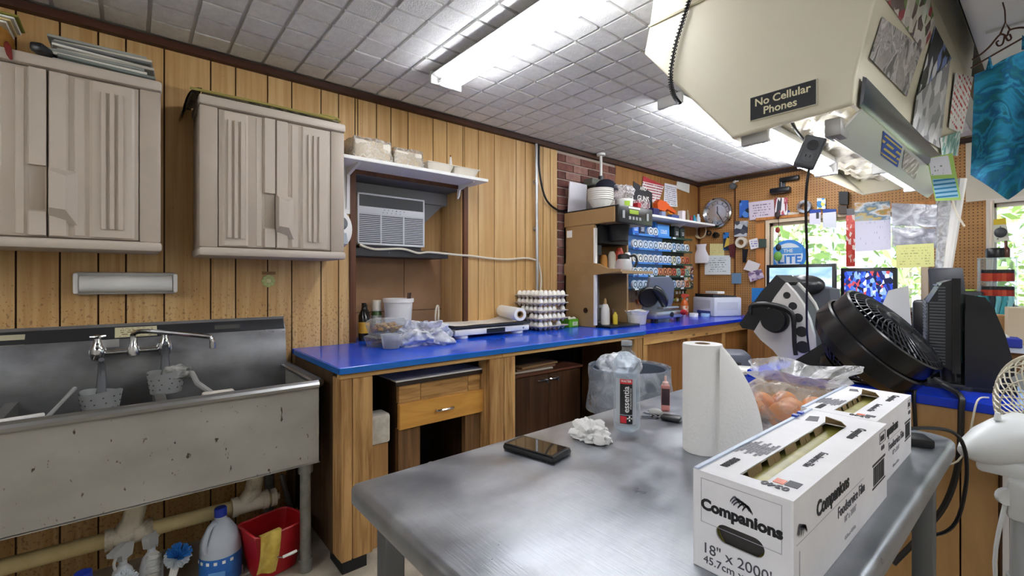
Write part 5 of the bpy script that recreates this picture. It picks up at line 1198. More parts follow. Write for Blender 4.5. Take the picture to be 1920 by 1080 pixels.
# ------------------------------------------------------------- machine with five holes, fan, chair
def z6(x, y): return (1360 + x / 3.857, 500 + y / 3.857)
MPY = 2.40
def mp(x, y, yy=MPY): p = onY(*z6(x, y), yy); return (p.x, p.z)
t = T('massage_machine', 'silver and black machine with five round holes and a cord wound on its knob', 'appliance', (0, 0, 0))
prof = [mp(435, 115), mp(500, 185), mp(560, 270), mp(610, 390), mp(638, 500), mp(648, 685), mp(400, 672), mp(340, 600), mp(255, 530), mp(205, 470), mp(270, 360), mp(360, 215)]
zmin = min(p[1] for p in prof); 
prof = [(x, max(z, CT + .001)) for x, z in prof]
silver = mat('silver_plastic', '#b9b6b3', .35, .3)
M().prism(prof, 'y', MPY, MPY + .03).build('side_panel', silver, t)
M().prism([(x * .97 + .03 * 1.93, CT + .001 + (z - CT) * .96) for x, z in prof], 'y', MPY + .031, MPY + .16).build('body', mat('machine_dark', '#2a2b2e', .5), t)
M().prism(prof, 'y', MPY + .161, MPY + .185).build('side_panel', silver, t)
cu_ = [mp(365, 60), mp(435, 112), mp(360, 215), mp(270, 360), mp(205, 460), mp(120, 445), mp(98, 415), mp(180, 290), mp(250, 190)]
M().prism(cu_, 'y', MPY + .005, MPY + .20).build('pad', mat('pad_black', '#0f0f11', .55), t)
for x, y, r in ((445, 207, 25), (488, 285, 29), (525, 370, 33), (551, 470, 39), (560, 582, 45)):
    p = onY(*z6(x, y), MPY); rr_ = r / 3.857 * 2.1 / 858
    M().cyl((p.x, MPY - .0015, p.z), (p.x, MPY + .002, p.z), rr_, n=22).build('hole', blackm, t)
p = onY(*z6(365, 385), MPY); kr = 98 / 3.857 * 2.1 / 858
M().lathe([(0, .045), (kr * .85, .045), (kr * .85, .035), (kr * .5, .03), (kr * .5, .012), (kr, .01), (kr, 0)], (p.x, MPY, p.z), 28, (0, -1, 0)).build('cord_knob', black, t)
m = M()
for k in range(5): m.tube([(p.x + (kr * .62 + .006 * (k % 2)) * math.cos(a), MPY - .016 - .005 * k, p.z + (kr * .62 + .006 * (k % 2)) * math.sin(a)) for a in [i * PI / 12 for i in range(24)]], .006, 6, True)
a1 = [onY(*z6(*q), MPY - .03) for q in ((180, 345), (190, 290), (300, 280), (420, 305), (480, 350), (495, 430), (500, 560), (510, 640))]
m.tube(a1, .010, 8, smooth=4).tube([q + V((.006, -.012, .008)) for q in a1[:6]], .010, 8, smooth=4)
m.build('cord', black, t)
# big black drum fan
KF = .86; fc = V((2.392, 2.075, 1.136)); _v = (fc - CAM).normalized(); _r = _v.cross(V((0, 0, 1))).normalized(); fn = (_v * -.16 + _r * .70 + V((0, 0, .69))).normalized()
t = T('drum_fan', 'large black drum fan tilted upward on the island behind the film boxes', 'fan', (0, 0, 0))
fb = mat('fan_black', '#0e0f12', .26, spec=.6)
RF, RR = .205 * KF, .218 * KF
M().lathe([(RF, -.002), (RF + .006, -.006), (RF + .004, -.085), (RF - .004, -.085), (RF - .008, -.006), (RF, -.002)], fc, 56, fn).build('front_drum', fb, t)
M().lathe([(RR, -.070), (RR + .007, -.074), (RR + .008, -.13), (RR - .02, -.165), (RR - .028, -.16), (RR - .004, -.128), (RR, -.070)], fc, 56, fn).build('rear_drum', fb, t)
u_, w_ = M().frame((0, 0, 0), fn)
sp = mat('fan_grille', '#34363a', .25, .4)
for k in range(44):
    a = 2 * PI * k / 44
    pts = [fc + (u_ * math.cos(a + .5 * s_) + w_ * math.sin(a + .5 * s_)) * (.045 + (RF - .05) * s_) + fn * (.022 * (1 - s_ ** 2) - .004) for s_ in (0, .33, .66, 1)]
    M().tube(pts, .0028, 5).build('spoke', sp, t)
for r in (.05, .085, .122, .157): M().tube([fc + (u_ * math.cos(a) + w_ * math.sin(a)) * r + fn * (.022 * (1 - ((r - .045) / .132) ** 2) - .004) for a in [2 * PI * i / 40 for i in range(40)]], .0025, 5, True).build('grille_ring', sp, t)
M().lathe([(0, .03), (.045, .026), (.055, .012), (.055, -.01), (0, -.012)], fc, 28, fn).build('hub', fb, t)
for k in range(5):
    a = 2 * PI * k / 5; e1 = u_ * math.cos(a) + w_ * math.sin(a); e2 = u_ * -math.sin(a) + w_ * math.cos(a)
    M().add([fc + e1 * .04 + e2 * -.03 - fn * .07, fc + e1 * .145 + e2 * -.05 - fn * .06, fc + e1 * .155 + e2 * .03 - fn * .075, fc + e1 * .04 + e2 * .03 - fn * .08], [(0, 1, 2, 3)]).build('blade', fb, t)
rc = fc - fn * .160
for k in range(40):
    a = 2 * PI * k / 40
    M().tube([rc + (u_ * math.cos(a) + w_ * math.sin(a)) * (RR - .025) * (1 - .72 * s_) - fn * .075 * s_ for s_ in (0, .5, 1)], .0034, 5).build('rear_rib', fb, t)
for s_ in (.35, .7): M().tube([rc + (u_ * math.cos(a) + w_ * math.sin(a)) * (RR - .025) * (1 - .72 * s_) - fn * .075 * s_ for a in [2 * PI * i / 36 for i in range(36)]], .003, 5, True).build('rear_ring', fb, t)
M().lathe([(0, -.12), (.05, -.115), (.065, -.09), (.065, -.07)], rc, 28, fn).build('motor_cover', fb, t)
M().prism([(2.03, CT + .001), (2.15, CT + .001), (2.20, 1.0), (2.22, 1.05), (2.19, 1.075), (2.10, 1.0), (2.05, .96)], 'y', 2.13, 2.18).box(2.02, 2.32, 2.06, 2.28, CT + .001, CT + .014, .005).build('stand', fb, t)
# leather chair, grey panel behind
lea = mat('black_leather', '#25272a', .28, bump=.12, bsc=25)
t = T('office_chair', 'black leather office chair back with padded headrest beyond the island', 'chair', (1.80, 3.13, 0), -.25)
M().grid(lambda u, v: ((.17 + .02 * math.sin(v * PI)) * math.cos(2 * PI * u) * rr(1, .5, 2 * PI * u), .05 * math.sin(2 * PI * u) * rr(1, .5, 2 * PI * u), .55 + .70 * v), 32, 12, True).add([(0, 0, 1.25)], []).ball((0, 0, 1.24), (.165, .05, .03), 24, 8).build('backrest', mat('chair_grey', '#4d5058', .4), t)
M().ball((.0, -.05, 1.27), (.12, .06, .062), 26, 14).build('headrest', lea, t)
M().ball((-.11, .0, 1.28), (.09, .055, .05), 20, 12).build('headrest_wing', lea, t)
M().box(-.22, .22, -.35, .05, .45, .55, .04).build('seat', lea, t)
M().cyl((0, -.12, .1), (0, -.12, .45), .03, n=14).build('gas_lift', black, t)
for k in range(5): a = k * 2 * PI / 5; M().cyl((0, -.12, .09), (.26 * math.cos(a), -.12 + .26 * math.sin(a), .05), .022, .015, 8).ball((.26 * math.cos(a), -.12 + .26 * math.sin(a), .026), .026, 10, 8).build('leg', black, t)
# registers and monitors on the island
def tilt_box(m, cx, cy, cz, hx, hy, hz, rx, rz, bev): return m.at((cx, cy, cz), (rx, 0, rz)).box(-hx, hx, -hy, hy, -hz, hz, bev)
t = T('customer_display', 'black tilted customer display on a slab-shaped post behind the fan', 'display', (2.43, 2.62, CT + .0005))
tilt_box(M(), .035, -.02, .375, .055, .012, .06, -.2, .5, .006).build('screen_back', mat('display_grey', '#2d3038', .4), t)
M().box(-.075, .0, -.02, .02, .03, .30, .015).build('post', black, t)
M().box(-.09, .04, -.06, .06, 0, .03, .008).tube([(-.03, 0, .29), (.0, 0, .33), (.03, .0, .36)], .014, 8, smooth=3).build('base', black, t)
t = T('monitor', 'flat black monitor seen from behind at the island edge, back slotted with vents', 'monitor', (2.485, 2.36, CT + .0005), -1.40)
M().prism([(-.17, .06), (.17, .06), (.17, .39), (-.17, .39)], 'y', .012, .034).build('bezel', mat('bezel_black', '#0d0e11', .2), t)
M().prism([(-.012, .08), (-.05, .12), (-.05, .30), (-.012, .375), (.012, .385), (.012, .065)], 'x', -.155, .155).build('back_shell', black, t)
for k in range(22):
    z = .09 + .013 * k; yb = -.0515 if .12 < z < .30 else (-.0515 + (.12 - z) * -.0 + (.03 if z > .30 else .012))
    M().box(-.14, .14, yb - .003, yb, z, z + .0055).build('vent_slat', mat('vent_grey', '#4a4d52', .35), t)
for k in range(26):
    z = .085 + .0108 * k; M().box(.1552, .1585, -.045 if .11 < z < .31 else -.022, -.004, z, z + .005).build('vent_slat', mat('vent_grey', '#4a4d52', .35), t)
M().box(-.03, .03, -.04, .02, .0, .10, .01).build('neck', black, t)
M().prism([(-.13, -.11), (.13, -.11), (.15, .06), (.10, .10), (-.10, .10), (-.15, .06)], 'z', 0, .012).build('foot', mat('foot_grey', '#3a3c40', .3, .3), t)
t = T('register_screen', 'big black curved back of a register screen at the right of the island', 'register', (2.60, 2.26, CT + .0005), .35)
pf = [(-.055, .0), (.075, .0), (.066, .10), (.045, .20), (.02, .28), (-.005, .325), (-.055, .335)]
M().prism(pf, 'y', -.02, .02).build('shell', mat('register_black', '#16181d', .35), t)
M().prism([(x - .0, z + .0) for x, z in pf[4:]] + [(-.055, .28)], 'y', -.026, -.0205).build('top_cap', black, t)
M().box(-.10, -.057, -.015, .10, .20, .32, .02).build('rear_housing', mat('register_olive', '#3c423d', .4), t)
M().box(-.12, -.056, -.01, .12, .09, .21, .008).build('green_box', mat('dark_green', '#173a2b', .5), t)
M().box(-.11, .06, -.02, .14, 0, .02, .006).tube([(-.08, .05, .02), (-.085, .05, .1)], .022, 12).build('base', mat('register_base', '#2b2d30', .5), t)
t = T('cash_printer', 'low dark grey receipt printer standing between the monitor and the register', 'printer', (2.545, 2.50, CT + .0005), .3)
M().box(-.06, .06, -.08, .08, 0, .13, .02).build('body', mat('printer_dark', '#33363a', .45), t)
M().box(-.045, .045, -.03, .01, .13, .134).build('slot', blackm, t)
# cords hanging off the island
one(M().tube([(2.455, 2.20, .955), (2.45, 2.05, .925), (2.452, 2.03, .86), (2.46, 2.03, .70)], .006, 8, smooth=5), 'black_cable', 'thin black cord dropping over the blue edge beside the monitor', 'cord', black)
one(M().tube([(2.50, 2.22, .925), (2.56, 2.06, .925), (2.565, 2.03, .88), (2.56, 2.015, .72), (2.53, 2.0, .58), (2.47, 1.97, .46), (2.42, 1.90, .38)], .0085, 8, smooth=6), 'black_cable', 'thick black cord curving down the plywood face of the island', 'cord', mat('cord_black', '#15110f', .5))
one(M().tube([(2.62, 2.10, .925), (2.60, 2.04, .92), (2.585, 2.022, .82), (2.56, 2.0, .73), (2.50, 1.98, .705), (2.46, 1.98, .72)], .0028, 8, smooth=5), 'pale_cable', 'pale thin cord looping across the plywood face of the island', 'cord', cordc)
one(M().tube([(2.47, 1.45, .915), (2.55, 1.55, .925), (2.60, 1.625, .90), (2.612, 1.66, .80), (2.59, 1.68, .66), (2.54, 1.69, .60), (2.47, 1.66, .61)], .0045, 8, smooth=6), 'black_cable', 'black cord looping over the far corner of the steel table', 'cord', black)
one(M().box(-.05, .05, -.03, .03, 0, .02, .004), 'power_strip', 'black power block lying on the table behind the shorter film carton', 'power strip', black, (2.52, 1.46, TZ + .0005), .5)

# ------------------------------------------------------------- white pedestal fan, right
t = T('pedestal_fan', 'white pedestal fan with beige wire cage at the right frame edge', 'fan', (2.705, 1.795, -.0))
pw = mat('fan_white', '#d5d8d8', .35); cage = mat('cage_beige', '#c9c3ae', .4)
M().lathe([(0, 0), (.15, 0), (.16, .006), (.15, .02), (.04, .035), (.03, .05)], n=36).build('base', pw, t)
M().cyl((0, 0, .03), (0, 0, .55), .018, n=18).cyl((0, 0, .5), (0, 0, .70), .026, .024, 18).cyl((0, 0, .48), (0, 0, .52), .032, n=18).build('pole', mat('pole_grey', '#a9adae', .35), t)
M().box(-.03, .03, -.03, .03, .67, .775, .014).cyl((-.034, -.02, .73), (-.026, -.03, .73), .022, n=14).build('neck', pw, t)
ax = V((.60, .74, .22)).normalized(); ho = V((-.108, -.135, .115 + .80))
ho = V((2.595 - 2.70, 1.665 - 1.79, .850))
M().lathe([(0, 0), (.014, .004), (.032, .03), (.05, .075), (.06, .13), (.062, .18), (.05, .2), (0, .205)], ho, 28, ax, 1, 1).build('motor_housing', pw, t)
M().at(ho + ax * .11 + V((0, 0, -.052))).box(-.045, .05, -.03, .03, -.03, .012, .012).build('gearbox', pw, t)
M().at(ho + ax * .10 + V((.0, 0, .06))).cyl((0, 0, 0), (0, 0, .02), .008, .005, 10).build('pull_knob', pw, t)
cc = ho + ax * .31; cu, cw = M().frame((0, 0, 0), ax)
for k in range(48):
    a = 2 * PI * k / 48
    for sgn in (-1, 1):
        M().tube([cc + (cu * math.cos(a) + cw * math.sin(a)) * .185 * math.sin(s_ * PI / 2) + ax * sgn * .075 * math.cos(s_ * PI / 2) for s_ in (.22, .4, .6, .8, 1)], .0023, 4).build('wire', cage, t)
for sgn in (-1, 1):
    for s_ in (.22, .5, .75): M().tube([cc + (cu * math.cos(a) + cw * math.sin(a)) * .185 * math.sin(s_ * PI / 2) + ax * sgn * .075 * math.cos(s_ * PI / 2) for a in [2 * PI * i / 40 for i in range(40)]], .002, 5, True).build('cage_ring', cage, t)
M().tube([cc + (cu * math.cos(a) + cw * math.sin(a)) * .187 for a in [2 * PI * i / 48 for i in range(48)]], .006, 6, True).build('cage_rim', cage, t)
for k in range(3):
    a = 2 * PI * k / 3; e1 = cu * math.cos(a) + cw * math.sin(a); e2 = cu * -math.sin(a) + cw * math.cos(a)
    M().add([cc + e1 * .03 - e2 * .02 - ax * .015, cc + e1 * .15 - e2 * .06 - ax * .01, cc + e1 * .16 + e2 * .05 + ax * .02, cc + e1 * .03 + e2 * .02 + ax * .015], [(0, 1, 2, 3)]).build('blade', mat('blade_clear_grey', '#9fa6ab', .3), t)
M().tube([(-.03, -.02, .72), (-.05, -.03, .55), (-.035, -.03, .35), (-.05, -.05, .12)], .005, 8, smooth=5).build('cord', pw, t)

# ------------------------------------------------------------- cream overhead hood
HY0, HY1 = 1.55, 3.15
cream = mat('hood_cream', '#e3dcc6', .45, c2='#dfd8c0', sc=(2, 2, 2)); cream_d = mat('hood_seam', '#a39b78', .5)
HP = [(2.06, 1.775), (1.718, 2.19), (1.742, 2.285), (1.768, CEIL - .014), (2.50, CEIL - .014), (2.488, 2.26), (2.403, 1.871), (2.396, 1.792)]
t = T('overhead_hood', 'large cream hood hanging from the ceiling over the island, with a phone sign', 'hood', (0, 0, 0))
def shell(pl, a, b, th=.012):
    m = M()
    for p, q in zip(pl, pl[1:]):
        d = V((q[0] - p[0], q[1] - p[1])); d = d.normalized(); nrm = V((d.y, -d.x)) * th
        m.add([(p[0], a, p[1]), (q[0], a, q[1]), (q[0], b, q[1]), (p[0], b, p[1]), (p[0] + nrm.x, a, p[1] + nrm.y), (q[0] + nrm.x, a, q[1] + nrm.y), (q[0] + nrm.x, b, q[1] + nrm.y), (p[0] + nrm.x, b, p[1] + nrm.y)],
              [(0, 1, 2, 3), (7, 6, 5, 4), (0, 4, 5, 1), (2, 6, 7, 3), (1, 5, 6, 2), (0, 3, 7, 4)])
    return m
shell(HP, HY0 + .01, HY1 - .01).build('casing', cream, t)
bmx = M().prism(HP, 'y', HY0, HY0 + .022)
o = bmx.build('end_plate', cream, t); bv = o.modifiers.new('edge', 'BEVEL'); bv.width = .009; bv.segments = 3
o = M().prism(HP, 'y', HY1 - .02, HY1).build('end_plate', cream, t)
sp0, sp1 = onY(1217, 50, HY0 - .001), onY(1320, 0, HY0 - .001)
d_ = (sp1 - sp0); e_ = sp0 + d_ * 2.6
M().quad(sp0 + V((0, -.002, -.004)), e_ + V((0, -.002, -.004)), e_ + V((0, -.002, .004)), sp0 + V((0, -.002, .004)), .003).build('seam_strip', cream_d, t)
M().prism([(2.4035, 1.79), (2.412, 1.80), (2.420, 1.865), (2.411, 1.872)], 'y', HY0 + .03, HY1 - .02).build('side_band', mat('band_dark_steel', '#55555a', .25, .8), t)
foil = mat('foil_insulation', '#e9e4d6', .35, .25, c2='#cfc7b2', sc=(18, 18, 18), bump=.9, bsc=26)
def fo(u, v):
    q = V((u * 5, v * 26, 0)); return (2.07 + .31 * u, HY0 + .03 + (HY1 - HY0 - .06) * v, 1.845 + .03 * NZ.noise(q) + .022 * NZ.noise(q * 2.3 + V((9, 0, 0))))
M().grid(fo, 30, 120).build('insulation', foil, t, 80)
M().prism([(2.33, 1.722), (2.398, 1.792), (2.403, 1.790), (2.336, 1.718)], 'y', HY0 + .06, HY1 - .03).build('reflector_panel', mat('reflector_grey', '#b9b8b4', .35, .3), t)
M().box(2.318, 2.36, HY0 + .03, HY0 + .10, 1.722, 1.775, .004).box(2.32, 2.345, HY0 + .1, HY1 - .02, 1.735, 1.775).build('reflector_rail', mat('rail_grey', '#a3a29e', .4, .3), t)
# sign, cord, clippings (fixed to the hood)
q = [onY(*p, HY0 - .002) for p in ((1406, 182), (1533, 148), (1533, 198), (1406, 227))]
x0, x1, z0, z1 = 2.121, 2.311, 1.813, 1.891
sg = T('phone_sign', 'black engraved no-cellular-phones sign on the cream hood', 'sign', ((x0 + x1) / 2, HY0 - .001, (z0 + z1) / 2), 0)
M().box(-(x1 - x0) / 2, (x1 - x0) / 2, -.006, 0, -(z1 - z0) / 2, (z1 - z0) / 2, .001, 1).build('rim', mat('sign_cream', '#d8d3bd', .5), sg)
M().box(-(x1 - x0) / 2 + .003, (x1 - x0) / 2 - .003, -.0075, -.005, -(z1 - z0) / 2 + .003, (z1 - z0) / 2 - .003).build('plate', mat('sign_black', '#101218', .4), sg)
text('No Cellular', .033, mat('sign_ink', '#e4dcb6', .6), sg, (0, -.0078, .015), (PI / 2, 0, 0), .0006); text('Phones', .033, MATS['sign_ink'], sg, (-.005, -.0078, -.016), (PI / 2, 0, 0), .0006)
pc = [onY(*p, HY0 - .012) for p in ((1296, -12), (1283, 30), (1266, 85), (1257, 140), (1262, 175), (1275, 195))]
pts = spline(pc, 40); m = M().tube(pts[::8], .0035, 6)
hx = []
for i, p_ in enumerate(pts):
    a = i * 1.25; hx.append(p_ + V((math.cos(a) * .008, math.sin(a) * .008, 0)))
m.tube(hx, .0022, 5)
one(m, 'coiled_cord', 'black coiled cord hanging down the left corner of the cream hood', 'cord', black)
t = T('hanging_outlet', 'dark grey outlet box hanging on a cord under the cream hood', 'outlet', (2.262, 1.64, 1.70), 0, rot=(.0, .38, .35))
M().box(-.03, .03, -.02, .02, -.048, .048, .006).build('box', mat('outlet_grey', '#4a4d52', .45), t)
M().box(-.024, .024, -.0225, -.019, -.042, .042, .001, 1).build('cover_plate', mat('outlet_plate', '#565a60', .45), t)
for dz in (-.019, .019):
    M().cyl((0, -.0245, dz), (0, -.021, dz), .0155, n=18).build('socket', black if dz > 0 else mat('socket_grey', '#61656b', .4), t)
    for dx in (-.006, .006): M().box(dx - .0012, dx + .0012, -.0255, -.024, dz - .001, dz + .007).build('slot', blackm, t)
one(M().tube([(2.245, 1.645, 1.745), (2.22, 1.65, 1.785), (2.20, 1.67, 1.825)], .005, 6, smooth=4), 'short_lead', 'short black cord from the hood down to the hanging outlet box', 'cord', black)
one(M().tube([(2.263, 1.632, 1.652), (2.245, 1.66, 1.55), (2.19, 1.85, 1.36), (2.11, 2.1, 1.18), (2.05, 2.30, 1.06), (2.045, 2.345, .97)], .0042, 8, smooth=6), 'extension_cord', 'long black cord from the hanging outlet down to the machine with five holes', 'cord', mat('cord_brown_black', '#1d1512', .5))
fixture('short two-tube light fixed under the left edge of the cream hood', 2.115, HY0 + .05, .72, 'y', None, .085, 1.83, 2, h=.05)
fixture('second light under the far right of the cream hood', 2.29, HY0 + .85, .60, 'y', None, .06, 1.81, 1, h=.04)
# clippings taped on its right-hand side: each lies on the sloping face
fp, fnn = (2.403, 0, 1.871), V((.978, 0, -.21)).normalized()
fpl = V(fp) + fnn * .004
def z4(x, y): return (1200 + x / 2.667, y / 2.667)
def clip(name, label, cat, pts, m, off=0.0, grp='clippings taped to the hood'):
    P_ = [onP(*z4(*p), fpl + fnn * off, fnn) for p in pts]
    base = sum(P_, V()) / len(P_); mm = M().quad(*[q - base for q in P_], .0012)
    return one(mm, name, label, cat, m, base, 0, grp)
clip('magazine_clipping', 'colour clipping with green and red shapes at the top of the hood side', 'clipping', ((1228, -8), (1450, -8), (1480, 130), (1415, 255)), prt('clip_colour', ['#d9d5cc', '#7a9a5a', '#a33a48', '#c9c4ba', '#e4e0d8', '#6d5a55', '#dfe3dd'], (26, 26, 26)), .0, )
clip('photo_clipping', 'black and white photo clipping below the colour one on the hood side', 'clipping', ((1215, 85), (1412, 240), (1335, 480), (1150, 290)), prt('clip_photo', ['#d5d2cf', '#8b8784', '#5d5857', '#c4c0bd', '#a39a96', '#e6e3df', '#777370'], (11, 11, 11), noise=True, warp=1), .0015)
clip('black_flyer', 'black flyer with white lettering in the middle of the hood side', 'flyer', ((1478, 132), (1558, 290), (1478, 455), (1385, 478)), prt('flyer_black', ['#17181d', '#17181d', '#24262e', '#d9dbe0', '#6f86c4'], (20, 34, 20)), .003)
clip('grey_pamphlet', 'grey pamphlet sheet hanging lowest on the hood side', 'pamphlet', ((1385, 480), (1552, 300), (1500, 740), (1360, 660)), prt('pamphlet_grey', ['#c9c9cb', '#b5b5b8', '#e0e0e1', '#8a8a90', '#d6d6d8'], (9, 14, 14)), .0045)
clip('red_letter_notice', 'white notice handwritten in red at the far end of the hood side', 'notice', ((1578, 362), (1668, 385), (1612, 668), (1545, 640)), paper('red_notice', '#ecebea', '#c8383c', 12, 1, 2, 22, .5), .006)
clip('teal_leaflet', 'pale teal leaflet at the bottom of the far end of the hood side', 'leaflet', ((1500, 690), (1605, 655), (1590, 780), (1510, 775)), prt('leaflet_teal', ['#cfe3e0', '#7fb9b3', '#e9efee', '#4f9a98', '#dfe5e3'], (30, 30, 30)), .0075)
rp = V((2.398, 0, 1.792)); rn = V((.72, 0, -.69)).normalized()
def clip2(name, label, cat, pts, m):
    P_ = [onP(*z4(*p), rp + rn * .007, rn) for p in pts]; base = sum(P_, V()) / 4
    return one(M().quad(*[q - base for q in P_], .001), name, label, cat, m, base, 0)
clip2('blue_sticker', 'blue and yellow sticker on the slanted reflector under the hood', 'sticker', ((1218, 655), (1312, 735), (1288, 838), (1205, 775)), paper('sticker_blue', '#2c4fa0', '#c9b45a', 4, 1, 2, 6, .6))
clip2('photo_strip', 'strip of pale snapshots on the slanted reflector under the hood', 'photograph', ((1325, 750), (1400, 815), (1375, 900), (1310, 840)), prt('snapshot', ['#b9b0a3', '#8d857b', '#d9d3c9', '#a39a8e'], (40, 40, 40)))
# ------------------------------------------------------------- tobacco and tackle display on the left wall, far end
t = T('display_rack', 'blue and green shelved display rack of round tins on the far left wall', 'rack', (0, 0, 0))
rb = mat('rack_blue', '#3f86d8', .4); rg_ = mat('rack_green', '#2c4a3c', .5); rw = mat('rack_white', '#dfe8f2', .4)
RY0, RY1, RX = 3.74, 4.86, .012
M().box(.004, .012, RY0, 4.42, 1.20, 1.90).build('backboard', mat('rack_back_blue', '#79aee6', .5), t)
M().box(.004, .011, 4.421, RY1, 1.20, 1.90).build('backboard', mat('rack_back_dark', '#3d4a44', .6), t)
rows = [1.745, 1.605, 1.465, 1.335, 1.205]
for r, z in enumerate(rows):
    split = 4.42 if r < 3 else (4.0 if r == 3 else RY0)
    for a, b, m_ in ((RY0, split, rb), (split, RY1, rg_)):
        if b - a < .05: continue
        nb = max(1, round((b - a) / .30))
        for k in range(nb):
            y0, y1 = a + (b - a) * k / nb + .003, a + (b - a) * (k + 1) / nb - .003
            sh_ = M().box(RX, .115, y0, y1, z, z + .006).build('shelf', m_, t)
            M().box(.113, .118, y0, y1, z - .006, z + .014).build('price_rail', m_, sh_)
            M().box(.1185, .1195, y0 + .03, y0 + .09, z - .004, z + .012).build('price_tag', rw if m_ is rg_ else mat('tag_navy', '#1b3f8f', .5), sh_)
M().box(.012, .10, 4.16, 4.17, 1.745, 1.9).build('divider', rb, t)
tinc = ['#e8eef5', '#dfe6ee', '#cfe0f2', '#f0f0ee', '#e0d9a8', '#f3efe2', '#d98a5a', '#cf5a3a', '#9fc3a0', '#e7e7e7', '#b9d3ee', '#e3c9b5']
tin0 = None
tl = {'pale': 'pale round tin standing on edge in the display rack', 'warm': 'orange or cream round tin standing on edge in the display rack', 'green': 'green or yellow round tin standing on edge in the display rack'}
tin_src = {}
def tin_mesh(c):
    if c not in tin_src:
        ob = M().lathe([(0, 0), (.041, 0), (.043, .002), (.043, .022), (.041, .024), (.038, .0225), (.0, .0225)], n=20, d=(1, 0, 0)).mat(1).lathe([(.017, .0235), (.030, .0235), (.030, .0242), (.017, .0242)], n=16, d=(1, 0, 0)).build('tin', [mat('tin_' + c[1:], c, .35), mat('tin_mark_' + c[1:], '#5a6b80' if c not in ('#d98a5a', '#cf5a3a') else '#5a2a1a', .4)])
        tin_src[c] = ob.data; bpy.data.objects.remove(ob)
    return tin_src[c]
for r, z in enumerate(rows):
    y = RY0 + .048; i = 0
    while y < RY1 - .04:
        if r == 0 and (y > 4.16 or y < 3.98): y += .0885; continue
        i += 1
        pal = tinc[:4] + [tinc[10]] if (r < 2 or (r == 3 and y < 4.0)) else (['#e8eef5', '#e0d9a8', '#f3efe2', '#e7e7e7'] if r == 2 and y < 4.5 else (['#d98a5a', '#cf5a3a', '#9fc3a0', '#e7e7e7', '#cfe0f2'] if r in (2, 3) else ['#b9d3ee', '#f0f0ee', '#e3c9b5', '#d98a5a', '#cfe0f2']))
        c = pal[(i // 3 + r) % len(pal)] if random.random() < .75 else random.choice(pal)
        fam = 'warm' if c in ('#d98a5a', '#cf5a3a', '#e3c9b5', '#f3efe2') else ('green' if c in ('#9fc3a0', '#e0d9a8') else 'pale')
        o = bpy.data.objects.new('tobacco_tin', tin_mesh(c)); COL.objects.link(o); o.location = (.088, y, z + .0495)
        tag(o, tl[fam], 'tin', 'round tins in the display rack: ' + fam); y += .0885
for k, (y, w_, c, lab) in enumerate(((3.80, .10, '#2f6fd0', 'blue carton at the left end of the top display row'), (3.91, .09, '#1c2a4a', 'dark blue carton second on the top display row'), (4.29, .22, '#4b93e0', 'wide bright blue box at the right of the top display row'), (4.55, .09, '#1d2622', 'dark green pouch pack past the wide blue box'), (4.67, .08, '#23302b', 'dark pouch pack near the end of the top display row'))):
    t = T('carton', lab, 'box', (.07, y, rows[0] + .0065))
    M().box(-.04, .04, -w_ / 2, w_ / 2, 0, .13, .003, 1).build('box', mat('carton_%d' % k, c, .4), t)
    M().box(.0405, .042, -w_ * .35, w_ * .35, .03, .075).build('label_panel', paper('carton_lab_%d' % k, c, '#e9eef5', 3, 1, 2, 6, .6), t)
# tackle packets hanging under the rack
pk = {}
pcols = ['#1e1f22', '#2c2d30', '#d9d4c6', '#8a6a3a', '#3b4a3a', '#b5442e', '#c7a03a', '#51545a', '#e3dfd6', '#6f3a2a']
for r, z in enumerate((1.10, 1.02)):
    for k in range(15):
        y = 3.98 + k * .066
        if y > 4.93: break
        c = random.choice(pcols)
        if c not in pk:
            ob = M().box(0, .004, -.024, .024, -.05, .0).mat(1).box(.004, .014, -.017, .017, -.045, -.014, .004, 1).build('p', [mat('packet_' + c[1:], c, .5), mat('lure_' + c[1:], random.choice(['#e2e0da', '#22262a', '#7d8a3a', '#c7a03a', '#9a4a2a']), .35)])
            pk[c] = ob.data; bpy.data.objects.remove(ob)
        o = bpy.data.objects.new('tackle_packet', pk[c]); COL.objects.link(o); o.location = (.006 + .012 * r, y, z + .085 + .004 * random.random())
        tag(o, 'small fishing tackle packet hanging below the tin rack', 'packet', 'tackle packets under the rack')
one(M().box(0, .015, 0, .95, 0, .012), 'hook_rail', 'thin black rail carrying the tackle packets under the tin rack', 'rail', black, (.004, 3.96, 1.192))
for k in range(9):
    c = ['#b8322c', '#b99a6a', '#6a1824', '#ecece8', '#c9a03a', '#3b4f8a', '#d8c9d0', '#8a9a6a', '#2a2a30'][k]
    t = one(M().box(0, .006, -.03, .03, -.075, 0, .002, 1).box(.006, .016, -.02, .02, -.06, -.015, .004, 1), 'lure_card', ['red lure card', 'tan lure card', 'maroon lure card', 'white lure card', 'gold lure card', 'blue lure card', 'pale lure card', 'olive green lure card', 'dark lure card'][k] + ' hanging right of the tin rack', 'lure', prt('lure_card_%d' % k, [c, c, '#e7e2d6', c], (40, 60, 60)), (.006, 4.91 + .067 * (k % 3), 1.46 - .09 * (k // 3)))
t = T('spray_bottle', 'orange cleaner bottle standing at the far end of the worktop by the rack', 'spray bottle', (.10, 4.72, CT + .0005), .5)
M().lathe([(0, 0), (.04, 0), (.042, .01), (.042, .11), (.03, .15), (.014, .17), (.014, .19)], n=20).build('bottle', mat('orange_liquid', '#d9692a', .3), t)
M().lathe([(.0425, .03), (.0425, .1)], n=20).build('label', mat('spray_label', '#e7e0d4', .5, c2='#d9692a', sc=(40, 40, 40)), t)
M().prism([(-.03, .19), (.02, .19), (.05, .21), (.05, .225), (-.02, .235), (-.035, .215)], 'y', -.012, .012).build('spray_head', mat('spray_head_red', '#c9472a', .4), t)
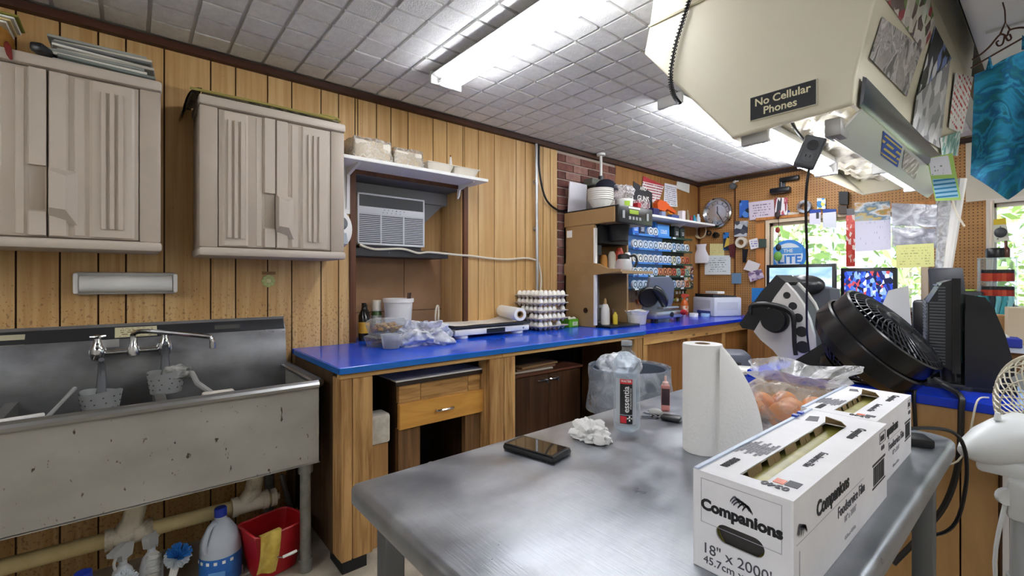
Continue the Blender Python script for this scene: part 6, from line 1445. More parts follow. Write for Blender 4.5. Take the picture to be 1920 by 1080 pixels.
for k, (x, y, s, c, lab) in enumerate(((.14, 4.50, .08, '#6d4a2c', 'brown box of tackle under the packets'), (.12, 4.36, .06, '#b48a55', 'tan box of tackle beside the brown one'), (.12, 4.60, .05, '#d8c8a8', 'cream tackle box left of the orange cleaner bottle'))):
    one(M().box(-.05, .05, -s / 2, s / 2, 0, s, .003, 1).box(-.04, .04, -s * .4, s * .4, s, s + .006), 'tackle_box', lab, 'box', mat('tackle_box_%d' % k, c, .6), (x, y, CT + .0005), .2)
# upper shelf and what stands on it
USZ = 1.94
t = T('upper_shelf', 'long white shelf above the tin rack running from the tan machine to the corner', 'shelf', (0, 0, 0))
M().box(.004, .23, 3.36, 5.16, USZ - .022, USZ, .002, 1).build('board', white2, t)
for y in (3.9, 4.6): M().prism([(.004, USZ - .022), (.2, USZ - .022), (.004, USZ - .12)], 'y', y, y + .012).build('bracket', white2, t)
def on_shelf(px, x=.12): d = ray(px, 400); s_ = (x - CAM.x) / d.x; return CAM.y + d.y * s_
HT = 1.8805
bw = mat('bowl_white', '#e9e7e0', .55)
for k in range(6):
    one(M().lathe([(0, .002), (.055, .002), (.06, .006), (.10, .075), (.108, .078), (.108, .083), (.098, .08), (.056, .012), (0, .01)], n=28), 'foam_bowl', ['lowest foam bowl of the stack on the tan machine', 'second foam bowl from the bottom of the stack', 'third foam bowl from the bottom of the stack', 'third foam bowl from the top of the stack', 'second foam bowl from the top of the stack', 'topmost foam bowl of the stack on the tan machine'][k], 'bowl', bw, (.33, 2.99, HT + .017 * k), 0, 'foam bowls on the tan machine')
one(M().box(-.006, .006, -.11, .11, 0, .26), 'white_board', 'white board leaning on the bricks behind the foam bowls', 'board', mat('lilac_white', '#dcdae2', .6), (.07, 2.99, HT), 0, rot=(0, .06, 0))
t = T('baseball_cap', 'dark navy cap lying on top of the foam bowls and tub', 'cap', (.25, 3.16, 2.085), -.5)
M().grid(lambda u, v: (.085 * math.cos(2 * PI * u) * math.cos(v * PI / 2) ** .8, .095 * math.sin(2 * PI * u) * math.cos(v * PI / 2) ** .8, .085 * math.sin(v * PI / 2)), 28, 8, True).build('crown', mat('navy_cloth', '#141727', .9), t)
M().grid(lambda u, v: (.06 + .10 * v * math.sin(PI * (.15 + .7 * u)) , (u - .5) * .17, .004 - .035 * v * v), 12, 6).grid(lambda u, v: (.06 + .10 * v * math.sin(PI * (.15 + .7 * u)), (u - .5) * .17, .0 - .035 * v * v), 12, 6).build('brim', MATS['navy_cloth'], t)
for k in range(2):
    one(M().box(-.07, .07, -.055, .055, 0, .13, .01), 'carton_stack', ['grey box under the navy cap against the bricks', 'grey box right of the navy cap against the bricks'][k], 'box', mat('grey_carton_%d' % k, ['#8b8582', '#a79f98'][k], .7), (.12, 3.16 + .16 * k, HT if k == 0 else USZ + .0005), 0)
t = T('ice_cream_tub', 'white tub with green label at the left end of the upper shelf', 'tub', (.40, 3.22, HT + .0))
M().lathe([(0, 0), (.06, 0), (.065, .006), (.072, .085), (.075, .09), (.075, .1), (.06, .102), (0, .102)], n=28).build('tub', white, t)
va2 = math.atan2(CAM.y - 3.22, CAM.x - .40)
M().grid(lambda u, v: ((.0675 + .0055 * v) * math.cos(va2 + .0 + .7 * u), (.0675 + .0055 * v) * math.sin(va2 + .7 * u), .02 + .06 * v), 8, 1).build('label', mat('lime_label_2', '#9cbf3a', .5), t)
crumple('clear_bag', 'clear bag of cups slumped on the white tub with the green label', 'bag', (.36, 3.24, HT + .158), (.10, .09, .07), clear('bag_clear_2', '#efeaea', '#e9e6e6', .4, .15, .5, 30), 11, 34, .4)
one(M().lathe([(0, 0), (.02, 0), (.03, .02), (.03, .05), (.02, .06), (0, .06)], n=16), 'orange_cap', 'small orange cap lying on the grey box against the bricks', 'cap', orange, (.15, 3.32, USZ + .1312))
crumple('mauve_bag', 'greyish mauve plastic bag hanging over the boxes by the wall panel', 'bag', (.10, 3.48, USZ + .135), (.08, .12, .10), mat('mauve_film', '#8d7474', .4, c2='#a89090', sc=(10, 10, 10)), 12, 34, .35)
# signs on the wall above the shelf
def wallX(name, label, cat, pts, m, x=.006, th=.002, grp=None):
    P_ = [onX(*p, x) for p in pts]; base = sum(P_, V()) / 4
    return one(M().quad(*[q - base for q in P_], th), name, label, cat, m, base, 0, grp)
s_ = wallX('sign_board', 'dark GUNS sign with white letters standing on the upper shelf', 'sign', ((1187, 392), (1222, 398), (1222, 362), (1187, 340)), mat('sign_charcoal', '#24242b', .6), .10, .006)
t = bpy.data.objects['sign_board']
for w, dz, sz in (('GUNS', .0, .075), ('AND', .10, .05), ('AMMO', -.085, .06)): text(w, sz, whiteink, s_, (.0075, 0, dz), (PI / 2, 0, PI / 2), .001)
wallX('price_poster', 'white poster with red and purple print above the upper shelf', 'poster', ((1202, 372), (1234, 382), (1245, 348), (1206, 330)), paper('poster_red', '#eae4e2', '#a5465c', 9, 1, 2, 14, .6, .06, (.78, '#c23a45')), .008)
wallX('white_notice', 'long white printed notice right of the red poster', 'notice', ((1244, 386), (1270, 388), (1268, 348), (1246, 343)), paper('notice_lines', '#ecebee', '#8d8fa6', 12, 1, 2, 16, .55), .007)
wallX('index_card', 'small plain white card near the ceiling at the corner', 'card', ((1268, 353), (1292, 362), (1293, 345), (1269, 340)), mat('card_white', '#e4e4df', .7), .007)
wallX('fish_picture', 'dark picture card of a fish standing behind the orange cap gun', 'card', ((1188, 394), (1218, 397), (1218, 378), (1188, 374)), prt('fish_print', ['#3a3d42', '#6d7076', '#c7cacc', '#8b2f38', '#54575c'], (25, 30, 40), noise=True), .14, .004)
for k, (px, dx, w_, h_, c, lab) in enumerate(((1194, .19, .05, .09, '#b3202c', 'red packet at the foot of the dark sign'), (1226, .18, .10, .07, '#20205a', 'navy box right of the dark sign'), (1240, .16, .07, .055, '#7f8fb5', 'grey-blue box beside the navy one'), (1262, .15, .14, .045, '#3f4f8a', 'blue and white carton below the orange toy'), (1278, .13, .06, .11, '#e9e3e8', 'tall white box past the orange toy'), (1289, .13, .035, .13, '#8a7a5a', 'olive bottle-shaped figure past the tall white box'), (1296, .13, .035, .08, '#8a1f2c', 'dark red bottle third from the end of the upper shelf'), (1302, .13, .04, .09, '#1f8fae', 'teal bottle second from the end of the upper shelf'), (1309, .12, .05, .11, '#c9d6e0', 'clear bottle at the end of the upper shelf'))):
    y = on_shelf(px, dx)
    if k in (5, 6, 7, 8): one(M().lathe([(0, 0), (w_ / 2, 0), (w_ / 2, h_ * .6), (w_ / 4, h_ * .8), (w_ / 4, h_), (0, h_)], n=14), 'bottle', lab, 'bottle', mat('shelf_thing_%d' % k, c, .35), (dx, y, USZ + .0005))
    else: one(M().box(-.03, .03, -w_ / 2, w_ / 2, 0, h_, .003, 1).box(.0301, .031, -w_ * .3, w_ * .3, h_ * .3, h_ * .7), 'box', lab, 'box', mat('shelf_thing_%d' % k, c, .5), (dx, y, USZ + .0005))
yt = on_shelf(1248, .16)
t = T('toy_launcher', 'orange plastic toy launcher lying on the boxes of the upper shelf', 'toy', (.15, yt, USZ + .0725), 0)
M().prism([(-.17, 0), (-.05, -.01), (.0, .02), (.16, -.015), (.17, .01), (.05, .055), (-.02, .09), (-.13, .10), (-.18, .06)], 'x', -.025, .03).build('body', orange, t)
M().tube([(.0, .06, .0), (.01, .10, -.025), (.0, .14, -.01)], .008, 6, smooth=3).build('handle', mat('toy_amber', '#e79a2c', .4), t)
# slicer
t = T('meat_slicer', 'grey meat slicer with slanted plate and red knob on the dark blue worktop', 'slicer', (.36, 3.75, CT + .0005), 0)
slm = mat('slicer_alu', '#b3b5b8', .3, .8); slg = mat('slicer_plate', '#858b99', .4, .4)
M().box(-.12, .14, -.20, .24, .035, .105, .02).build('body', slm, t)
for x in (-.09, .11):
    for y in (-.16, .2): M().cyl((x, y, 0), (x, y, .04), .018, n=12).build('foot', black, t)
M().cyl((.14, .04, .07), (.148, .04, .07), .024, n=20).build('dial', black, t)
M().lathe([(0, .04), (.02, .038), (.028, .015), (.022, -.01), (0, -.012)], (.155, .20, .085), 18, (1, 0, 0)).build('red_knob', red, t)
M().at((0, .08, .255), (0, .25, 0)).prism([(-.24, -.15), (.21, -.15), (.235, -.07), (.18, .11), (.08, .165), (-.24, .155)], 'x', -.012, .012).build('slanted_plate', slg, t)
M().at((.06, .1, .12)).box(-.02, .05, -.14, .12, 0, .018, .004).build('carriage', slm, t)
M().at((.01, -.13, .23), (.5, .2, .0)).lathe([(0, .02), (.085, .02), (.095, .01), (.095, -.015), (0, -.015)], (0, 0, 0), 32, (.8, -.5, .2)).build('blade_guard', black, t)
M().tube([(.06, -.12, .31), (.09, -.08, .27), (.10, -.03, .20), (.09, 0, .15)], [.035, .045, .045, .03], 14, smooth=4).build('meat_grip', mat('grip_dark', '#23262e', .25), t)
M().prism([(-.05, .0), (.18, -.0), (.19, .03), (-.05, .035)], 'x', -.02, .03).at((0, .0, .33)).build('top_tray', mat('tray_silver', '#a9adb3', .3, .7), t)
# small white rolls and a printer, far end
for k, (x, y, lab) in enumerate(((.30, 4.55, 'white tape roll nearest the slicer on the dark blue worktop'), (.24, 4.66, 'white tape roll beside the printer'), (.36, 4.68, 'pale blue tape roll in front of the printer'))):
    one(M().lathe([(.018, 0), (.045, 0), (.045, .03), (.018, .03), (.018, 0)], n=22), 'tape_roll', lab, 'tape', [white2, white, mat('pale_blue', '#a9cbe6', .5)][k], (x, y, CT + .0005), 0, 'rolls by the printer')
t = T('laser_printer', 'white laser printer with black top tray at the far end of the worktop', 'printer', (.36, 4.93, CT + .0005), -.45)
M().box(-.18, .18, -.17, .17, 0, .20, .015).build('body', mat('printer_white', '#d6d8dc', .4), t)
M().prism([(-.16, .201), (.13, .201), (.13, .215), (-.02, .225), (-.16, .235)], 'x', -.15, .15).build('top_tray', mat('printer_black', '#232428', .45), t)
M().box(-.11, .09, -.06, .03, .236, .262, .004).build('paper_stack', white2, t)
M().box(-.10, .12, -.174, -.169, .012, .055, .002).build('paper_drawer', mat('printer_navy', '#3a4a8a', .4), t)
M().box(.1805, .182, -.13, .12, .07, .15).box(-.12, .12, -.1725, -.170, .085, .17).build('front_panel', mat('printer_panel', '#c6c8cd', .4), t)

# ------------------------------------------------------------- pegboard wall at the far end
FW = FARY - .0075
def wallY(name, label, cat, pts, m, y=FW, th=.002, grp=None):
    """pts: bottom left, bottom right, top right, top left"""
    P_ = [onY(*p, y) for p in pts]; base = sum(P_, V()) / 4
    return one(M().quad(*[q - base for q in P_], th), name, label, cat, m, base, 0, grp)
def rect4(x0, y0, x1, y1, s=0): return ((x0 - s, y1), (x1 - s, y1 - s * .5), (x1 + s, y0 - s * .5), (x0 + s, y0))
wallY('wood_scrap', 'bare board scrap under the ceiling left of the round silver clock', 'board', rect4(1316, 332, 1342, 351), wood('scrap_tan', '#9b6d3c', '#80552a', 'x', .6), th=.012)
p = onY(1343, 400, FW)
t = T('wall_clock', 'round silver wall dial with wide chrome rim on the pegboard corner', 'clock', (p.x + .02, FW, p.z))
M().lathe([(.148, 0), (.168, .004), (.176, .02), (.17, .04), (.152, .045), (.14, .035), (.14, .012)], (0, 0, 0), 44, (0, -1, 0)).build('rim', chrome, t)
M().lathe([(0, .012), (.142, .012), (.142, .0)], (0, 0, 0), 40, (0, -1, 0)).build('face', mat('dial_silver', '#c9cfda', .18, .85), t)
M().lathe([(.148, .03), (.149, .03)], (0, 0, 0), 4, (0, -1, 0)).lathe([(.10, .013), (.104, .0135), (.104, .013)], (0, 0, 0), 40, (0, -1, 0)).build('inner_ring', mat('dial_ring', '#6f7782', .4), t)
for k in range(12):
    a = k * PI / 6; M().at((.118 * math.sin(a), -.0135, .118 * math.cos(a)), (0, a, 0)).box(-.003, .003, -.001, .001, -.010, .010).build('mark', inkm, t)
M().box(-.003, .003, -.017, -.015, -.015, .075).build('hand', inkm, t); M().at((0, -.018, 0), (0, 2.6, 0)).box(-.0025, .0025, -.001, .001, -.015, .10).build('hand', inkm, t)
p = onY(1380, 350, FW)
t = T('security_camera', 'small black camera on a white bracket under the ceiling at the corner', 'camera', (p.x, FW, p.z))
M().cyl((0, 0, .07), (0, -.06, .03), .012, n=10).box(-.03, .03, -.012, 0, .05, .10, .004).build('bracket', white, t)
M().cyl((-.01, -.03, .0), (.02, -.13, -.012), .034, n=20).build('body', black, t); M().cyl((.0205, -.131, -.012), (.022, -.135, -.0125), .022, n=16).build('lens', dkgrey, t)
wallY('bubble_pack', 'blue hanging tool pack beside the lilac certificate', 'packet', rect4(1388, 376, 1404, 408), prt('pack_blue', ['#2b62b8', '#2b62b8', '#1b2538', '#4f86cf'], (18, 5, 18)), th=.02)
wallY('certificate', 'lilac framed certificate on the pegboard above the window corner', 'certificate', ((1406, 413), (1453, 408), (1451, 374), (1404, 380)), paper('cert_lilac', '#cfc3cf', '#7d7488', 7, 0, 2, 20, .5, .16), th=.008)
wallY('marker_pack', 'white and red pack of markers right of the lilac certificate', 'packet', rect4(1454, 371, 1477, 403), prt('markers', ['#e5e3e3', '#b5525c', '#e5e3e3', '#3a3d45', '#8f3a48'], (50, 5, 10)), th=.015)
wallY('blue_card', 'royal blue card half behind the marker pack', 'card', rect4(1463, 395, 1481, 415), mat('royal_card', '#2a4fb0', .5), th=.003)
p = onY(1467, 358, FW)
t = T('black_scanner', 'black bar-shaped scanner hanging from a bracket on the pegboard', 'scanner', (p.x, FW, p.z))
M().box(-.095, .095, -.09, -.01, -.028, .028, .014).build('body', black, t); M().box(-.03, .03, -.01, 0, -.02, .09, .003).cyl((0, -.03, .02), (0, -.03, .10), .008, n=8).build('bracket', dkgrey, t)
one(M().box(-.09, .09, -.05, 0, 0, .045, .01), 'black_speaker', 'flat black unit under the ceiling edge above the scanner', 'speaker', black, (onY(1482, 334, FW).x, FW, onY(1482, 340, FW).z))
def ring(label, px, py, ro, ri, m, name='tape_roll', cat='tape', th=.045):
    p = onY(px, py, FW); return one(M().lathe([(ri, 0), (ro, 0), (ro, th), (ri, th), (ri, 0)], n=26, d=(0, -1, 0)), name, label, cat, m, (p.x, FW, p.z))
ring('dark tape roll with blue label hanging above the window', 1510, 388, .062, .035, mat('tape_dark', '#5a3d2a', .4, c2='#b9c6d6', sc=(10, 10, 10)))
ring('cream tape roll hanging on the pegboard left of the window post', 1392, 455, .060, .032, mat('tape_cream', '#d6cbb8', .5))
ring('small black ring hanging under the silver dial', 1330, 437, .030, .018, black, 'hook_ring', 'ring', .02)
ring('black roll hanging right of the small ring under the silver dial', 1344, 441, .034, .016, black, 'black_roll', 'roll', .04)
wallY('outlet_plate', 'cream electric outlet plate on the pegboard above the window', 'outlet', rect4(1478, 398, 1499, 412), mat('plate_cream', '#cfc8b8', .4), th=.008)
wallY('bait_pack', 'blue and yellow snack pack hanging above the window', 'packet', rect4(1533, 372, 1549, 392), prt('bait_blue', ['#3d8fd0', '#e6d45a', '#3d8fd0', '#dfe9f0'], (30, 5, 30)), th=.018)
wallY('price_tag', 'white tag with blue heading at the top edge of the window', 'tag', rect4(1518, 393, 1539, 421), paper('tag_blue', '#e2e0ee', '#8f93c0', 6, 0, 2, 8, .3, .1, (.75, '#2b48a0')), FW - .03, .003)
t_ = wallY('price_tag', 'larger white tag with blue border hanging right of the first tag', 'tag', rect4(1543, 392, 1568, 427), paper('tag_blue_2', '#e6e9f2', '#9fb0d8', 6, 0, 2, 8, .3, .18, (.8, '#31519f')), FW - .03, .004)
for k, (x0, y0, x1, y1, c, lab) in enumerate(((1575, 360, 1592, 384, '#1d1e20', 'black radio on the pegboard by the hood end'), (1574, 386, 1590, 402, '#4a4038', 'dark brown pouch under the black radio'), (1590, 392, 1604, 412, '#6a6a6c', 'grey packet next to the dark pouch'))):
    wallY('hung_pouch', lab, 'pouch', rect4(x0, y0, x1, y1), mat('pouch_%d' % k, c, .6), th=.04)
wallY('spark_pack', 'clear blister pack holding a grey part, left of the window', 'packet', rect4(1379, 415, 1402, 444, 1), prt('blister', ['#a9adb2', '#4a4d55', '#d6d8da', '#3a3f50', '#c3c6ca'], (16, 5, 16)), th=.02)
wallY('ruler_pack', 'slim blue and yellow pack near the corner of the pegboard', 'packet', rect4(1357, 436, 1367, 469), prt('slim_blue', ['#2f77c0', '#d8b84a', '#2f77c0', '#1c2a44'], (10, 5, 14)), th=.012)
wallY('sticky_note', 'pale yellow note pinned over the small framed certificate', 'note', rect4(1331, 457, 1358, 479), paper('yellow_note', '#e2d896', '#b9ad6a', 6, 0, 2, 14, .4), th=.001)
wallY('framed_certificate', 'white certificate in a thin frame below the yellow note', 'certificate', rect4(1322, 479, 1370, 515), paper('cert_white', '#e6ecec', '#8fa3a6', 9, 0, 2, 18, .5, .16), th=.008)
one(M().grid(lambda u, v: (.0 + (.075 + .02 * math.sin(v * 6)) * math.cos(2 * PI * u), -.02 + .02 * math.sin(2 * PI * u), -.11 + .22 * v), 20, 10, True).add([], []), 'paper_bag', 'small white paper bag hanging by the corner of the tin rack', 'bag', mat('bag_white', '#e6e4ea', .7), (onY(1314, 476, FW).x + .03, FW - .03, onY(1314, 476, FW).z))
m = M()
for k in range(4): m.tube([(.055 * math.cos(a) * (1 + .1 * k), -.01 - .012 * k, .085 * math.sin(a)) for a in [i * PI / 12 for i in range(24)]], .006, 6, True)
one(m, 'cord_coil', 'coil of cream cord hanging under the silver dial', 'cord', mat('coil_cream', '#c9b79a', .6), (onY(1312, 434, FW).x + .03, FW - .005, onY(1312, 434, FW).z))
wallY('knife_sheath', 'black knife sheath hanging under the cream tape roll', 'sheath', ((1394, 492), (1399, 492), (1403, 467), (1393, 467)), black, th=.02)
wallY('pliers', 'dark red pliers hanging right of the small framed certificate', 'pliers', ((1370, 482), (1378, 482), (1381, 456), (1367, 460)), mat('plier_red', '#5d2326', .5), th=.02)
wallY('white_label_card', 'white card with blue print leaning on the pine window post', 'card', ((1408, 468), (1424, 464), (1420, 446), (1404, 450)), paper('label_card', '#e9e6e6', '#6f7cc0', 5, 0, 2, 8, .5, .2), FW - .026, .003)
wallY('dark_gadget', 'dark green clip gadget on the edge of the window frame', 'clip', rect4(1424, 448, 1437, 464), mat('gadget_green', '#3a4a42', .5), FW - .03, .02)
wallY('white_paper', 'tilted white sheet pinned below the window post', 'paper', ((1394, 505), (1418, 512), (1426, 495), (1403, 487)), mat('sheet_white', '#e4dfda', .7), FW - .026, .001)
wallY('snapshot', 'tilted purple snapshot pinned under the white sheet', 'photograph', ((1407, 529), (1433, 520), (1427, 504), (1402, 511)), prt('snap_purple', ['#b7a6bd', '#8a7090', '#d9cbd6', '#6d5a80'], (25, 5, 25)), FW - .0275, .001)
wallY('blue_card', 'grey-blue card standing above the printer', 'card', rect4(1372, 512, 1390, 532), mat('card_greyblue', '#6f8fae', .5), th=.002)
wallY('blue_folder', 'bright blue folder edge behind the printer by the screen', 'folder', rect4(1410, 540, 1433, 566), mat('folder_blue', '#2f86cc', .5), FW - .03, .006)
# things dangling in front of the window glass
m = M().tube([(0, 0, .30), (.005, 0, .1), (0, 0, -.12)], .003, 5)
for z, r, c in ((.25, .03, 0), (.12, .022, 1), (.04, .02, 2), (-.09, .025, 3), (-.16, .03, 4)): pass
p = onY(1463, 450, FW)
t = T('lure_string', 'string of small lures and trinkets dangling before the window', 'ornament', (p.x, FW - .05, p.z))
m.build('string', black, t)
for z, r, c in ((.26, .035, '#3a2a2a'), (.10, .03, '#9a2f22'), (.05, .02, '#d9c7a0'), (-.08, .035, '#23282e'), (-.17, .05, '#6fa84a')):
    M().ball((.01 * math.sin(z * 40), 0, z), (r * .8, .012, r), 12, 8).build('trinket', mat('trinket_' + c[1:], c, .5), t)
t = T('window_sticker', 'round blue and white LITE sticker on the window glass', 'sticker', (0, FARY + .046, 0))
p = onY(1478, 480, FARY + .046)
M().lathe([(.135, 0), (.168, 0), (.168, .002), (.135, .002), (.135, 0)], (p.x, 0, p.z), 40, (0, -1, 0)).build('ring', mat('sticker_blue_ring', '#3f8fe0', .5), t)
M().lathe([(0, .001), (.136, .001)], (p.x, 0, p.z), 40, (0, -1, 0)).build('disc', mat('sticker_pale', '#e6eff6', .5), t)
M().box(p.x - .13, p.x + .13, -.003, -.001, p.z + .022, p.z + .085).build('band', mat('sticker_band', '#5aa6e6', .5), t)
text('LITE', .12, mat('sticker_ink', '#3f86d6', .6), t, (p.x + .01, -.004, p.z - .04), (PI / 2, 0, -.0), .003); text('THE', .05, whiteink, t, (p.x, -.004, p.z + .053), (PI / 2, 0, 0), .001)
p0 = onY(1597, 452, FW)
one(M().box(-.035, .035, -.012, 0, -.24, .24, .004), 'red_ruler', 'long red hanging strip beside the window calendar', 'strip', prt('red_strip', ['#c93a2e', '#c93a2e', '#d8554a', '#e9cfc6'], (40, 5, 24)), (p0.x, FW - .03, p0.z))
for k in range(3): one(M().box(-.012, .012, -.006, 0, -.03, .03, .002, 1), 'window_clip', ['leftmost dark clip on the window head', 'middle dark clip on the window head', 'right dark clip on the window head'][k], 'clip', dkgrey, (1.25 + .25 * k, FW - .03, 1.93))

# ------------------------------------------------------------- far worktop with screens
t = T('far_worktop', 'blue worktop along the far wall under the windows', 'counter', (0, 0, 0))
M().box(.79, 3.9, 4.62, FARY - .035, CT - .03, CT, .003, 1).build('top', blue_dark, t)
M().box(.80, 3.88, 4.66, FARY - .04, .06, CT - .031).build('carcass', wood('far_carcass', '#8c6236', '#6d4825', 'z', .6), t)
M().box(.84, 3.85, 4.72, FARY - .04, 0, .06).build('plinth', blackm, t)
scr1 = prt('screen_sky', ['#8fb4d6', '#a9c9e2', '#7fa6cc', '#c6d8e6'], (3, 3, 5), noise=True, emis=.55)
scr2 = prt('screen_lobby', ['#12205e', '#1d3aa8', '#3a62d0', '#c9d2ea', '#0d1436', '#b0454a', '#7f9fe0', '#1d3aa8', '#0d1436'], (46, 4, 30), emis=.6)
def screen(label, pts, y, m):
    a, b, c, d = [onY(*p, y) for p in pts]; x0, x1, z0, z1 = a.x, b.x, max(a.z, CT + .07), d.z
    t = T('flat_screen', label, 'monitor', ((x0 + x1) / 2, y, CT + .0005)); w = (x1 - x0) / 2; b0 = z0 - CT; b1 = z1 - CT
    M().box(-w, w, 0, .04, b0, b1, .004).build('bezel', mat('screen_bezel', '#131417', .3), t)
    M().box(-w + .028, w - .028, -.0015, .001, b0 + .03, b1 - .03).build('screen', m, t)
    M().box(-.05, .05, .015, .05, 0.0, b0 + .05).box(-.14, .14, -.06, .1, 0, .012, .004).build('stand', black, t)
screen('wide black monitor with pale blue picture below the window', ((1437, 640), (1567, 640), (1567, 497), (1437, 497)), 4.78, scr1)
screen('black monitor with dark blue picture under the calendar', ((1576, 640), (1682, 640), (1682, 503), (1576, 503)), 4.86, scr2)
# things before the second screen, on the far worktop
def far(px, y): d = ray(px, 540); return CAM.x + d.x * (y - CAM.y) / d.y
one(M().grid(lambda u, v: ((u - .5) * .30, .05 * math.sin(u * 3) * v, .002 + .24 * v * (1 - (2 * u - 1) ** 2 * .7)), 14, 8).grid(lambda u, v: ((u - .5) * .30, .003 + .05 * math.sin(u * 3) * v, .002 + .24 * v * (1 - (2 * u - 1) ** 2 * .7)), 14, 8), 'curled_paper', 'curled white sheet in front of the blue screen', 'paper', white2, (far(1612, 4.70), 4.70, CT + .0005))
one(M().prism([(-.12, 0), (.12, 0), (.10, .34), (-.02, .30)], 'y', 0, .004), 'white_folder', 'upright white folder between blue screen and customer display', 'folder', mat('folder_white', '#d8dade', .6), (far(1672, 4.66), 4.66, CT + .0005), .1)
for k, (px, w, h, c, lab) in enumerate(((1630, .10, .13, '#b9262c', 'red carton right below the blue screen'), (1648, .09, .20, '#2456b8', 'blue carton beside the red one'), (1590, .05, .16, '#c9422c', 'red topped can left of the curled sheet'), (1572, .05, .14, '#dcdcd8', 'white cup left of the red topped can'))):
    if k < 2: one(M().box(-w / 2, w / 2, -.03, .03, 0, h, .003, 1).box(-w * .35, w * .35, -.031, -.0302, h * .3, h * .7), 'carton', lab, 'box', prt('far_carton_%d' % k, [c, c, '#e9e6e2'], (20, 5, 20)), (far(px, 4.68), 4.72, CT + .0005))
    else: one(M().lathe([(0, 0), (w * .8, 0), (w, h * .7), (w * .9, h), (0, h)], n=18), 'can', lab, 'can', mat('far_can_%d' % k, c, .4), (far(px, 4.68), 4.74, CT + .0005))
t = T('snack_pack', 'yellow and red snack pack seen between display post and monitor', 'packet', (2.50, 2.66, CT + .0005), .1)
one_ = M().box(-.06, .06, -.02, .02, .10, .22, .01).build('pouch', prt('snack_yellow', ['#d8b02c', '#c9482a', '#e0c85a', '#b8402a'], (18, 18, 22)), t)
M().box(-.055, .055, -.018, .018, .222, .27, .004).build('header', white2, t); M().box(-.06, .06, -.02, .02, 0, .098, .004).build('base', mat('snack_red', '#d8593a', .5), t)

# calendar, sleeves and note hanging from the far end of the hood
HYP = HY1 + .03
def hung(name, label, cat, pts, m, y=HYP, th=.0015, grp=None): return wallY(name, label, cat, pts, m, y, th, grp)
t_ = hung('wall_calendar', 'calendar with landscape picture hanging under the hood before the window', 'calendar', ((1604, 472), (1671, 468), (1670, 412), (1603, 415)), paper('calendar_grid', '#d5d3e4', '#9b9bb5', 6, 0, 2, 30, .35, .05))
P_ = [onY(*p, HYP) for p in ((1603, 415), (1670, 412), (1669, 377), (1602, 380))]
pc_ = M().quad(*[q - t_.location for q in P_], .0015).build('picture', prt('calendar_picture', ['#8fb3cf', '#c9b06a', '#5d7f9a', '#d8dfe3', '#b8893a', '#6d8f6a'], (9, 5, 14), noise=True), t_)
slv = clear('sleeve_clear', '#e9eaee', '#b9bac4', .6, .15, .5, 12)
for k, (y0, y1, lab) in enumerate(((381, 424, 'upper clear sleeve of grey papers beside the calendar'), (425, 462, 'lower clear sleeve of grey papers beside the calendar'))):
    t_ = hung('plastic_sleeve', lab, 'sleeve', ((1673, y1), (1757, y1 + 3), (1757, y0 + 3), (1672, y0)), slv, HYP - .03, .006, 'clear sleeves under the hood')
    P_ = [onY(*p, HYP - .028) for p in ((1676, y1 - 2), (1754, y1 + 1), (1753, y0 + 6), (1676, y0 + 3))]
    M().quad(*[q - t_.location for q in P_], .001).build('grey_paper', prt('sleeve_print_%d' % k, ['#8d8f9a', '#b9bbc6', '#5d606c', '#d3d4dc', '#a3a5b0'], (5, 5, 22), noise=True, warp=1), t_)
hung('legal_pad', 'yellow lined note hanging below the clear sleeves', 'note', ((1681, 503), (1752, 500), (1751, 456), (1680, 460)), paper('legal_yellow', '#d9d98e', '#a6a868', 9, 0, 2, 24, .45), HYP - .035)
one(M().tube([(0, 0, .40), (.004, 0, .1), (-.006, 0, -.2), (0, 0, -.42)], [.028, .03, .034, .036], 10, smooth=4), 'plastic_tube', 'tall clear plastic sleeve tube hanging right of the yellow note', 'tube', clear('tube_clear', '#eef0f2', '#d9dde2', .45, .2, .4, 20), (onY(1768, 470, HYP - .02).x, HYP - .02, 1.38))
one(M().tube([(0, 0, 0), (.06, 0, .56)], [.016, .022], 8), 'white_rod', 'white plastic rod leaning beside the clear sleeve tube', 'rod', mat('rod_white', '#dcdad4', .4), (onY(1770, 552, HYP - .10).x, HYP - .10, onY(1770, 552, HYP - .10).z))
t_ = wallY('phone_card', 'lime bordered card with white panel hanging from the hood corner', 'card', ((1754, 377), (1802, 375), (1786, 287), (1738, 297)), mat('card_lime', '#a9cf6a', .5), 2.62, .002)
for pts, m_ in ((((1746, 329), (1785, 327), (1778, 291), (1741, 297)), paper('card_panel', '#efeef0', '#8aa08a', 5, 0, 2, 9, .4)), (((1755, 372), (1798, 370), (1790, 334), (1748, 336)), paper('card_blue_rows', '#9fd0e6', '#2c7fa6', 5, 0, 2, 7, .75, .04))):
    P_ = [onY(*p, 2.6185) for p in pts]; M().quad(*[q - t_.location for q in P_], .001).build('print_panel', m_, t_)
one(M().tube([(0, 0, 0), (.01, 0, -.05), (.035, 0, -.11)], .004, 6, smooth=3), 'twine', 'pale twine end hanging under the lime bordered card', 'string', cordc, (onY(1786, 376, 2.62).x, 2.625, onY(1786, 376, 2.62).z))

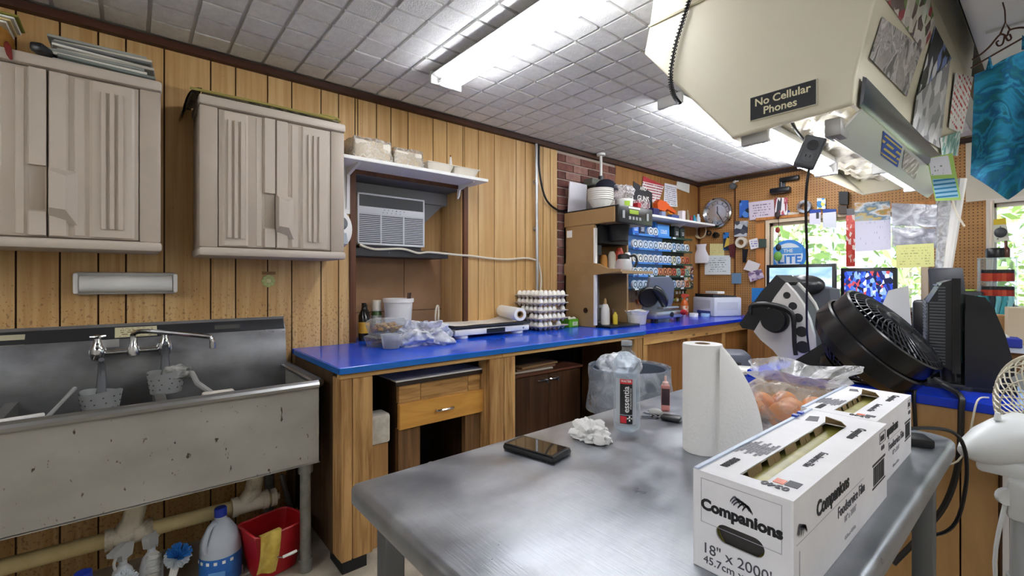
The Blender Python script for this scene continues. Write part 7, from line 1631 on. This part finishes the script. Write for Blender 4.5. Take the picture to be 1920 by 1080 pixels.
# ------------------------------------------------------------- right-hand window corner
t = T('display_stand', 'clear acrylic stand of red and black jars by the right-hand window', 'rack', (0, 0, 0))
DYW = 4.80
def fx_(px): return far(px, DYW)
d = ray(1870, 500); zc = lambda py: CAM.z + (HY - py) / FPX * DYW / (ray(1870, 500).y)
ax0, ax1 = fx_(1834), fx_(1908)
acr = clear('acrylic', '#eef3f5', '#f2f5f7', .18, .06)
zs = [1.17, 1.30, 1.41]
jr = ['#b8402c', '#1a1b1e', '#c9553a', '#a83224', '#23262a', '#c24a34']
M().box(ax0, ax1, DYW + .08, DYW + .085, 1.0, 1.46).box(ax0, ax0 + .006, DYW - .06, DYW + .08, CT + .001, 1.46).box(ax1 - .006, ax1, DYW - .06, DYW + .08, CT + .001, 1.46).build('panel', acr, t)
for z in (1.05, 1.17, 1.29): M().box(ax0 + .006, ax1 - .006, DYW - .055, DYW + .075, z - .006, z).build('shelf', acr, t)
for r, z in enumerate((1.05, 1.17, 1.29)):
    for k in range(6):
        x = ax0 + .04 + k * (ax1 - ax0 - .08) / 5
        tj = T('jar', 'red-brown jar with black lid on the clear acrylic stand', 'jar', (x, DYW, z + .0005), 0, 'jars on the acrylic stand')
        M().lathe([(0, 0), (.026, 0), (.028, .004), (.028, .055), (.024, .06)], n=16).build('jar', mat('jar_red_%d' % (k % 3), jr[(k * 2) % 6 if (k * 2) % 6 in (0, 2) else 3], .3), tj)
        M().lathe([(0, .085), (.027, .084), (.028, .06), (.02, .059)], n=16).build('lid', black, tj)
for k in range(7):
    x = fx_(1834 + k * 7.5); c = ['#3f9fa6', '#59b3b5', '#2f8a94', '#23303a', '#6fbcc4', '#3f9fa6', '#8ccfd2'][k]
    one(M().tube([(0, 0, 0), (.01 * (k - 1), 0, .24)], .014, 8).lathe([(0, 0), (.016, 0), (.016, .03), (0, .03)], (.01 * (k - 1), 0, .24), 10), 'teal_tube', ['first', 'second', 'third', 'fourth', 'fifth', 'sixth', 'seventh'][k] + (' teal glow tube from the left' if c != '#23303a' else ' tube from the left, dark one') + ' before the acrylic stand', 'tube', mat('glow_' + c[1:], c, .35), (x, 4.68, CT + .002), 0, 'teal tubes by the acrylic stand')
one(M().lathe([(0, 0), (.05, 0), (.052, .01), (.052, .06), (.045, .07), (0, .07)], n=20), 'black_jar', 'squat black jar on top of the acrylic stand', 'jar', black, (fx_(1866), DYW + .01, 1.4605))
one(M().lathe([(0, 0), (.02, 0), (.022, .01), (.022, .06), (.009, .08), (.009, .12), (0, .12)], n=16), 'brown_bottle', 'small brown dropper bottle on top of the acrylic stand', 'bottle', mat('amber_glass', '#5d2f1c', .2), (fx_(1886), DYW + .01, 1.4605))
for nm, xx in (('stand_top', 0),): M().box(ax0, ax1, DYW - .05, DYW + .08, 1.452, 1.46).build('shelf', acr, t)
t_ = wallY('hanging_lure_pack', 'yellow headed pack with a grey lure hanging before the right-hand window', 'packet', ((1864, 455), (1893, 450), (1885, 409), (1861, 412)), paper('lure_pack', '#d9d8c4', '#777a72', 4, 0, 2, 5, .4, .12, (.74, '#d9b92c')), FW - .05, .008)
P_ = onY(1876, 436, FW - .062); M().ball(P_ - t_.location, (.035, .012, .04), 12, 8).build('lure', mat('lure_dark', '#3f4244', .4), t_)
one(M().tube([(0, 0, 0), (.02, 0, .35), (.02, 0, .75)], .012, 8), 'curtain_rod', 'thin cream rod standing at the left side of the right-hand window', 'rod', mat('rod_cream', '#e2d3bd', .4), (onY(1853, 490, FW - .05).x, FW - .05, 1.165))
wallY('switch_plate', 'grey light switch plate on the pegboard between the windows', 'switch', rect4(1783, 433, 1791, 456), mat('switch_grey', '#a9a9ac', .4), th=.008)
one(M().box(-.10, .10, -.07, .07, 0, .012, .004), 'lime_pad', 'lime green pad lying on the black box behind the monitor', 'pad', mat('lime_pad', '#b3d65a', .5), (far(1794, 4.76), 4.76, 1.2185), 0)
one(M().box(-.14, .14, -.09, .09, 0, .30, .01).box(-.10, .10, -.0905, -.0915, .1, .2), 'black_box', 'black equipment box under the lime pad', 'box', dkgrey, (far(1794, 4.76), 4.76, CT + .0005))
for k, (px, y, w, h, c, lab) in enumerate(((1880, 4.30, .22, .16, '#b98e5c', 'open brown cardboard box right of the register'), (1912, 4.12, .11, .22, '#c9b79a', 'pale cardboard box at the right frame edge'), (1862, 3.98, .12, .06, '#e3e1dc', 'white pad before the brown cardboard box'), (1896, 3.92, .07, .05, '#2436a0', 'small royal blue carton at the right frame edge'))):
    one(M().box(-w / 2, w / 2, -.08, .08, 0, h, .003, 1).box(-w / 2, w / 2, -.0815, -.0802, h * .1, h * .25), 'carton', lab, 'box', mat('right_carton_%d' % k, c, .7), (far(px, y), y, .9155), .15)
t = T('right_counter', 'low pale-topped counter behind the register carrying cartons', 'counter', (0, 0, 0))
M().box(2.30, 3.6, 3.85, 4.45, .885, .915, .003, 1).build('top', mat('pale_laminate', '#c9d2e6', .35), t); M().box(2.33, 3.58, 3.88, 4.42, 0, .885).build('carcass', MATS['far_carcass'], t)
one(M().box(-.3, .3, -.2, .2, 0, .004), 'pale_sheet', 'pale blue sheet spread on the counter behind the register', 'paper', mat('sheet_blue', '#c6d6ea', .5), (2.95, 4.12, .9155))

# ------------------------------------------------------------- white duct, hanger and apron
t = T('white_duct', 'big white duct running along the ceiling right of the hood', 'duct', (0, 0, 0))
M().box(2.557, 3.15, 1.55, 3.9, 2.17, 2.455, .045, 4).build('casing', mat('duct_white', '#dcdcd9', .5), t)
for y in (1.9, 2.3, 2.7): M().box(2.60, 3.10, y, y + .012, 2.164, 2.171).build('seam_strip', mat('duct_seam', '#b9b9b6', .5), t)
AYP = 2.10
def ap(px, py): p = onY(px, py, AYP); return p
hang = mat('hanger_bronze', '#4a2f24', .4, .6)
t = T('wire_hanger', 'bronze wire hanger with curled centre holding the teal apron', 'hanger', (0, 0, 0))
m = M().tube([ap(*p) for p in ((1822, 112), (1835, 105), (1855, 88), (1875, 65), (1888, 67), (1894, 56), (1920, 52), (1945, 62), (1975, 100))], .0028, 6, smooth=5)
m.tube([ap(*p) for p in ((1820, 128), (1850, 110), (1920, 70), (1960, 48))], .0028, 6).tube([ap(*p) for p in ((1875, 65), (1885, 42), (1893, 55))], .0028, 6)
m.tube([ap(*p) for p in ((1884, 66), (1880, 82), (1872, 86), (1868, 80), (1873, 76))], .0025, 6, smooth=4).tube([ap(*p) for p in ((1884, 66), (1890, 76), (1896, 72), (1893, 64))], .0025, 6, smooth=4)
m.build('wire', hang, t)
M().tube([ap(1885, 43), ap(1884, 20), ap(1880, 4), ap(1880, 4) + V((0, .03, .03))], .002, 6, smooth=3).build('hook', hang, t)
tie = prt('tie_dye_teal', ['#0f4f6b', '#1a6f93', '#1d86ad', '#176a78', '#0f5a86', '#2a93b8', '#14606e'], (9, 9, 9), noise=True, warp=1.2, rough=.85)
out = [(1826, 140), (1842, 128), (1870, 116), (1900, 102), (1926, 88), (1950, 84), (1966, 100), (1972, 200), (1968, 300), (1950, 335), (1918, 357), (1886, 374), (1866, 362), (1842, 345), (1818, 328), (1820, 260), (1822, 200)]
t = T('apron', 'teal tie-dyed cloth apron hanging pointed end down at the right frame edge', 'apron', (0, 0, 0))
L_ = [(1826, 140), (1823, 190), (1820, 250), (1818, 328)]
def aprf(u, v, o=0):
    left = 1827 - 9 * v; right = 1968 + 2 * v
    px = left + (right - left) * u
    top = 140 - 56 * min(1, u * 1.25) + 30 * max(0, u - .8); bot = 326 + 48 * (1 - abs(2 * u * 1.08 - 1.0)) if True else 0
    py = top + (bot - top) * v
    p = ap(px, py); p.y += .022 * math.sin(u * 11 + v * 2) * (.3 + .7 * v) + o; return p
M().grid(lambda u, v: aprf(u, v), 36, 30).grid(lambda u, v: aprf(u, v, .003), 36, 30).build('cloth', tie, t, 70)
M().tube([ap(1853, 130), ap(1855, 108), ap(1858, 130)], .006, 6).tube([ap(1920, 92), ap(1919, 68), ap(1923, 90)], .006, 6).build('strap', tie, t)

# ------------------------------------------------------------- outside
t = M().box(-8, 14, 5.4, 34, -.6, -.5)
o = t.build('ground', mat('yard_ground', '#9aa070', .9, c2='#7d8a5a', sc=(.8, .8, .8))); o['kind'] = 'structure'
lf = [mat('leaf_%d' % k, c, .6) for k, c in enumerate(('#8fa860', '#a9bd78', '#7d9a55'))]; bark = mat('bark_pale', '#c9bfae', .9, c2='#a39886', sc=(6, 6, 2))
rg = random.Random(5)
for k in range(11):
    x, y = -6.5 + 2.6 * (k % 6) + 1.2 * (k // 6) + rg.uniform(-.2, .2), 12.5 + 4.5 * (k // 6) + rg.uniform(-.4, .4); h = rg.uniform(6, 9)
    t = T('tree', ['pale trunked tree outside the windows, first from the house', 'slender tree outside past the first pale trunk', 'broad leafy tree outside the left part of the window', 'leaning pale tree in the middle of the window view', 'bright green tree far behind the monitor', 'thin tree at the right part of the window view', 'tall tree seen above the blue screen', 'spreading tree seen beside the calendar', 'leafy tree beyond the right-hand window', 'small tree beyond the right-hand window', 'distant tree at the edge of the yard'][k], 'tree', (x, y, -.5))
    lean = rg.uniform(-.6, .6)
    m = M().tube([(0, 0, 0), (lean * .3, 0, h * .35), (lean, 0, h * .8)], [.2, .14, .06], 8, smooth=4)
    for b in range(5):
        z = h * rg.uniform(.3, .7); a = rg.uniform(0, 6.28); m.tube([(lean * z / h, 0, z), (lean * z / h + math.cos(a) * .9, math.sin(a) * .9, z + .8)], [.07, .03], 6)
    m.build('trunk', bark, t)
    m = M()
    for b in range(650):
        a = rg.uniform(0, 6.28); z = rg.uniform(.18, 1.0) * h; r_ = 1.25 * math.sqrt(rg.random()); s = rg.uniform(.08, .2)
        c = V((lean * z / h + r_ * math.cos(a), r_ * math.sin(a), z)); e1 = V((rg.gauss(0, 1), rg.gauss(0, 1), rg.gauss(0, 1))).normalized(); e2 = e1.cross(V((rg.gauss(0, 1), rg.gauss(0, 1), rg.gauss(0, 1)))).normalized()
        m.add([c - e1 * s, c + e2 * s * .5, c + e1 * s, c - e2 * s * .5], [(0, 1, 2, 3)])
    m.build('foliage', lf[k % 3], t)['kind'] = 'stuff'
